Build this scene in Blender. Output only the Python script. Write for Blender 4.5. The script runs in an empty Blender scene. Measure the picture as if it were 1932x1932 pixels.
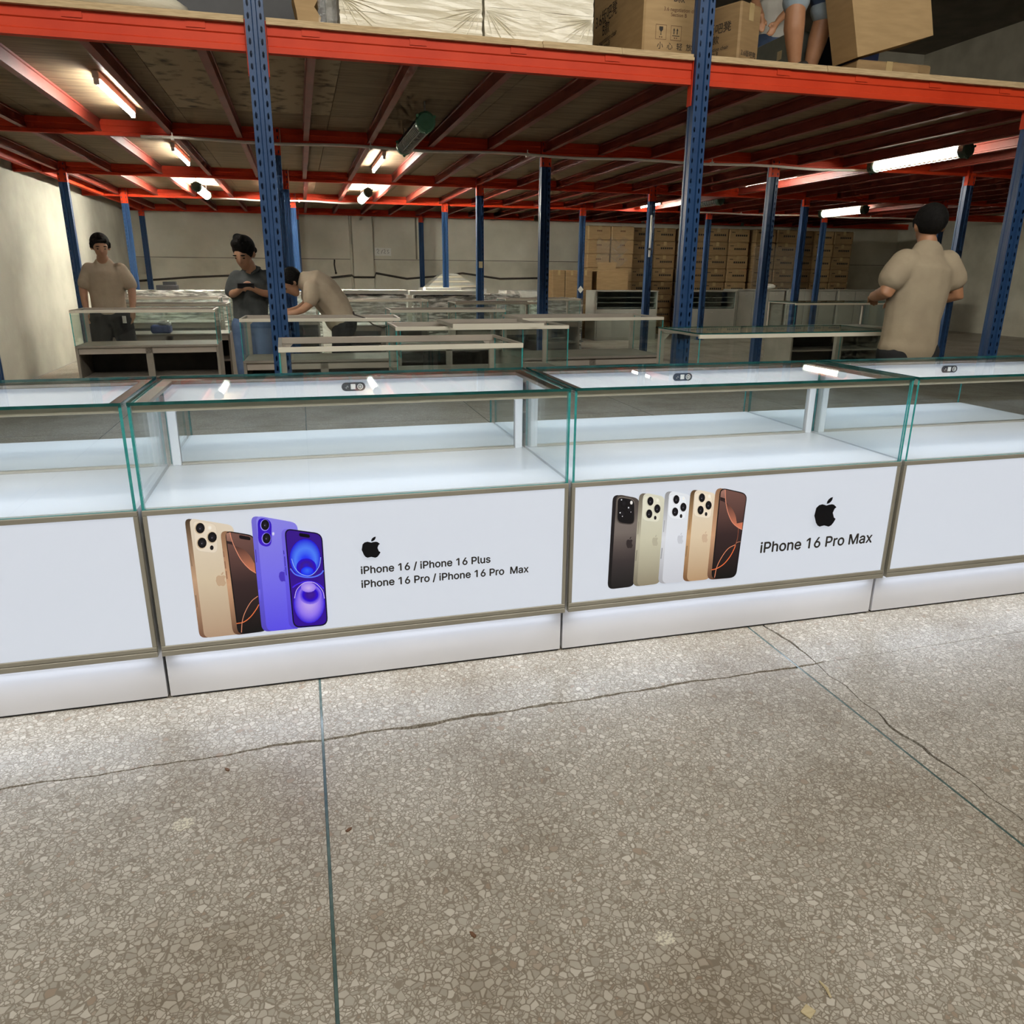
import bpy, bmesh, math, random
from mathutils import Vector, Matrix
random.seed(11)
SC = bpy.context.scene
COL = SC.collection

# ------------------------------------------------------------------ camera
F_PX, PITCH, YAW, ROLL, CAM_H = 1436.9, 0.3054, 0.264, 0.0078, 1.3183
_cp, _sp, _cy, _sy = math.cos(PITCH), math.sin(PITCH), math.cos(YAW), math.sin(YAW)
fw = Vector((_sy * _cp, _cy * _cp, -_sp)); rt = Vector((_cy, -_sy, 0)); up = rt.cross(fw)
r2 = math.cos(ROLL) * rt + math.sin(ROLL) * up
u2 = -math.sin(ROLL) * rt + math.cos(ROLL) * up
cd = bpy.data.cameras.new('camera'); cam = bpy.data.objects.new('camera', cd); COL.objects.link(cam)
cd.sensor_width = 36; cd.lens = 36 * F_PX / 1932; cd.clip_start = 0.05; cd.clip_end = 200
m = Matrix((r2, u2, -fw)).transposed().to_4x4(); m.translation = Vector((0, 0, CAM_H))
cam.matrix_world = m
SC.camera = cam

# ------------------------------------------------------------------ world, daylight, exposure
w = bpy.data.worlds.new('world'); SC.world = w; w.use_nodes = True
w.node_tree.nodes['Background'].inputs[0].default_value = (0.95, 0.97, 1.0, 1)
w.node_tree.nodes['Background'].inputs[1].default_value = 0.3
def area_light(name, loc, size, power, color, direction):
    d = bpy.data.lights.new(name, 'AREA'); d.shape = 'RECTANGLE'; d.size, d.size_y = size
    d.energy = power; d.color = color
    o = bpy.data.objects.new(name, d); COL.objects.link(o); o.location = loc
    o.rotation_euler = Vector(direction).to_track_quat('-Z', 'Y').to_euler()
    return o
# roof light of the open aisle in front of the mezzanine
area_light('roof_light', (0.8, -1.2, 6.2), (9.0, 3.0), 760, (1.0, 0.96, 0.88), (0.05, 1.3, -0.62))
vs = SC.view_settings
vs.view_transform = 'Standard'; vs.look = 'None'; vs.exposure = 0.0; vs.gamma = 1.0; vs.use_curve_mapping = False
cy = SC.cycles
cy.max_bounces = 7; cy.diffuse_bounces = 3; cy.glossy_bounces = 4; cy.transmission_bounces = 2
cy.use_light_tree = False; cy.use_adaptive_sampling = True; cy.adaptive_threshold = 0.05; cy.adaptive_min_samples = 12
cy.transparent_max_bounces = 28; cy.caustics_reflective = False; cy.caustics_refractive = False
cy.sample_clamp_indirect = 6.0; cy.use_denoising = True

# ------------------------------------------------------------------ materials
def srgb(c):
    return tuple(((v / 255) / 12.92 if v / 255 <= 0.04045 else ((v / 255 + 0.055) / 1.055) ** 2.4) for v in c)
def new_mat(name):
    m = bpy.data.materials.new(name); m.use_nodes = True
    return m, m.node_tree.nodes, m.node_tree.links, m.node_tree.nodes['Principled BSDF']
def mat(name, c, rough=0.5, metal=0.0, c2=None, scale=6.0, stretch=(1, 1, 1), bump=0.0, bscale=None, detail=4, spec=0.5, emit=None, est=0.0, lo=0.35, hi=0.65, world=True, alpha=None, coat=0.0):
    m, N, L, P = new_mat(name)
    P.inputs['Base Color'].default_value = (*c, 1); P.inputs['Roughness'].default_value = rough
    P.inputs['Metallic'].default_value = metal; P.inputs['Specular IOR Level'].default_value = spec
    if coat: P.inputs['Coat Weight'].default_value = coat; P.inputs['Coat Roughness'].default_value = 0.12
    if emit: P.inputs['Emission Color'].default_value = (*emit, 1); P.inputs['Emission Strength'].default_value = est
    if alpha is not None: P.inputs['Alpha'].default_value = alpha
    if c2 or bump:
        if world:
            g = N.new('ShaderNodeNewGeometry'); src = g.outputs['Position']
        else:
            g = N.new('ShaderNodeTexCoord'); src = g.outputs['Object']
        mp = N.new('ShaderNodeMapping'); mp.inputs['Scale'].default_value = stretch; L.new(src, mp.inputs['Vector'])
    if c2:
        n = N.new('ShaderNodeTexNoise'); n.inputs['Scale'].default_value = scale; n.inputs['Detail'].default_value = detail
        L.new(mp.outputs['Vector'], n.inputs['Vector'])
        r = N.new('ShaderNodeValToRGB'); r.color_ramp.elements[0].position = lo; r.color_ramp.elements[1].position = hi
        r.color_ramp.elements[0].color = (*c, 1); r.color_ramp.elements[1].color = (*c2, 1)
        L.new(n.outputs['Fac'], r.inputs['Fac']); L.new(r.outputs['Color'], P.inputs['Base Color'])
    if bump:
        n2 = N.new('ShaderNodeTexNoise'); n2.inputs['Scale'].default_value = bscale or scale * 4; n2.inputs['Detail'].default_value = 3
        L.new(mp.outputs['Vector'], n2.inputs['Vector'])
        b = N.new('ShaderNodeBump'); b.inputs['Strength'].default_value = bump; b.inputs['Distance'].default_value = 0.01
        L.new(n2.outputs['Fac'], b.inputs['Height']); L.new(b.outputs['Normal'], P.inputs['Normal'])
    return m
def glass_mat(name, tint, refl0=0.035, gain=0.5):
    m, N, L, P = new_mat(name); N.remove(P)
    out = [n for n in N if n.type == 'OUTPUT_MATERIAL'][0]
    t = N.new('ShaderNodeBsdfTransparent'); t.inputs[0].default_value = (*tint, 1)
    g = N.new('ShaderNodeBsdfGlossy'); g.inputs['Roughness'].default_value = 0.0; g.inputs['Color'].default_value = (1, 1, 1, 1)
    lw = N.new('ShaderNodeLayerWeight'); lw.inputs['Blend'].default_value = 0.5
    pw = N.new('ShaderNodeMath'); pw.operation = 'POWER'; pw.inputs[1].default_value = 5.0
    ml = N.new('ShaderNodeMath'); ml.operation = 'MULTIPLY_ADD'; ml.inputs[1].default_value = gain; ml.inputs[2].default_value = refl0
    L.new(lw.outputs['Facing'], pw.inputs[0]); L.new(pw.outputs[0], ml.inputs[0])
    mx = N.new('ShaderNodeMixShader'); L.new(ml.outputs[0], mx.inputs[0]); L.new(t.outputs[0], mx.inputs[1]); L.new(g.outputs[0], mx.inputs[2])
    L.new(mx.outputs[0], out.inputs['Surface'])
    return m
def emis(name, c, s):
    m, N, L, P = new_mat(name)
    P.inputs['Base Color'].default_value = (0.8, 0.8, 0.8, 1)
    P.inputs['Emission Color'].default_value = (*c, 1); P.inputs['Emission Strength'].default_value = s
    return m
PANEL_E, PANEL_D = 0.74, 0.30
def print_mat():
    m, N, L, P = new_mat('backlit_print')
    a = N.new('ShaderNodeAttribute'); a.attribute_name = 'Col'
    h = N.new('ShaderNodeVectorMath'); h.operation = 'SCALE'; h.inputs['Scale'].default_value = PANEL_D
    L.new(a.outputs['Color'], h.inputs[0]); L.new(h.outputs[0], P.inputs['Base Color'])
    L.new(a.outputs['Color'], P.inputs['Emission Color']); P.inputs['Emission Strength'].default_value = PANEL_E
    P.inputs['Roughness'].default_value = 0.45; P.inputs['Specular IOR Level'].default_value = 0.25
    return m
def terrazzo():
    m, N, L, P = new_mat('terrazzo')
    g = N.new('ShaderNodeNewGeometry')
    nz = N.new('ShaderNodeTexNoise'); nz.inputs['Scale'].default_value = 40; nz.inputs['Detail'].default_value = 2
    L.new(g.outputs['Position'], nz.inputs['Vector'])
    off = N.new('ShaderNodeVectorMath'); off.operation = 'MULTIPLY_ADD'
    off.inputs[1].default_value = (0.012, 0.012, 0.0); L.new(nz.outputs['Color'], off.inputs[0]); L.new(g.outputs['Position'], off.inputs[2])
    def vor(scale, feat):
        v = N.new('ShaderNodeTexVoronoi'); v.feature = feat; v.inputs['Scale'].default_value = scale
        v.inputs['Randomness'].default_value = 1.0
        L.new(off.outputs[0], v.inputs['Vector']); return v
    va, ea = vor(62, 'F1'), vor(62, 'DISTANCE_TO_EDGE')
    vb, eb = vor(105, 'F1'), vor(105, 'DISTANCE_TO_EDGE')
    def sep(v):
        s = N.new('ShaderNodeSeparateColor'); L.new(v.outputs['Color'], s.inputs[0]); return s
    sa, sb = sep(va), sep(vb)
    def ramp(src, pts, inter='LINEAR'):
        r = N.new('ShaderNodeValToRGB'); r.color_ramp.interpolation = inter
        e = r.color_ramp.elements
        while len(e) < len(pts): e.new(0.5)
        for k, (p, c) in enumerate(pts): e[k].position = p; e[k].color = (*c, 1)
        L.new(src, r.inputs['Fac']); return r
    def mix(f, a, b, mode='MIX'):
        x = N.new('ShaderNodeMix'); x.data_type = 'RGBA'; x.blend_type = mode
        if isinstance(f, float): x.inputs[0].default_value = f
        else: L.new(f, x.inputs[0])
        for s, i in ((a, 6), (b, 7)):
            if isinstance(s, tuple): x.inputs[i].default_value = (*s, 1)
            else: L.new(s, x.inputs[i])
        return x.outputs[2]
    stones = [(0.0, (0.40, 0.375, 0.33)), (0.35, (0.48, 0.452, 0.402)), (0.7, (0.545, 0.517, 0.465)), (0.93, (0.63, 0.605, 0.555)), (0.988, (0.36, 0.29, 0.23))]
    ca = ramp(sa.outputs['Red'], stones); cb = ramp(sb.outputs['Red'], stones)
    matrix = (0.275, 0.243, 0.20)
    ma = ramp(ea.outputs['Distance'], [(0.05, (0, 0, 0)), (0.11, (1, 1, 1))])
    mb = ramp(eb.outputs['Distance'], [(0.06, (0, 0, 0)), (0.13, (1, 1, 1))])
    pick = ramp(sa.outputs['Green'], [(0.50, (0, 0, 0)), (0.52, (1, 1, 1))])
    small = mix(mb.outputs['Color'], matrix, cb.outputs['Color'])
    big = mix(ma.outputs['Color'], matrix, ca.outputs['Color'])
    both = mix(pick.outputs['Color'], small, big)
    st = N.new('ShaderNodeTexNoise'); st.inputs['Scale'].default_value = 1.7; st.inputs['Detail'].default_value = 6; st.inputs['Roughness'].default_value = 0.6
    L.new(g.outputs['Position'], st.inputs['Vector'])
    sr = ramp(st.outputs['Fac'], [(0.32, (0.66, 0.60, 0.52)), (0.5, (0.92, 0.89, 0.84)), (0.68, (1.05, 1.03, 1.0))])
    col = mix(1.0, both, sr.outputs['Color'], 'MULTIPLY')
    L.new(col, P.inputs['Base Color'])
    rr = ramp(st.outputs['Fac'], [(0.3, (0.42, 0.42, 0.42)), (0.7, (0.30, 0.30, 0.30))])
    L.new(rr.outputs['Color'], P.inputs['Roughness']); P.inputs['Specular IOR Level'].default_value = 0.35
    b = N.new('ShaderNodeBump'); b.inputs['Strength'].default_value = 0.12; b.inputs['Distance'].default_value = 0.003
    L.new(ma.outputs['Color'], b.inputs['Height']); L.new(b.outputs['Normal'], P.inputs['Normal'])
    return m
M = {}
M['terrazzo'] = terrazzo()
M['joint'] = mat('joint_strip_glass', (0.06, 0.10, 0.095), 0.25, c2=(0.10, 0.15, 0.14), scale=30)
M['subfloor'] = mat('subfloor_dark', (0.05, 0.04, 0.03), 0.9, c2=(0.09, 0.07, 0.05), scale=20)
M['plaster'] = mat('stained_plaster', (0.68, 0.645, 0.525), 0.85, c2=(0.87, 0.83, 0.70), scale=1.1, detail=8, bump=0.25, bscale=25)
M['plaster2'] = mat('old_plaster_lower', (0.62, 0.585, 0.47), 0.85, c2=(0.80, 0.76, 0.63), scale=1.7, detail=8, bump=0.3, bscale=20)
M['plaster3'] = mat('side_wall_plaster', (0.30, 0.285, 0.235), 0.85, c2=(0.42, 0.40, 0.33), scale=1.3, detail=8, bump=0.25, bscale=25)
M['roof'] = mat('roof_sheet', (0.16, 0.15, 0.13), 0.8, c2=(0.22, 0.2, 0.17), scale=2)
M['ply'] = mat('plywood', (0.175, 0.118, 0.062), 0.7, c2=(0.29, 0.205, 0.115), scale=3, stretch=(1, 9, 9), detail=6)
M['plystain'] = mat('plywood_mouldy', (0.06, 0.045, 0.03), 0.8, c2=(0.42, 0.32, 0.20), scale=9, detail=5, lo=0.30, hi=0.48)
M['plyedge'] = mat('plywood_edge', (0.42, 0.30, 0.16), 0.75, c2=(0.62, 0.47, 0.27), scale=14, stretch=(1, 1, 30))
M['orange'] = mat('orange_steel', (0.55, 0.040, 0.011), 0.50, c2=(0.64, 0.055, 0.016), scale=3, spec=0.22)
M['joist'] = mat('red_oxide_steel', (0.20, 0.028, 0.016), 0.42, c2=(0.27, 0.042, 0.025), scale=5)
M['blue'] = mat('blue_steel', (0.015, 0.050, 0.135), 0.36, c2=(0.021, 0.064, 0.165), scale=4, spec=0.45)
M['white'] = mat('white_laminate', (0.80, 0.80, 0.80), 0.4, c2=(0.84, 0.84, 0.84), scale=3)
M['kick'] = mat('grey_white_kick_board', (0.62, 0.61, 0.62), 0.5, c2=(0.66, 0.65, 0.66), scale=3)
M['deckwhite'] = mat('white_deck_board', (0.80, 0.81, 0.83), 0.35, c2=(0.84, 0.85, 0.87), scale=2)
M['alu'] = mat('champagne_aluminium', (0.66, 0.62, 0.53), 0.34, metal=0.85, c2=(0.70, 0.66, 0.57), scale=3, stretch=(1, 1, 20))
M['trim'] = mat('grey_beige_trim', (0.33, 0.31, 0.255), 0.45, metal=0.2, c2=(0.37, 0.35, 0.29), scale=5)
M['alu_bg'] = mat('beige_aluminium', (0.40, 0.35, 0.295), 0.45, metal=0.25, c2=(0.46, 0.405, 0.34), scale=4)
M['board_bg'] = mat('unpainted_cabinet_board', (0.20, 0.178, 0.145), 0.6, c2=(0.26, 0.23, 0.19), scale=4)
M['glass'] = glass_mat('clear_glass', (0.972, 0.984, 0.982))
M['glass_top'] = glass_mat('counter_top_glass', (0.972, 0.984, 0.982), 0.03, 0.26)
M['glass_bg'] = glass_mat('showcase_glass', (0.93, 0.965, 0.95), 0.045)
M['gedge'] = mat('glass_edge_teal', (0.03, 0.30, 0.30), 0.15, c2=(0.06, 0.40, 0.39), scale=40, spec=0.7)
M['gedge_dark'] = mat('glass_edge_teal_shaded', (0.008, 0.07, 0.065), 0.1, c2=(0.015, 0.11, 0.10), scale=20, spec=0.7)  # same glass edge, its weaker light put into a darker colour
M['mirror'] = mat('mirror', (0.80, 0.85, 0.86), 0.0, metal=1.0)
M['panel'] = mat('backlit_panel', (0.70 * PANEL_D, 0.74 * PANEL_D, 0.82 * PANEL_D), 0.45, emit=(0.70, 0.745, 0.825), est=PANEL_E, spec=0.25)
M['print'] = print_mat(); M['print'].cycles.emission_sampling = 'NONE'
M['led'] = emis('led_strip', (0.76, 0.86, 1.0), 5.0)
M['tube'] = emis('lit_tube', (1.0, 0.98, 0.90), 150.0)
M['tubecage'] = emis('lit_tube_in_cage', (1.0, 0.98, 0.86), 430.0)
M['tubecage2'] = emis('lit_tube_in_cage_dim', (1.0, 0.98, 0.84), 40.0)
M['tubeoff'] = mat('unlit_tube', (0.10, 0.11, 0.10), 0.12, c2=(0.14, 0.15, 0.14), scale=8)
M['green'] = mat('green_cast_housing', (0.10, 0.27, 0.15), 0.4, c2=(0.13, 0.32, 0.19), scale=12)
M['darkgreen'] = mat('dark_green_housing', (0.02, 0.045, 0.028), 0.5, c2=(0.03, 0.06, 0.04), scale=12)
M['wire'] = mat('galvanised_wire', (0.5, 0.5, 0.47), 0.3, metal=0.9, c2=(0.6, 0.6, 0.57), scale=30)
M['conduit'] = mat('pvc_conduit', (0.80, 0.73, 0.63), 0.5, c2=(0.85, 0.78, 0.69), scale=6)
M['black'] = mat('black_plastic', (0.012, 0.012, 0.014), 0.45, c2=(0.02, 0.02, 0.022), scale=10)
M['lockblack'] = mat('charcoal_badge', (0.03, 0.034, 0.04), 0.4, c2=(0.045, 0.05, 0.055), scale=20)
M['card'] = mat('carton_board', (0.27, 0.172, 0.078), 0.75, c2=(0.33, 0.215, 0.10), scale=5, stretch=(1, 1, 6))
M['card2'] = mat('carton_board_light', (0.38, 0.25, 0.115), 0.75, c2=(0.44, 0.295, 0.14), scale=5, stretch=(1, 1, 6))
M['tape'] = mat('packing_tape', (0.42, 0.31, 0.15), 0.15, c2=(0.50, 0.37, 0.19), scale=9)
M['ink'] = mat('black_ink', (0.02, 0.016, 0.014), 0.8, c2=(0.03, 0.025, 0.02), scale=30)
M['inkbrown'] = mat('brown_ink', (0.13, 0.06, 0.03), 0.8, c2=(0.16, 0.08, 0.04), scale=30)
M['foam'] = mat('cream_foam_in_film', (0.72, 0.66, 0.50), 0.28, c2=(0.80, 0.75, 0.60), scale=3, stretch=(1, 1, 5), bump=0.35, bscale=16, coat=0.4)
M['film'] = mat('crinkled_film_painted_glints', (0.16, 0.16, 0.14), 0.10, c2=(0.80, 0.80, 0.74), scale=6, stretch=(1, 1, 6), bump=1.0, bscale=9, spec=1.0, lo=0.42, hi=0.62)  # pale and dark streaks put the film's glints into the colour
M['clearfilm'] = mat('clear_stretch_film', (0.7, 0.7, 0.66), 0.1, c2=(0.8, 0.8, 0.75), scale=9, bump=1.0, bscale=18, alpha=0.13, spec=1.0)
M['wrapgrey'] = mat('wrapped_white_board', (0.46, 0.45, 0.40), 0.3, c2=(0.62, 0.61, 0.55), scale=4, bump=0.6, bscale=14, coat=0.5)
M['cabinet'] = mat('grey_white_cabinet', (0.40, 0.40, 0.35), 0.5, c2=(0.45, 0.45, 0.40), scale=3)
M['darkin'] = mat('interior_painted_shade', (0.06, 0.055, 0.05), 0.7, c2=(0.09, 0.08, 0.07), scale=5)  # back panels darkened, compartment shade put into the colour
M['paper'] = mat('white_paper', (0.86, 0.84, 0.76), 0.8, c2=(0.90, 0.88, 0.82), scale=10)
M['cable'] = mat('dark_cable', (0.05, 0.042, 0.032), 0.7, c2=(0.07, 0.06, 0.045), scale=20)
M['bluebin'] = mat('navy_plastic', (0.012, 0.022, 0.075), 0.5, c2=(0.018, 0.03, 0.10), scale=8)
M['greybin'] = mat('grey_green_board', (0.12, 0.14, 0.13), 0.6, c2=(0.16, 0.18, 0.16), scale=8)
M['bluebag'] = mat('blue_bag', (0.05, 0.08, 0.26), 0.35, c2=(0.08, 0.12, 0.34), scale=14, bump=0.5, bscale=20)
M['skin'] = mat('skin', (0.40, 0.215, 0.125), 0.55, c2=(0.45, 0.25, 0.15), scale=12)
M['skin2'] = mat('tanned_skin', (0.36, 0.17, 0.085), 0.5, c2=(0.42, 0.21, 0.11), scale=14)
M['hair'] = mat('black_hair', (0.006, 0.0055, 0.005), 0.75, c2=(0.012, 0.011, 0.010), scale=60, bump=0.6, bscale=80, spec=0.15)
M['polo'] = mat('charcoal_cotton', (0.055, 0.062, 0.062), 0.9, c2=(0.075, 0.083, 0.083), scale=14, bump=0.4, bscale=18)
M['beige'] = mat('beige_cotton', (0.42, 0.34, 0.245), 0.9, c2=(0.48, 0.40, 0.29), scale=8, bump=0.5, bscale=14)
M['bulb'] = emis('small_bulb', (1.0, 0.97, 0.88), 14.0)
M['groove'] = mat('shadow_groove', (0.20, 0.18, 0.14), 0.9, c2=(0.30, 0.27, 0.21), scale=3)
M['alu_dark'] = mat('aluminium_dark_reflection', (0.20, 0.165, 0.125), 0.28, metal=0.8, c2=(0.25, 0.21, 0.16), scale=4)  # aluminium darkened in colour to stand in for the dark deck's reflection
M['tan'] = mat('tan_cotton', (0.33, 0.265, 0.18), 0.9, c2=(0.38, 0.31, 0.21), scale=8, bump=0.5, bscale=14)
M['greyshirt'] = mat('light_grey_cotton', (0.40, 0.38, 0.33), 0.9, c2=(0.46, 0.44, 0.39), scale=9, bump=0.5, bscale=14)
M['jeans'] = mat('blue_denim', (0.06, 0.105, 0.20), 0.85, c2=(0.10, 0.16, 0.28), scale=9, bump=0.3, bscale=30)
M['denimdark'] = mat('navy_denim', (0.03, 0.05, 0.10), 0.85, c2=(0.05, 0.08, 0.15), scale=12, bump=0.3, bscale=30)
M['denimcuff'] = mat('pale_denim_cuff', (0.26, 0.32, 0.36), 0.85, c2=(0.33, 0.39, 0.43), scale=20)
M['blackcloth'] = mat('black_trousers', (0.012, 0.012, 0.013), 0.85, c2=(0.02, 0.02, 0.022), scale=10, bump=0.3, bscale=16)
M['shoe'] = mat('dark_shoe', (0.02, 0.018, 0.016), 0.5, c2=(0.035, 0.03, 0.027), scale=15)
M['eye'] = mat('dark_eye', (0.01, 0.008, 0.007), 0.2, c2=(0.015, 0.012, 0.01), scale=20)
M['paintspot'] = mat('worn_paint_spot', (0.36, 0.32, 0.26), 0.8, c2=(0.66, 0.62, 0.50), scale=160, detail=3, lo=0.42, hi=0.55)
M['wood'] = mat('pale_wood_chip', (0.50, 0.41, 0.24), 0.7, c2=(0.58, 0.49, 0.30), scale=30, stretch=(1, 6, 6))

# ------------------------------------------------------------------ mesh helpers
class MB:
    """collects shapes; build() links them as one mesh object"""
    def __init__(s): s.v = []; s.f = []; s.m = []
    def add(s, vs, fs, mi=0):
        o = len(s.v); s.v += [tuple(p) for p in vs]; s.f += [tuple(i + o for i in f) for f in fs]; s.m += [mi] * len(fs); return s
    def box(s, x0, y0, z0, x1, y1, z1, mi=0, ch=0.0):
        if ch:
            return s.chbox(x0, y0, z0, x1, y1, z1, ch, mi)
        v = [(x0, y0, z0), (x1, y0, z0), (x1, y1, z0), (x0, y1, z0), (x0, y0, z1), (x1, y0, z1), (x1, y1, z1), (x0, y1, z1)]
        return s.add(v, [(0, 3, 2, 1), (4, 5, 6, 7), (0, 1, 5, 4), (1, 2, 6, 5), (2, 3, 7, 6), (3, 0, 4, 7)], mi)
    def chbox(s, x0, y0, z0, x1, y1, z1, c, mi=0):
        b = bmesh.new(); bmesh.ops.create_cube(b, size=1)
        for v in b.verts: v.co = Vector(((x0 + x1) / 2 + v.co.x * (x1 - x0), (y0 + y1) / 2 + v.co.y * (y1 - y0), (z0 + z1) / 2 + v.co.z * (z1 - z0)))
        bmesh.ops.bevel(b, geom=list(b.edges), offset=c, segments=1, affect='EDGES')
        b.verts.index_update()
        s.add([v.co[:] for v in b.verts], [tuple(v.index for v in f.verts) for f in b.faces], mi); b.free(); return s
    def prism(s, poly, axis, a, b, mi=0):
        """poly: 2-D points; extruded along axis ('x': (y,z), 'y': (x,z), 'z': (x,y)) from a to b"""
        def P(p, t): return (t, p[0], p[1]) if axis == 'x' else (p[0], t, p[1]) if axis == 'y' else (p[0], p[1], t)
        n = len(poly); v = [P(p, a) for p in poly] + [P(p, b) for p in poly]
        f = [tuple(range(n))[::-1], tuple(range(n, 2 * n))] + [(i, (i + 1) % n, n + (i + 1) % n, n + i) for i in range(n)]
        return s.add(v, f, mi)
    def tube(s, pts, r, seg=8, mi=0, closed=False, caps=True):
        P = [Vector(p) for p in pts]; n = len(P); rings = []; ref = None
        for i in range(n):
            a = P[(i - 1) % n] if closed or i else P[i]; b = P[(i + 1) % n] if closed or i < n - 1 else P[i]
            t = (b - a).normalized()
            if ref is None: ref = t.orthogonal().normalized()
            ref = (ref - t * ref.dot(t)).normalized(); q = t.cross(ref)
            rr = r[i] if isinstance(r, (list, tuple)) else r
            rings.append([P[i] + (ref * math.cos(k * 2 * math.pi / seg) + q * math.sin(k * 2 * math.pi / seg)) * rr for k in range(seg)])
        v = [p for R in rings for p in R]; f = []
        for i in range(n if closed else n - 1):
            j = (i + 1) % n
            f += [(i * seg + k, i * seg + (k + 1) % seg, j * seg + (k + 1) % seg, j * seg + k) for k in range(seg)]
        if caps and not closed:
            f += [tuple(range(seg))[::-1], tuple((n - 1) * seg + k for k in range(seg))]
        return s.add(v, f, mi)
    def cyl(s, p0, p1, r, seg=16, mi=0, r1=None):
        return s.tube([p0, p1], [r, r if r1 is None else r1], seg, mi)
    def ball(s, c, rad, seg=12, rings=8, mi=0):
        rx, ry, rz = rad if isinstance(rad, (tuple, list)) else (rad,) * 3
        v = [(c[0], c[1], c[2] - rz)]
        for i in range(1, rings):
            t = -math.pi / 2 + math.pi * i / rings
            v += [(c[0] + rx * math.cos(t) * math.cos(2 * math.pi * k / seg), c[1] + ry * math.cos(t) * math.sin(2 * math.pi * k / seg), c[2] + rz * math.sin(t)) for k in range(seg)]
        v.append((c[0], c[1], c[2] + rz)); f = []; last = len(v) - 1
        f += [(0, 1 + (k + 1) % seg, 1 + k) for k in range(seg)]
        for i in range(rings - 2):
            a = 1 + i * seg; b = a + seg
            f += [(a + k, a + (k + 1) % seg, b + (k + 1) % seg, b + k) for k in range(seg)]
        a = 1 + (rings - 2) * seg
        f += [(a + k, a + (k + 1) % seg, last) for k in range(seg)]
        return s.add(v, f, mi)
    def mesh(s, name, mats, smooth=False):
        me = bpy.data.meshes.new(name); me.from_pydata(s.v, [], s.f)
        for k in (mats if isinstance(mats, (list, tuple)) else [mats]): me.materials.append(M[k] if isinstance(k, str) else k)
        me.polygons.foreach_set('material_index', s.m)
        if smooth: me.polygons.foreach_set('use_smooth', [True] * len(me.polygons))
        me.update(); return me
    def build(s, name, mats, parent=None, loc=(0, 0, 0), rz=0.0, smooth=False):
        return link(name, s.mesh(name, mats, smooth), parent, loc, rz)
def link(name, me, parent=None, loc=(0, 0, 0), rz=0.0):
    o = bpy.data.objects.new(name, me); COL.objects.link(o); o.location = loc; o.rotation_euler = (0, 0, rz)
    if parent: o.parent = parent
    return o
def B(name, box, mats, parent=None, ch=0.0, loc=(0, 0, 0), rz=0.0):
    return MB().box(*box, ch=ch).build(name, mats, parent, loc, rz)
def tag(o, label, cat, group=None, kind=None):
    o['label'] = label
    if cat: o['category'] = cat
    if group: o['group'] = group
    if kind: o['kind'] = kind
    return o
def thing(name, label, cat, loc=(0, 0, 0), rz=0.0, group=None):
    o = bpy.data.objects.new(name, None); COL.objects.link(o); o.location = loc; o.rotation_euler = (0, 0, rz)
    o.empty_display_size = 0.1
    return tag(o, label, cat, group)
def struct(o, label=None):
    o['kind'] = 'structure'
    if label: o['label'] = label
    return o
def clone(root, loc, rz, label, parent=None):
    r = root.copy(); COL.objects.link(r); r.location = loc; r.rotation_euler = (0, 0, rz); r['label'] = label
    for ch in list(root.children):
        c = ch.copy(); COL.objects.link(c); c.parent = r
        for g in ch.children:
            d = g.copy(); COL.objects.link(d); d.parent = c
    return r
def font():
    try:
        import os
        p = os.path.join(bpy.utils.system_resource('DATAFILES'), 'fonts', 'Inter.woff2')
        return bpy.data.fonts.load(p)
    except Exception:
        return None
FONT = font()
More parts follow.
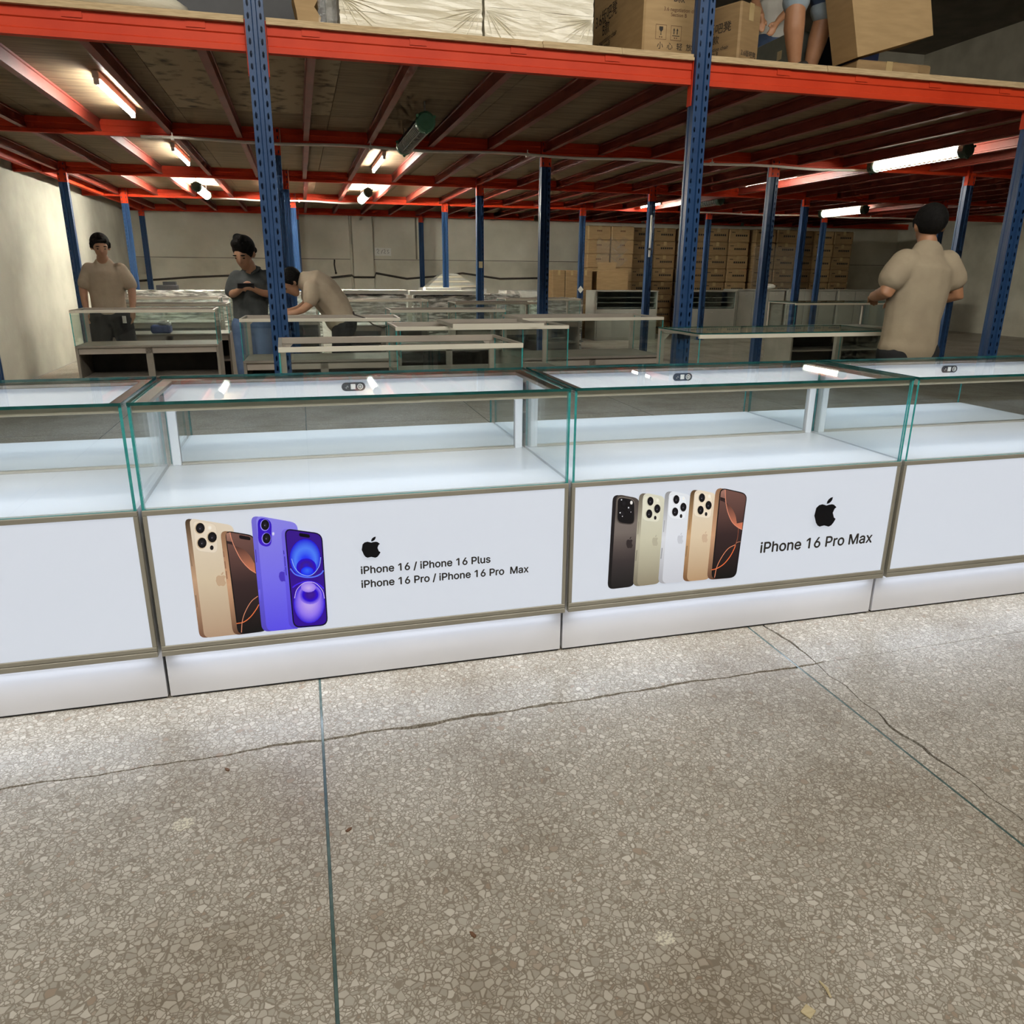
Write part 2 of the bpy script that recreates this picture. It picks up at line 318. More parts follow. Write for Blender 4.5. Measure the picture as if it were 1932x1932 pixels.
def text_mesh(s, size, width=None, heavy=0.0, shear=0.0, use_font=True):
    from mathutils.geometry import delaunay_2d_cdt, interpolate_bezier
    cu = bpy.data.curves.new('lettering', 'FONT'); cu.body = s; cu.size = 1.0
    if FONT and use_font: cu.font = FONT
    o = bpy.data.objects.new('lettering', cu); COL.objects.link(o)
    bpy.context.view_layer.update()
    cv = o.to_curve(bpy.context.evaluated_depsgraph_get())
    groups = {}
    for sp in cv.splines:
        bp_ = sp.bezier_points; n = len(bp_); pl = []
        for i in range(n):
            a, b = bp_[i], bp_[(i + 1) % n]
            st = 2 if (a.handle_right - a.co).length + (b.handle_left - b.co).length < 1e-6 or (a.handle_right_type == 'VECTOR' and b.handle_left_type == 'VECTOR') else 5
            pl += [Vector((p.x, p.y)) for p in interpolate_bezier(a.co, a.handle_right, b.handle_left, b.co, st)[:-1]]
        cl = [p for i, p in enumerate(pl) if (p - pl[i - 1]).length > 1e-4]
        if len(cl) > 2: groups.setdefault(getattr(sp, 'character_index', 0), []).append(cl)
    V, Fs = [], []
    def winding(p, pls):
        w_ = 0
        for cl in pls:
            for i in range(len(cl)):
                a, b = cl[i - 1], cl[i]
                if (a.y <= p.y) != (b.y <= p.y):
                    xi = a.x + (p.y - a.y) / (b.y - a.y) * (b.x - a.x)
                    if xi > p.x: w_ += 1 if b.y > a.y else -1
        return w_
    for ci, pls in groups.items():
        if use_font and ci < len(s) and s[ci] == '1':            # plain figure one, without a foot
            pls = [cl for cl in pls if max(p.y for p in cl) > 0.2]
        pls = [[p for i, p in enumerate(cl) if (p - cl[i - 1]).length > 1e-4] for cl in pls]
        vs_, es_ = [], []
        for cl in pls:
            o0 = len(vs_); vs_ += cl; es_ += [(o0 + i, o0 + (i + 1) % len(cl)) for i in range(len(cl))]
        r = delaunay_2d_cdt(vs_, es_, [], 0, 1e-5)
        o0 = len(V); V += [(p.x, p.y, 0) for p in r[0]]; Fs += [tuple(i + o0 for i in f) for f in r[2] if winding(sum((r[0][i] for i in f), Vector((0, 0))) / len(f), pls)]
    o.to_curve_clear(); bpy.data.objects.remove(o); bpy.data.curves.remove(cu)
    if V:
        x0 = min(v[0] for v in V); k = width / (max(v[0] for v in V) - x0) if width else size
        V = [((v[0] - x0) * k, v[1] * k, 0) for v in V]
    me = bpy.data.meshes.new('lettering'); me.from_pydata(V, [], Fs)
    return me
def text_on(name, s, size, width, origin, ux, uz, m, parent, heavy=0.0, use_font=True):
    """lettering laid on a plane: origin + x*ux + y*uz (parent's coordinates)"""
    me = text_mesh(s, size, width, 0.0, 0.0, use_font); me.materials.clear(); me.materials.append(M[m] if isinstance(m, str) else m)
    O, U, V = Vector(origin), Vector(ux), Vector(uz)
    for v in me.vertices: v.co = O + U * v.co.x + V * v.co.y
    if heavy:
        me2 = bpy.data.meshes.new(name); vs_ = [v.co.copy() for v in me.vertices]; n = len(vs_); fs_ = [tuple(f.vertices) for f in me.polygons]
        V2, F2 = [], []
        for q, (dx, dz) in enumerate(((0, 0), (heavy, 0), (heavy / 2, heavy / 2), (heavy / 2, -heavy / 2))):
            V2 += [c + U * dx + V * dz + U.cross(V) * (q * 0.00005) for c in vs_]; F2 += [tuple(i + q * n for i in f) for f in fs_]
        me2.from_pydata(V2, [], F2); me2.materials.append(me.materials[0]); bpy.data.meshes.remove(me); me = me2
    return link(name, me, parent)
PRINTS = {
 'p1a': [
  ('g',[(0.1164,0.595),(0.1171,0.6021),(0.1192,0.6072),(0.1226,0.6104),(0.1274,0.6116),(0.1336,0.6109),(0.2323,0.5863),(0.2387,0.5839),(0.2437,0.5801),(0.2473,0.5751),(0.2494,0.5688),(0.2501,0.5611),(0.249,0.2437),(0.2482,0.2356),(0.2459,0.2292),(0.242,0.2247),(0.2365,0.222),(0.2296,0.221),(0.1346,0.221),(0.1278,0.2219),(0.1226,0.2246),(0.1188,0.229),(0.1166,0.2352),(0.1158,0.2432)],[(70,55,40),(196,160,128),(120,85,66)]),
  ('g',[(0.1293,0.5949),(0.1299,0.6017),(0.1319,0.6065),(0.1351,0.6095),(0.1397,0.6106),(0.1456,0.6098),(0.2333,0.5864),(0.2393,0.584),(0.2441,0.5803),(0.2474,0.5755),(0.2494,0.5694),(0.2501,0.5621),(0.249,0.2426),(0.2482,0.2348),(0.246,0.2288),(0.2423,0.2245),(0.2372,0.2218),(0.2306,0.2209),(0.1473,0.2204),(0.1409,0.2212),(0.1359,0.2237),(0.1323,0.2279),(0.1301,0.2338),(0.1294,0.2414)],[(226,212,192),(214,196,168),(180,150,124)]),
  ('g',[(0.1377,0.5901),(0.1384,0.5963),(0.1402,0.6008),(0.1433,0.6035),(0.1475,0.6045),(0.1529,0.6037),(0.1878,0.5939),(0.1933,0.5917),(0.1974,0.5883),(0.2002,0.5839),(0.2017,0.5783),(0.2019,0.5716),(0.1982,0.5149),(0.1972,0.5084),(0.1949,0.5037),(0.1916,0.5007),(0.187,0.4995),(0.1813,0.5),(0.152,0.5063),(0.1465,0.5083),(0.1422,0.5114),(0.1391,0.5157),(0.1373,0.5212),(0.1368,0.5279)],[(214,201,182),(214,201,182)]),
  ('g',[(0.1385,0.5895),(0.1391,0.5956),(0.1409,0.5999),(0.1439,0.6025),(0.148,0.6034),(0.1533,0.6026),(0.1873,0.5929),(0.1925,0.5907),(0.1966,0.5874),(0.1993,0.5831),(0.2008,0.5777),(0.201,0.5712),(0.1974,0.5155),(0.1963,0.5092),(0.1942,0.5046),(0.1909,0.5018),(0.1865,0.5006),(0.181,0.5011),(0.1526,0.5073),(0.1472,0.5092),(0.143,0.5123),(0.14,0.5165),(0.1383,0.5218),(0.1378,0.5283)],[(232,218,198),(232,218,198)]),
  ('r',[(0.1694,0.5788),(0.167,0.5709),(0.1623,0.5648),(0.1562,0.5617),(0.1499,0.5622),(0.1446,0.5663),(0.1415,0.5731),(0.141,0.5812),(0.1433,0.5891),(0.148,0.5951),(0.1541,0.5982),(0.1604,0.5977),(0.1657,0.5937),(0.1689,0.5869)],[(205,182,150),(205,182,150)],(0,0)),
  ('r',[(0.1692,0.5796),(0.1671,0.5726),(0.163,0.5672),(0.1575,0.5645),(0.1519,0.5649),(0.1473,0.5685),(0.1445,0.5745),(0.1441,0.5817),(0.1461,0.5887),(0.1502,0.594),(0.1556,0.5968),(0.1612,0.5963),(0.1659,0.5928),(0.1687,0.5868)],[(48,44,52),(22,20,24),(14,12,16)],(0,0)),
  ('r',[(0.1566,0.5786),(0.1559,0.5773),(0.1547,0.5774),(0.1543,0.5788),(0.155,0.5801),(0.1562,0.58)],[(190,190,200),(120,120,130)],(0,0)),
  ('r',[(0.2001,0.5475),(0.1978,0.5395),(0.1931,0.5334),(0.1869,0.5303),(0.1805,0.5309),(0.1752,0.535),(0.1719,0.5419),(0.1714,0.5501),(0.1738,0.5581),(0.1785,0.5642),(0.1846,0.5673),(0.191,0.5667),(0.1963,0.5626),(0.1996,0.5558)],[(205,182,150),(205,182,150)],(0,0)),
  ('r',[(0.1999,0.5483),(0.1979,0.5413),(0.1937,0.5358),(0.1882,0.5331),(0.1826,0.5336),(0.1778,0.5373),(0.175,0.5433),(0.1745,0.5506),(0.1766,0.5576),(0.1807,0.5631),(0.1862,0.5658),(0.1918,0.5653),(0.1966,0.5617),(0.1995,0.5556)],[(48,44,52),(22,20,24),(14,12,16)],(0,0)),
  ('r',[(0.1872,0.5474),(0.1865,0.5461),(0.1854,0.5462),(0.1849,0.5476),(0.1857,0.5489),(0.1868,0.5488)],[(190,190,200),(120,120,130)],(0,0)),
  ('r',[(0.1697,0.532),(0.1674,0.524),(0.1627,0.5178),(0.1565,0.5148),(0.1502,0.5154),(0.1449,0.5195),(0.1417,0.5264),(0.1412,0.5346),(0.1436,0.5426),(0.1483,0.5487),(0.1544,0.5518),(0.1607,0.5512),(0.166,0.5471),(0.1692,0.5402)],[(205,182,150),(205,182,150)],(0,0)),
  ('r',[(0.1695,0.5328),(0.1675,0.5257),(0.1633,0.5203),(0.1579,0.5176),(0.1522,0.5181),(0.1475,0.5218),(0.1447,0.5278),(0.1443,0.5351),(0.1464,0.5421),(0.1505,0.5476),(0.1559,0.5503),(0.1615,0.5498),(0.1662,0.5461),(0.1691,0.5401)],[(48,44,52),(22,20,24),(14,12,16)],(0,0)),
  ('r',[(0.1569,0.5319),(0.1562,0.5306),(0.155,0.5307),(0.1546,0.5321),(0.1553,0.5334),(0.1565,0.5333)],[(190,190,200),(120,120,130)],(0,0)),
  ('r',[(0.1877,0.5159),(0.1862,0.5115),(0.1832,0.509),(0.1799,0.5093),(0.1775,0.5123),(0.177,0.5169),(0.1786,0.5213),(0.1815,0.5238),(0.1848,0.5235),(0.1872,0.5205)],[(40,34,36),(20,18,20)],(0,0)),
  ('r',[(0.1896,0.5791),(0.1878,0.5744),(0.1843,0.5717),(0.1804,0.572),(0.1776,0.5753),(0.177,0.5802),(0.1787,0.5849),(0.1822,0.5876),(0.1861,0.5873),(0.1889,0.5841)],[(250,246,236),(238,224,204)],(0,0)),
  ('g',[(0.1995,0.4229),(0.1969,0.4242),(0.1937,0.4255),(0.1892,0.4244),(0.1855,0.4205),(0.1829,0.4083),(0.1852,0.3967),(0.1873,0.3923),(0.1903,0.3901),(0.1933,0.3908),(0.1966,0.3913),(0.1996,0.39),(0.2024,0.3888),(0.2058,0.3903),(0.2087,0.394),(0.2111,0.3983),(0.2119,0.4004),(0.2097,0.4027),(0.208,0.4104),(0.2106,0.4168),(0.2129,0.4189),(0.2096,0.4231),(0.2067,0.4242),(0.2025,0.4237),(0.1995,0.4229)],[(196,166,136),(196,166,136)]),
  ('g',[(0.2053,0.4283),(0.2071,0.4315),(0.208,0.4355),(0.205,0.4348),(0.2022,0.4325),(0.2003,0.4295),(0.1995,0.4255),(0.2026,0.4261),(0.2053,0.4283)],[(196,166,136),(196,166,136)]),
  ('s',[(0.1174,0.5047),(0.1178,0.4941),(0.1183,0.4836),(0.1187,0.473),(0.1192,0.4624)],[(0.1205,0.505),(0.121,0.4945),(0.1215,0.4839),(0.1219,0.4734),(0.1224,0.4627)],(141,115,92)),
  ('s',[(0.1186,0.3673),(0.1187,0.3571),(0.1189,0.3469),(0.119,0.3366),(0.1191,0.3264)],[(0.1223,0.3676),(0.1224,0.3574),(0.1225,0.3471),(0.1227,0.3369),(0.1228,0.3266)],(141,115,92)),
 ],
 'p1b': [
  ('g',[(0.2117,0.547),(0.2125,0.5552),(0.2148,0.5611),(0.2187,0.5647),(0.2243,0.5661),(0.2315,0.5651),(0.2881,0.5506),(0.2955,0.5478),(0.3013,0.5434),(0.3055,0.5377),(0.3082,0.5304),(0.3093,0.5216),(0.3183,0.2482),(0.3178,0.239),(0.3153,0.2317),(0.3111,0.2264),(0.305,0.2232),(0.2971,0.2219),(0.2364,0.2201),(0.2286,0.2208),(0.2225,0.2237),(0.2181,0.2286),(0.2155,0.2357),(0.2145,0.2447)],[(150,112,84),(206,160,124),(96,66,50)]),
  ('g',[(0.225,0.5462),(0.2256,0.554),(0.2278,0.5596),(0.2315,0.563),(0.2368,0.5641),(0.2437,0.5632),(0.2892,0.5507),(0.2962,0.5478),(0.3017,0.5437),(0.3057,0.5381),(0.3082,0.5311),(0.3093,0.5228),(0.3184,0.2469),(0.3178,0.2382),(0.3155,0.2313),(0.3115,0.2263),(0.3057,0.2232),(0.2982,0.222),(0.2496,0.2208),(0.2421,0.2216),(0.2363,0.2244),(0.2321,0.2291),(0.2295,0.2358),(0.2286,0.2445)],[(18,16,20),(18,16,20)]),
  ('g',[(0.2274,0.5461),(0.2279,0.5526),(0.2297,0.5573),(0.2329,0.5602),(0.2373,0.5611),(0.243,0.5602),(0.2891,0.5471),(0.295,0.5446),(0.2997,0.5411),(0.303,0.5364),(0.3052,0.5305),(0.3061,0.5234),(0.3154,0.2469),(0.3149,0.2395),(0.313,0.2337),(0.3096,0.2295),(0.3047,0.2269),(0.2984,0.2259),(0.2501,0.2244),(0.2438,0.225),(0.2389,0.2273),(0.2353,0.2312),(0.2331,0.2369),(0.2323,0.2441)],[(118,84,76),(58,42,42),(20,18,18)]),
  ('g',[(0.2274,0.559),(0.2387,0.5612),(0.2438,0.5207),(0.2268,0.536)],[(168,124,108),(120,84,74)]),
  ('g',[(0.2267,0.5349),(0.2447,0.5291),(0.2486,0.5176),(0.228,0.5261)],[(40,30,32),(70,48,46)]),
  ('g',[(0.2471,0.5191),(0.2488,0.5112),(0.2504,0.5033),(0.2522,0.4954),(0.2544,0.4878),(0.2573,0.4804),(0.2607,0.4732),(0.2643,0.4662),(0.2681,0.4596),(0.2721,0.4535),(0.2764,0.4478),(0.2808,0.4425),(0.2849,0.4376),(0.2889,0.4335),(0.2927,0.43),(0.2965,0.4267),(0.3003,0.4232),(0.3004,0.4542),(0.2972,0.4621),(0.294,0.4701),(0.2908,0.4778),(0.2872,0.4847),(0.2833,0.4907),(0.2793,0.496),(0.2749,0.5008),(0.2703,0.505),(0.2653,0.5084),(0.26,0.5112),(0.2545,0.5137),(0.2492,0.5163)],[(70,50,48),(150,96,76),(216,128,92)]),
  ('s',[(0.2377,0.561),(0.2382,0.5558),(0.2385,0.5506),(0.2391,0.5452),(0.2401,0.5392),(0.2414,0.5325),(0.2431,0.5253),(0.2451,0.5175),(0.2475,0.5093),(0.2503,0.5001),(0.2535,0.49),(0.2571,0.4799),(0.2612,0.4704),(0.266,0.4615),(0.2712,0.453),(0.2767,0.4452),(0.2819,0.4384),(0.2868,0.433),(0.2915,0.4289),(0.2961,0.4252),(0.3008,0.4213)],[(0.2398,0.5613),(0.2402,0.5561),(0.2406,0.551),(0.2412,0.5456),(0.2421,0.5397),(0.2434,0.5331),(0.2451,0.526),(0.2471,0.5183),(0.2495,0.5101),(0.2523,0.5009),(0.2555,0.4909),(0.2591,0.4809),(0.2631,0.4716),(0.2677,0.4629),(0.273,0.4545),(0.2784,0.4468),(0.2835,0.4401),(0.2882,0.4349),(0.2928,0.4308),(0.2974,0.4272),(0.3021,0.4233)],(226,150,120)),
  ('s',[(0.2287,0.258),(0.2342,0.2584),(0.2397,0.2586),(0.2454,0.2593),(0.2511,0.2609),(0.2566,0.2637),(0.2621,0.2673),(0.2673,0.2715),(0.2724,0.276),(0.2773,0.2811),(0.2821,0.2868),(0.2865,0.2926),(0.2905,0.2979),(0.2939,0.3028),(0.2968,0.3074),(0.2994,0.3118),(0.3021,0.3163)],[(0.2285,0.2611),(0.2341,0.2615),(0.2396,0.2617),(0.245,0.2623),(0.2502,0.2638),(0.2554,0.2664),(0.2607,0.2699),(0.2658,0.274),(0.2707,0.2784),(0.2755,0.2833),(0.2801,0.2889),(0.2845,0.2946),(0.2885,0.2999),(0.2918,0.3047),(0.2946,0.3091),(0.2972,0.3136),(0.2999,0.3181)],(232,120,70)),
  ('s',[(0.2414,0.2271),(0.2428,0.2371),(0.2442,0.247),(0.2457,0.2567),(0.2477,0.2659),(0.2502,0.2743),(0.253,0.2823),(0.2563,0.29),(0.26,0.2978),(0.2645,0.306),(0.2695,0.3143),(0.2747,0.3221),(0.2799,0.3287),(0.2849,0.3336),(0.2901,0.3373),(0.2953,0.3406),(0.3006,0.3442)],[(0.2392,0.2276),(0.2407,0.2375),(0.242,0.2474),(0.2436,0.2573),(0.2456,0.2666),(0.2482,0.2752),(0.251,0.2833),(0.2544,0.2912),(0.2582,0.2991),(0.2627,0.3074),(0.2677,0.3158),(0.2731,0.3237),(0.2784,0.3305),(0.2837,0.3356),(0.289,0.3395),(0.2943,0.3428),(0.2995,0.3463)],(214,140,108)),
  ('g',[(0.2636,0.5459),(0.2639,0.5477),(0.2644,0.549),(0.2653,0.5498),(0.2666,0.5501),(0.2682,0.5498),(0.2907,0.5433),(0.2923,0.5426),(0.2936,0.5416),(0.2945,0.5403),(0.2951,0.5387),(0.2953,0.5367),(0.2953,0.5359),(0.2951,0.534),(0.2946,0.5327),(0.2937,0.5319),(0.2924,0.5316),(0.2908,0.5319),(0.268,0.5383),(0.2664,0.5389),(0.2651,0.5399),(0.2643,0.5412),(0.2637,0.5428),(0.2636,0.5448)],[(26,20,22),(26,20,22)]),
  ('s',[(0.2123,0.5022),(0.2123,0.4976),(0.2124,0.4929),(0.2125,0.4883),(0.2126,0.4836)],[(0.2155,0.5025),(0.2156,0.4978),(0.2157,0.4932),(0.2158,0.4885),(0.2158,0.4838)],(150,110,84)),
  ('s',[(0.2135,0.4702),(0.2135,0.4642),(0.2136,0.4582),(0.2136,0.4521),(0.2137,0.4461)],[(0.2167,0.4704),(0.2168,0.4644),(0.2169,0.4584),(0.2169,0.4523),(0.217,0.4463)],(150,110,84)),
  ('s',[(0.2142,0.438),(0.2143,0.4316),(0.2143,0.4252),(0.2143,0.4187),(0.2143,0.4123)],[(0.2175,0.4381),(0.2175,0.4317),(0.2176,0.4253),(0.2176,0.4189),(0.2176,0.4124)],(150,110,84)),
 ],
 'p1c': [
  ('g',[(0.3031,0.5873),(0.3039,0.5955),(0.3064,0.6014),(0.3105,0.605),(0.3162,0.6063),(0.3235,0.6054),(0.4167,0.5815),(0.4242,0.5786),(0.4299,0.5742),(0.4338,0.5683),(0.4358,0.561),(0.436,0.5521),(0.4106,0.2206),(0.3239,0.2217),(0.316,0.2228),(0.3098,0.226),(0.3054,0.2312),(0.3027,0.2384),(0.3019,0.2476)],[(120,112,214),(104,96,226),(84,70,190)]),
  ('g',[(0.3171,0.5874),(0.3179,0.5952),(0.3202,0.6007),(0.324,0.6041),(0.3294,0.6052),(0.3364,0.6042),(0.4168,0.5819),(0.4242,0.5788),(0.4299,0.5744),(0.4338,0.5684),(0.4358,0.561),(0.436,0.5521),(0.4106,0.2206),(0.3369,0.2216),(0.3293,0.2226),(0.3234,0.2256),(0.3193,0.2306),(0.3168,0.2374),(0.316,0.2461)],[(140,134,232),(122,114,240),(92,80,236)]),
  ('g',[(0.3206,0.581),(0.3219,0.5888),(0.3246,0.5945),(0.3287,0.5979),(0.3344,0.599),(0.3415,0.598),(0.3425,0.5977),(0.3495,0.5949),(0.3547,0.5907),(0.3582,0.5851),(0.36,0.5781),(0.3601,0.5698),(0.356,0.5254),(0.3545,0.5174),(0.3515,0.5117),(0.3471,0.5084),(0.3414,0.5073),(0.3342,0.5086),(0.3363,0.5079),(0.3293,0.511),(0.3239,0.5155),(0.3203,0.5213),(0.3183,0.5284),(0.318,0.5368)],[(44,8,190),(66,30,200)]),
  ('r',[(0.3546,0.5755),(0.3529,0.5684),(0.3494,0.5625),(0.3445,0.5588),(0.3392,0.5578),(0.3341,0.5597),(0.33,0.5641),(0.3276,0.5705),(0.3273,0.5778),(0.329,0.5849),(0.3325,0.5907),(0.3373,0.5944),(0.3427,0.5954),(0.3478,0.5936),(0.3518,0.5892),(0.3542,0.5828)],[(150,140,250),(150,140,250)],(0,0)),
  ('r',[(0.3538,0.5764),(0.3523,0.57),(0.3492,0.5648),(0.345,0.5615),(0.3404,0.5606),(0.336,0.5622),(0.3325,0.5662),(0.3305,0.5719),(0.3302,0.5783),(0.3317,0.5846),(0.3347,0.5899),(0.3389,0.5932),(0.3435,0.5941),(0.3479,0.5924),(0.3514,0.5885),(0.3534,0.5829)],[(50,46,60),(20,18,26),(12,10,16)],(0,0)),
  ('r',[(0.3418,0.5758),(0.3409,0.5743),(0.3395,0.5744),(0.339,0.576),(0.3398,0.5775),(0.3412,0.5774)],[(180,180,200),(120,120,140)],(0,0)),
  ('r',[(0.3552,0.5324),(0.3535,0.5252),(0.3499,0.5193),(0.3451,0.5155),(0.3397,0.5146),(0.3345,0.5165),(0.3305,0.521),(0.3281,0.5275),(0.3277,0.5349),(0.3295,0.542),(0.333,0.5479),(0.3378,0.5517),(0.3432,0.5526),(0.3483,0.5507),(0.3524,0.5462),(0.3548,0.5398)],[(150,140,250),(150,140,250)],(0,0)),
  ('r',[(0.3543,0.5333),(0.3528,0.5269),(0.3498,0.5216),(0.3456,0.5183),(0.3409,0.5174),(0.3365,0.5191),(0.333,0.5231),(0.3309,0.5289),(0.3306,0.5354),(0.3321,0.5418),(0.3352,0.547),(0.3394,0.5504),(0.344,0.5512),(0.3485,0.5496),(0.352,0.5456),(0.354,0.5399)],[(50,46,60),(20,18,26),(12,10,16)],(0,0)),
  ('r',[(0.3423,0.5328),(0.3415,0.5312),(0.34,0.5314),(0.3395,0.533),(0.3403,0.5346),(0.3418,0.5344)],[(180,180,200),(120,120,140)],(0,0)),
  ('r',[(0.3671,0.5468),(0.3655,0.5425),(0.3625,0.5409),(0.3598,0.543),(0.359,0.5476),(0.3606,0.5519),(0.3636,0.5535),(0.3663,0.5514)],[(240,238,255),(190,185,245)],(0,0)),
  ('g',[(0.3841,0.4192),(0.3815,0.4204),(0.3783,0.4217),(0.3739,0.4206),(0.3703,0.4169),(0.3681,0.4051),(0.3706,0.3938),(0.3728,0.3896),(0.3758,0.3875),(0.3787,0.3882),(0.382,0.3887),(0.385,0.3874),(0.3878,0.3863),(0.3911,0.3877),(0.3939,0.3912),(0.3962,0.3954),(0.397,0.3974),(0.3947,0.3997),(0.3928,0.4071),(0.3953,0.4133),(0.3975,0.4153),(0.3941,0.4194),(0.3913,0.4205),(0.3871,0.42),(0.3841,0.4192)],[(76,56,196),(76,56,196)]),
  ('g',[(0.3897,0.4244),(0.3915,0.4275),(0.3922,0.4314),(0.3893,0.4306),(0.3866,0.4285),(0.3848,0.4255),(0.3841,0.4217),(0.3871,0.4222),(0.3897,0.4244)],[(76,56,196),(76,56,196)]),
  ('s',[(0.3063,0.5002),(0.3061,0.4898),(0.306,0.4794),(0.3058,0.4689),(0.3056,0.4585)],[(0.3082,0.5002),(0.308,0.4898),(0.3079,0.4794),(0.3077,0.469),(0.3075,0.4585)],(60,48,160)),
  ('g',[(0.3033,0.3643),(0.3034,0.3654),(0.3037,0.3662),(0.3042,0.367),(0.3048,0.3675),(0.3056,0.3679),(0.3068,0.3684),(0.3076,0.3686),(0.3083,0.3685),(0.3087,0.3681),(0.309,0.3674),(0.3091,0.3665),(0.3086,0.3303),(0.3085,0.3293),(0.3082,0.3284),(0.3077,0.3278),(0.307,0.3274),(0.3062,0.3272),(0.3055,0.3271),(0.3047,0.3271),(0.304,0.3273),(0.3035,0.3278),(0.3032,0.3285),(0.3032,0.3295)],[(120,110,235),(96,84,220)]),
 ],
 'p1d': [
  ('g',[(0.3866,0.5391),(0.3875,0.548),(0.3902,0.5545),(0.3947,0.5585),(0.401,0.5601),(0.409,0.5593),(0.4851,0.542),(0.4934,0.5391),(0.4998,0.5345),(0.5044,0.5283),(0.5071,0.5205),(0.508,0.511),(0.5064,0.2495),(0.5053,0.2396),(0.5024,0.2319),(0.4974,0.2264),(0.4906,0.2232),(0.4818,0.2223),(0.409,0.2235),(0.4003,0.2248),(0.3937,0.2282),(0.3889,0.2337),(0.3861,0.2414),(0.3852,0.2512)],[(120,108,226),(104,92,236),(86,70,214)]),
  ('g',[(0.397,0.5385),(0.3978,0.5471),(0.4004,0.5533),(0.4047,0.5572),(0.4108,0.5587),(0.4186,0.5578),(0.4859,0.542),(0.4939,0.5391),(0.5001,0.5347),(0.5045,0.5286),(0.5072,0.521),(0.508,0.5118),(0.5064,0.2487),(0.5054,0.2391),(0.5025,0.2316),(0.4977,0.2264),(0.491,0.2234),(0.4825,0.2226),(0.421,0.2245),(0.4126,0.2258),(0.4061,0.2292),(0.4015,0.2346),(0.3987,0.2421),(0.3977,0.2517)],[(14,10,40),(14,10,40)]),
  ('g',[(0.4005,0.5376),(0.4012,0.5449),(0.4034,0.5502),(0.407,0.5535),(0.4122,0.5548),(0.4188,0.554),(0.4856,0.5383),(0.4923,0.5358),(0.4976,0.532),(0.5014,0.5269),(0.5036,0.5205),(0.5043,0.5126),(0.5025,0.2492),(0.5017,0.241),(0.4992,0.2347),(0.4952,0.2303),(0.4895,0.2278),(0.4823,0.2271),(0.4214,0.229),(0.4143,0.2301),(0.4088,0.233),(0.4048,0.2376),(0.4024,0.244),(0.4016,0.252)],[(58,24,140),(50,10,150)]),
  ('r',[(0.4979,0.456),(0.4954,0.4408),(0.4903,0.4268),(0.4829,0.4147),(0.4737,0.4053),(0.4631,0.3992),(0.4519,0.3966),(0.4407,0.3978),(0.4301,0.4027),(0.4208,0.4109),(0.4133,0.4219),(0.4081,0.4352),(0.4054,0.4498),(0.4053,0.465),(0.4079,0.4799),(0.413,0.4937),(0.4203,0.5055),(0.4294,0.5147),(0.4397,0.5208),(0.4507,0.5234),(0.4618,0.5225),(0.4724,0.5179),(0.4817,0.51),(0.4893,0.4991),(0.4948,0.486),(0.4977,0.4713)],[(30,30,250),(40,60,250),(80,130,255),(30,0,220)],(0,0.42)),
  ('r',[(0.4829,0.4269),(0.4808,0.4182),(0.4758,0.4106),(0.4686,0.405),(0.4598,0.4018),(0.4504,0.4013),(0.4411,0.4037),(0.4331,0.4087),(0.4269,0.4157),(0.4233,0.4241),(0.4226,0.4331),(0.4248,0.4417),(0.4297,0.4492),(0.4368,0.4549),(0.4455,0.4581),(0.4549,0.4585),(0.4641,0.4562),(0.4722,0.4514),(0.4784,0.4444),(0.4821,0.436)],[(40,20,200),(60,24,150),(36,0,210)],(0,-0.2)),
  ('r',[(0.4739,0.4134),(0.4719,0.4074),(0.4673,0.4026),(0.4607,0.3998),(0.4532,0.3994),(0.4459,0.4014),(0.4399,0.4055),(0.4362,0.4111),(0.4352,0.4174),(0.4371,0.4234),(0.4417,0.4281),(0.4483,0.4309),(0.4557,0.4314),(0.463,0.4294),(0.469,0.4253),(0.4729,0.4197)],[(60,110,255),(20,30,245)],(0,-0.2)),
  ('s',[(0.4026,0.4283),(0.4054,0.4233),(0.4081,0.4181),(0.4112,0.413),(0.4149,0.4086),(0.4195,0.405),(0.4244,0.4021),(0.4296,0.3998),(0.4346,0.3978),(0.4395,0.396),(0.4444,0.3946),(0.4494,0.3935),(0.4547,0.3928),(0.4603,0.3923),(0.4663,0.3921),(0.4723,0.3924),(0.4779,0.3932),(0.4832,0.3946),(0.4883,0.3966),(0.4929,0.3989),(0.4969,0.4014),(0.5,0.404),(0.5022,0.4069),(0.5039,0.4096),(0.5057,0.4122)],[(0.4059,0.4306),(0.4088,0.4256),(0.4115,0.4205),(0.4143,0.4158),(0.4175,0.4119),(0.4215,0.4088),(0.4261,0.4062),(0.431,0.4039),(0.4359,0.402),(0.4406,0.4003),(0.4453,0.3989),(0.45,0.3979),(0.4551,0.3972),(0.4605,0.3968),(0.4662,0.3966),(0.4719,0.3969),(0.4771,0.3976),(0.482,0.3989),(0.4868,0.4008),(0.4911,0.4029),(0.4947,0.4051),(0.4972,0.4073),(0.499,0.4097),(0.5007,0.4123),(0.5025,0.415)],(90,120,255)),
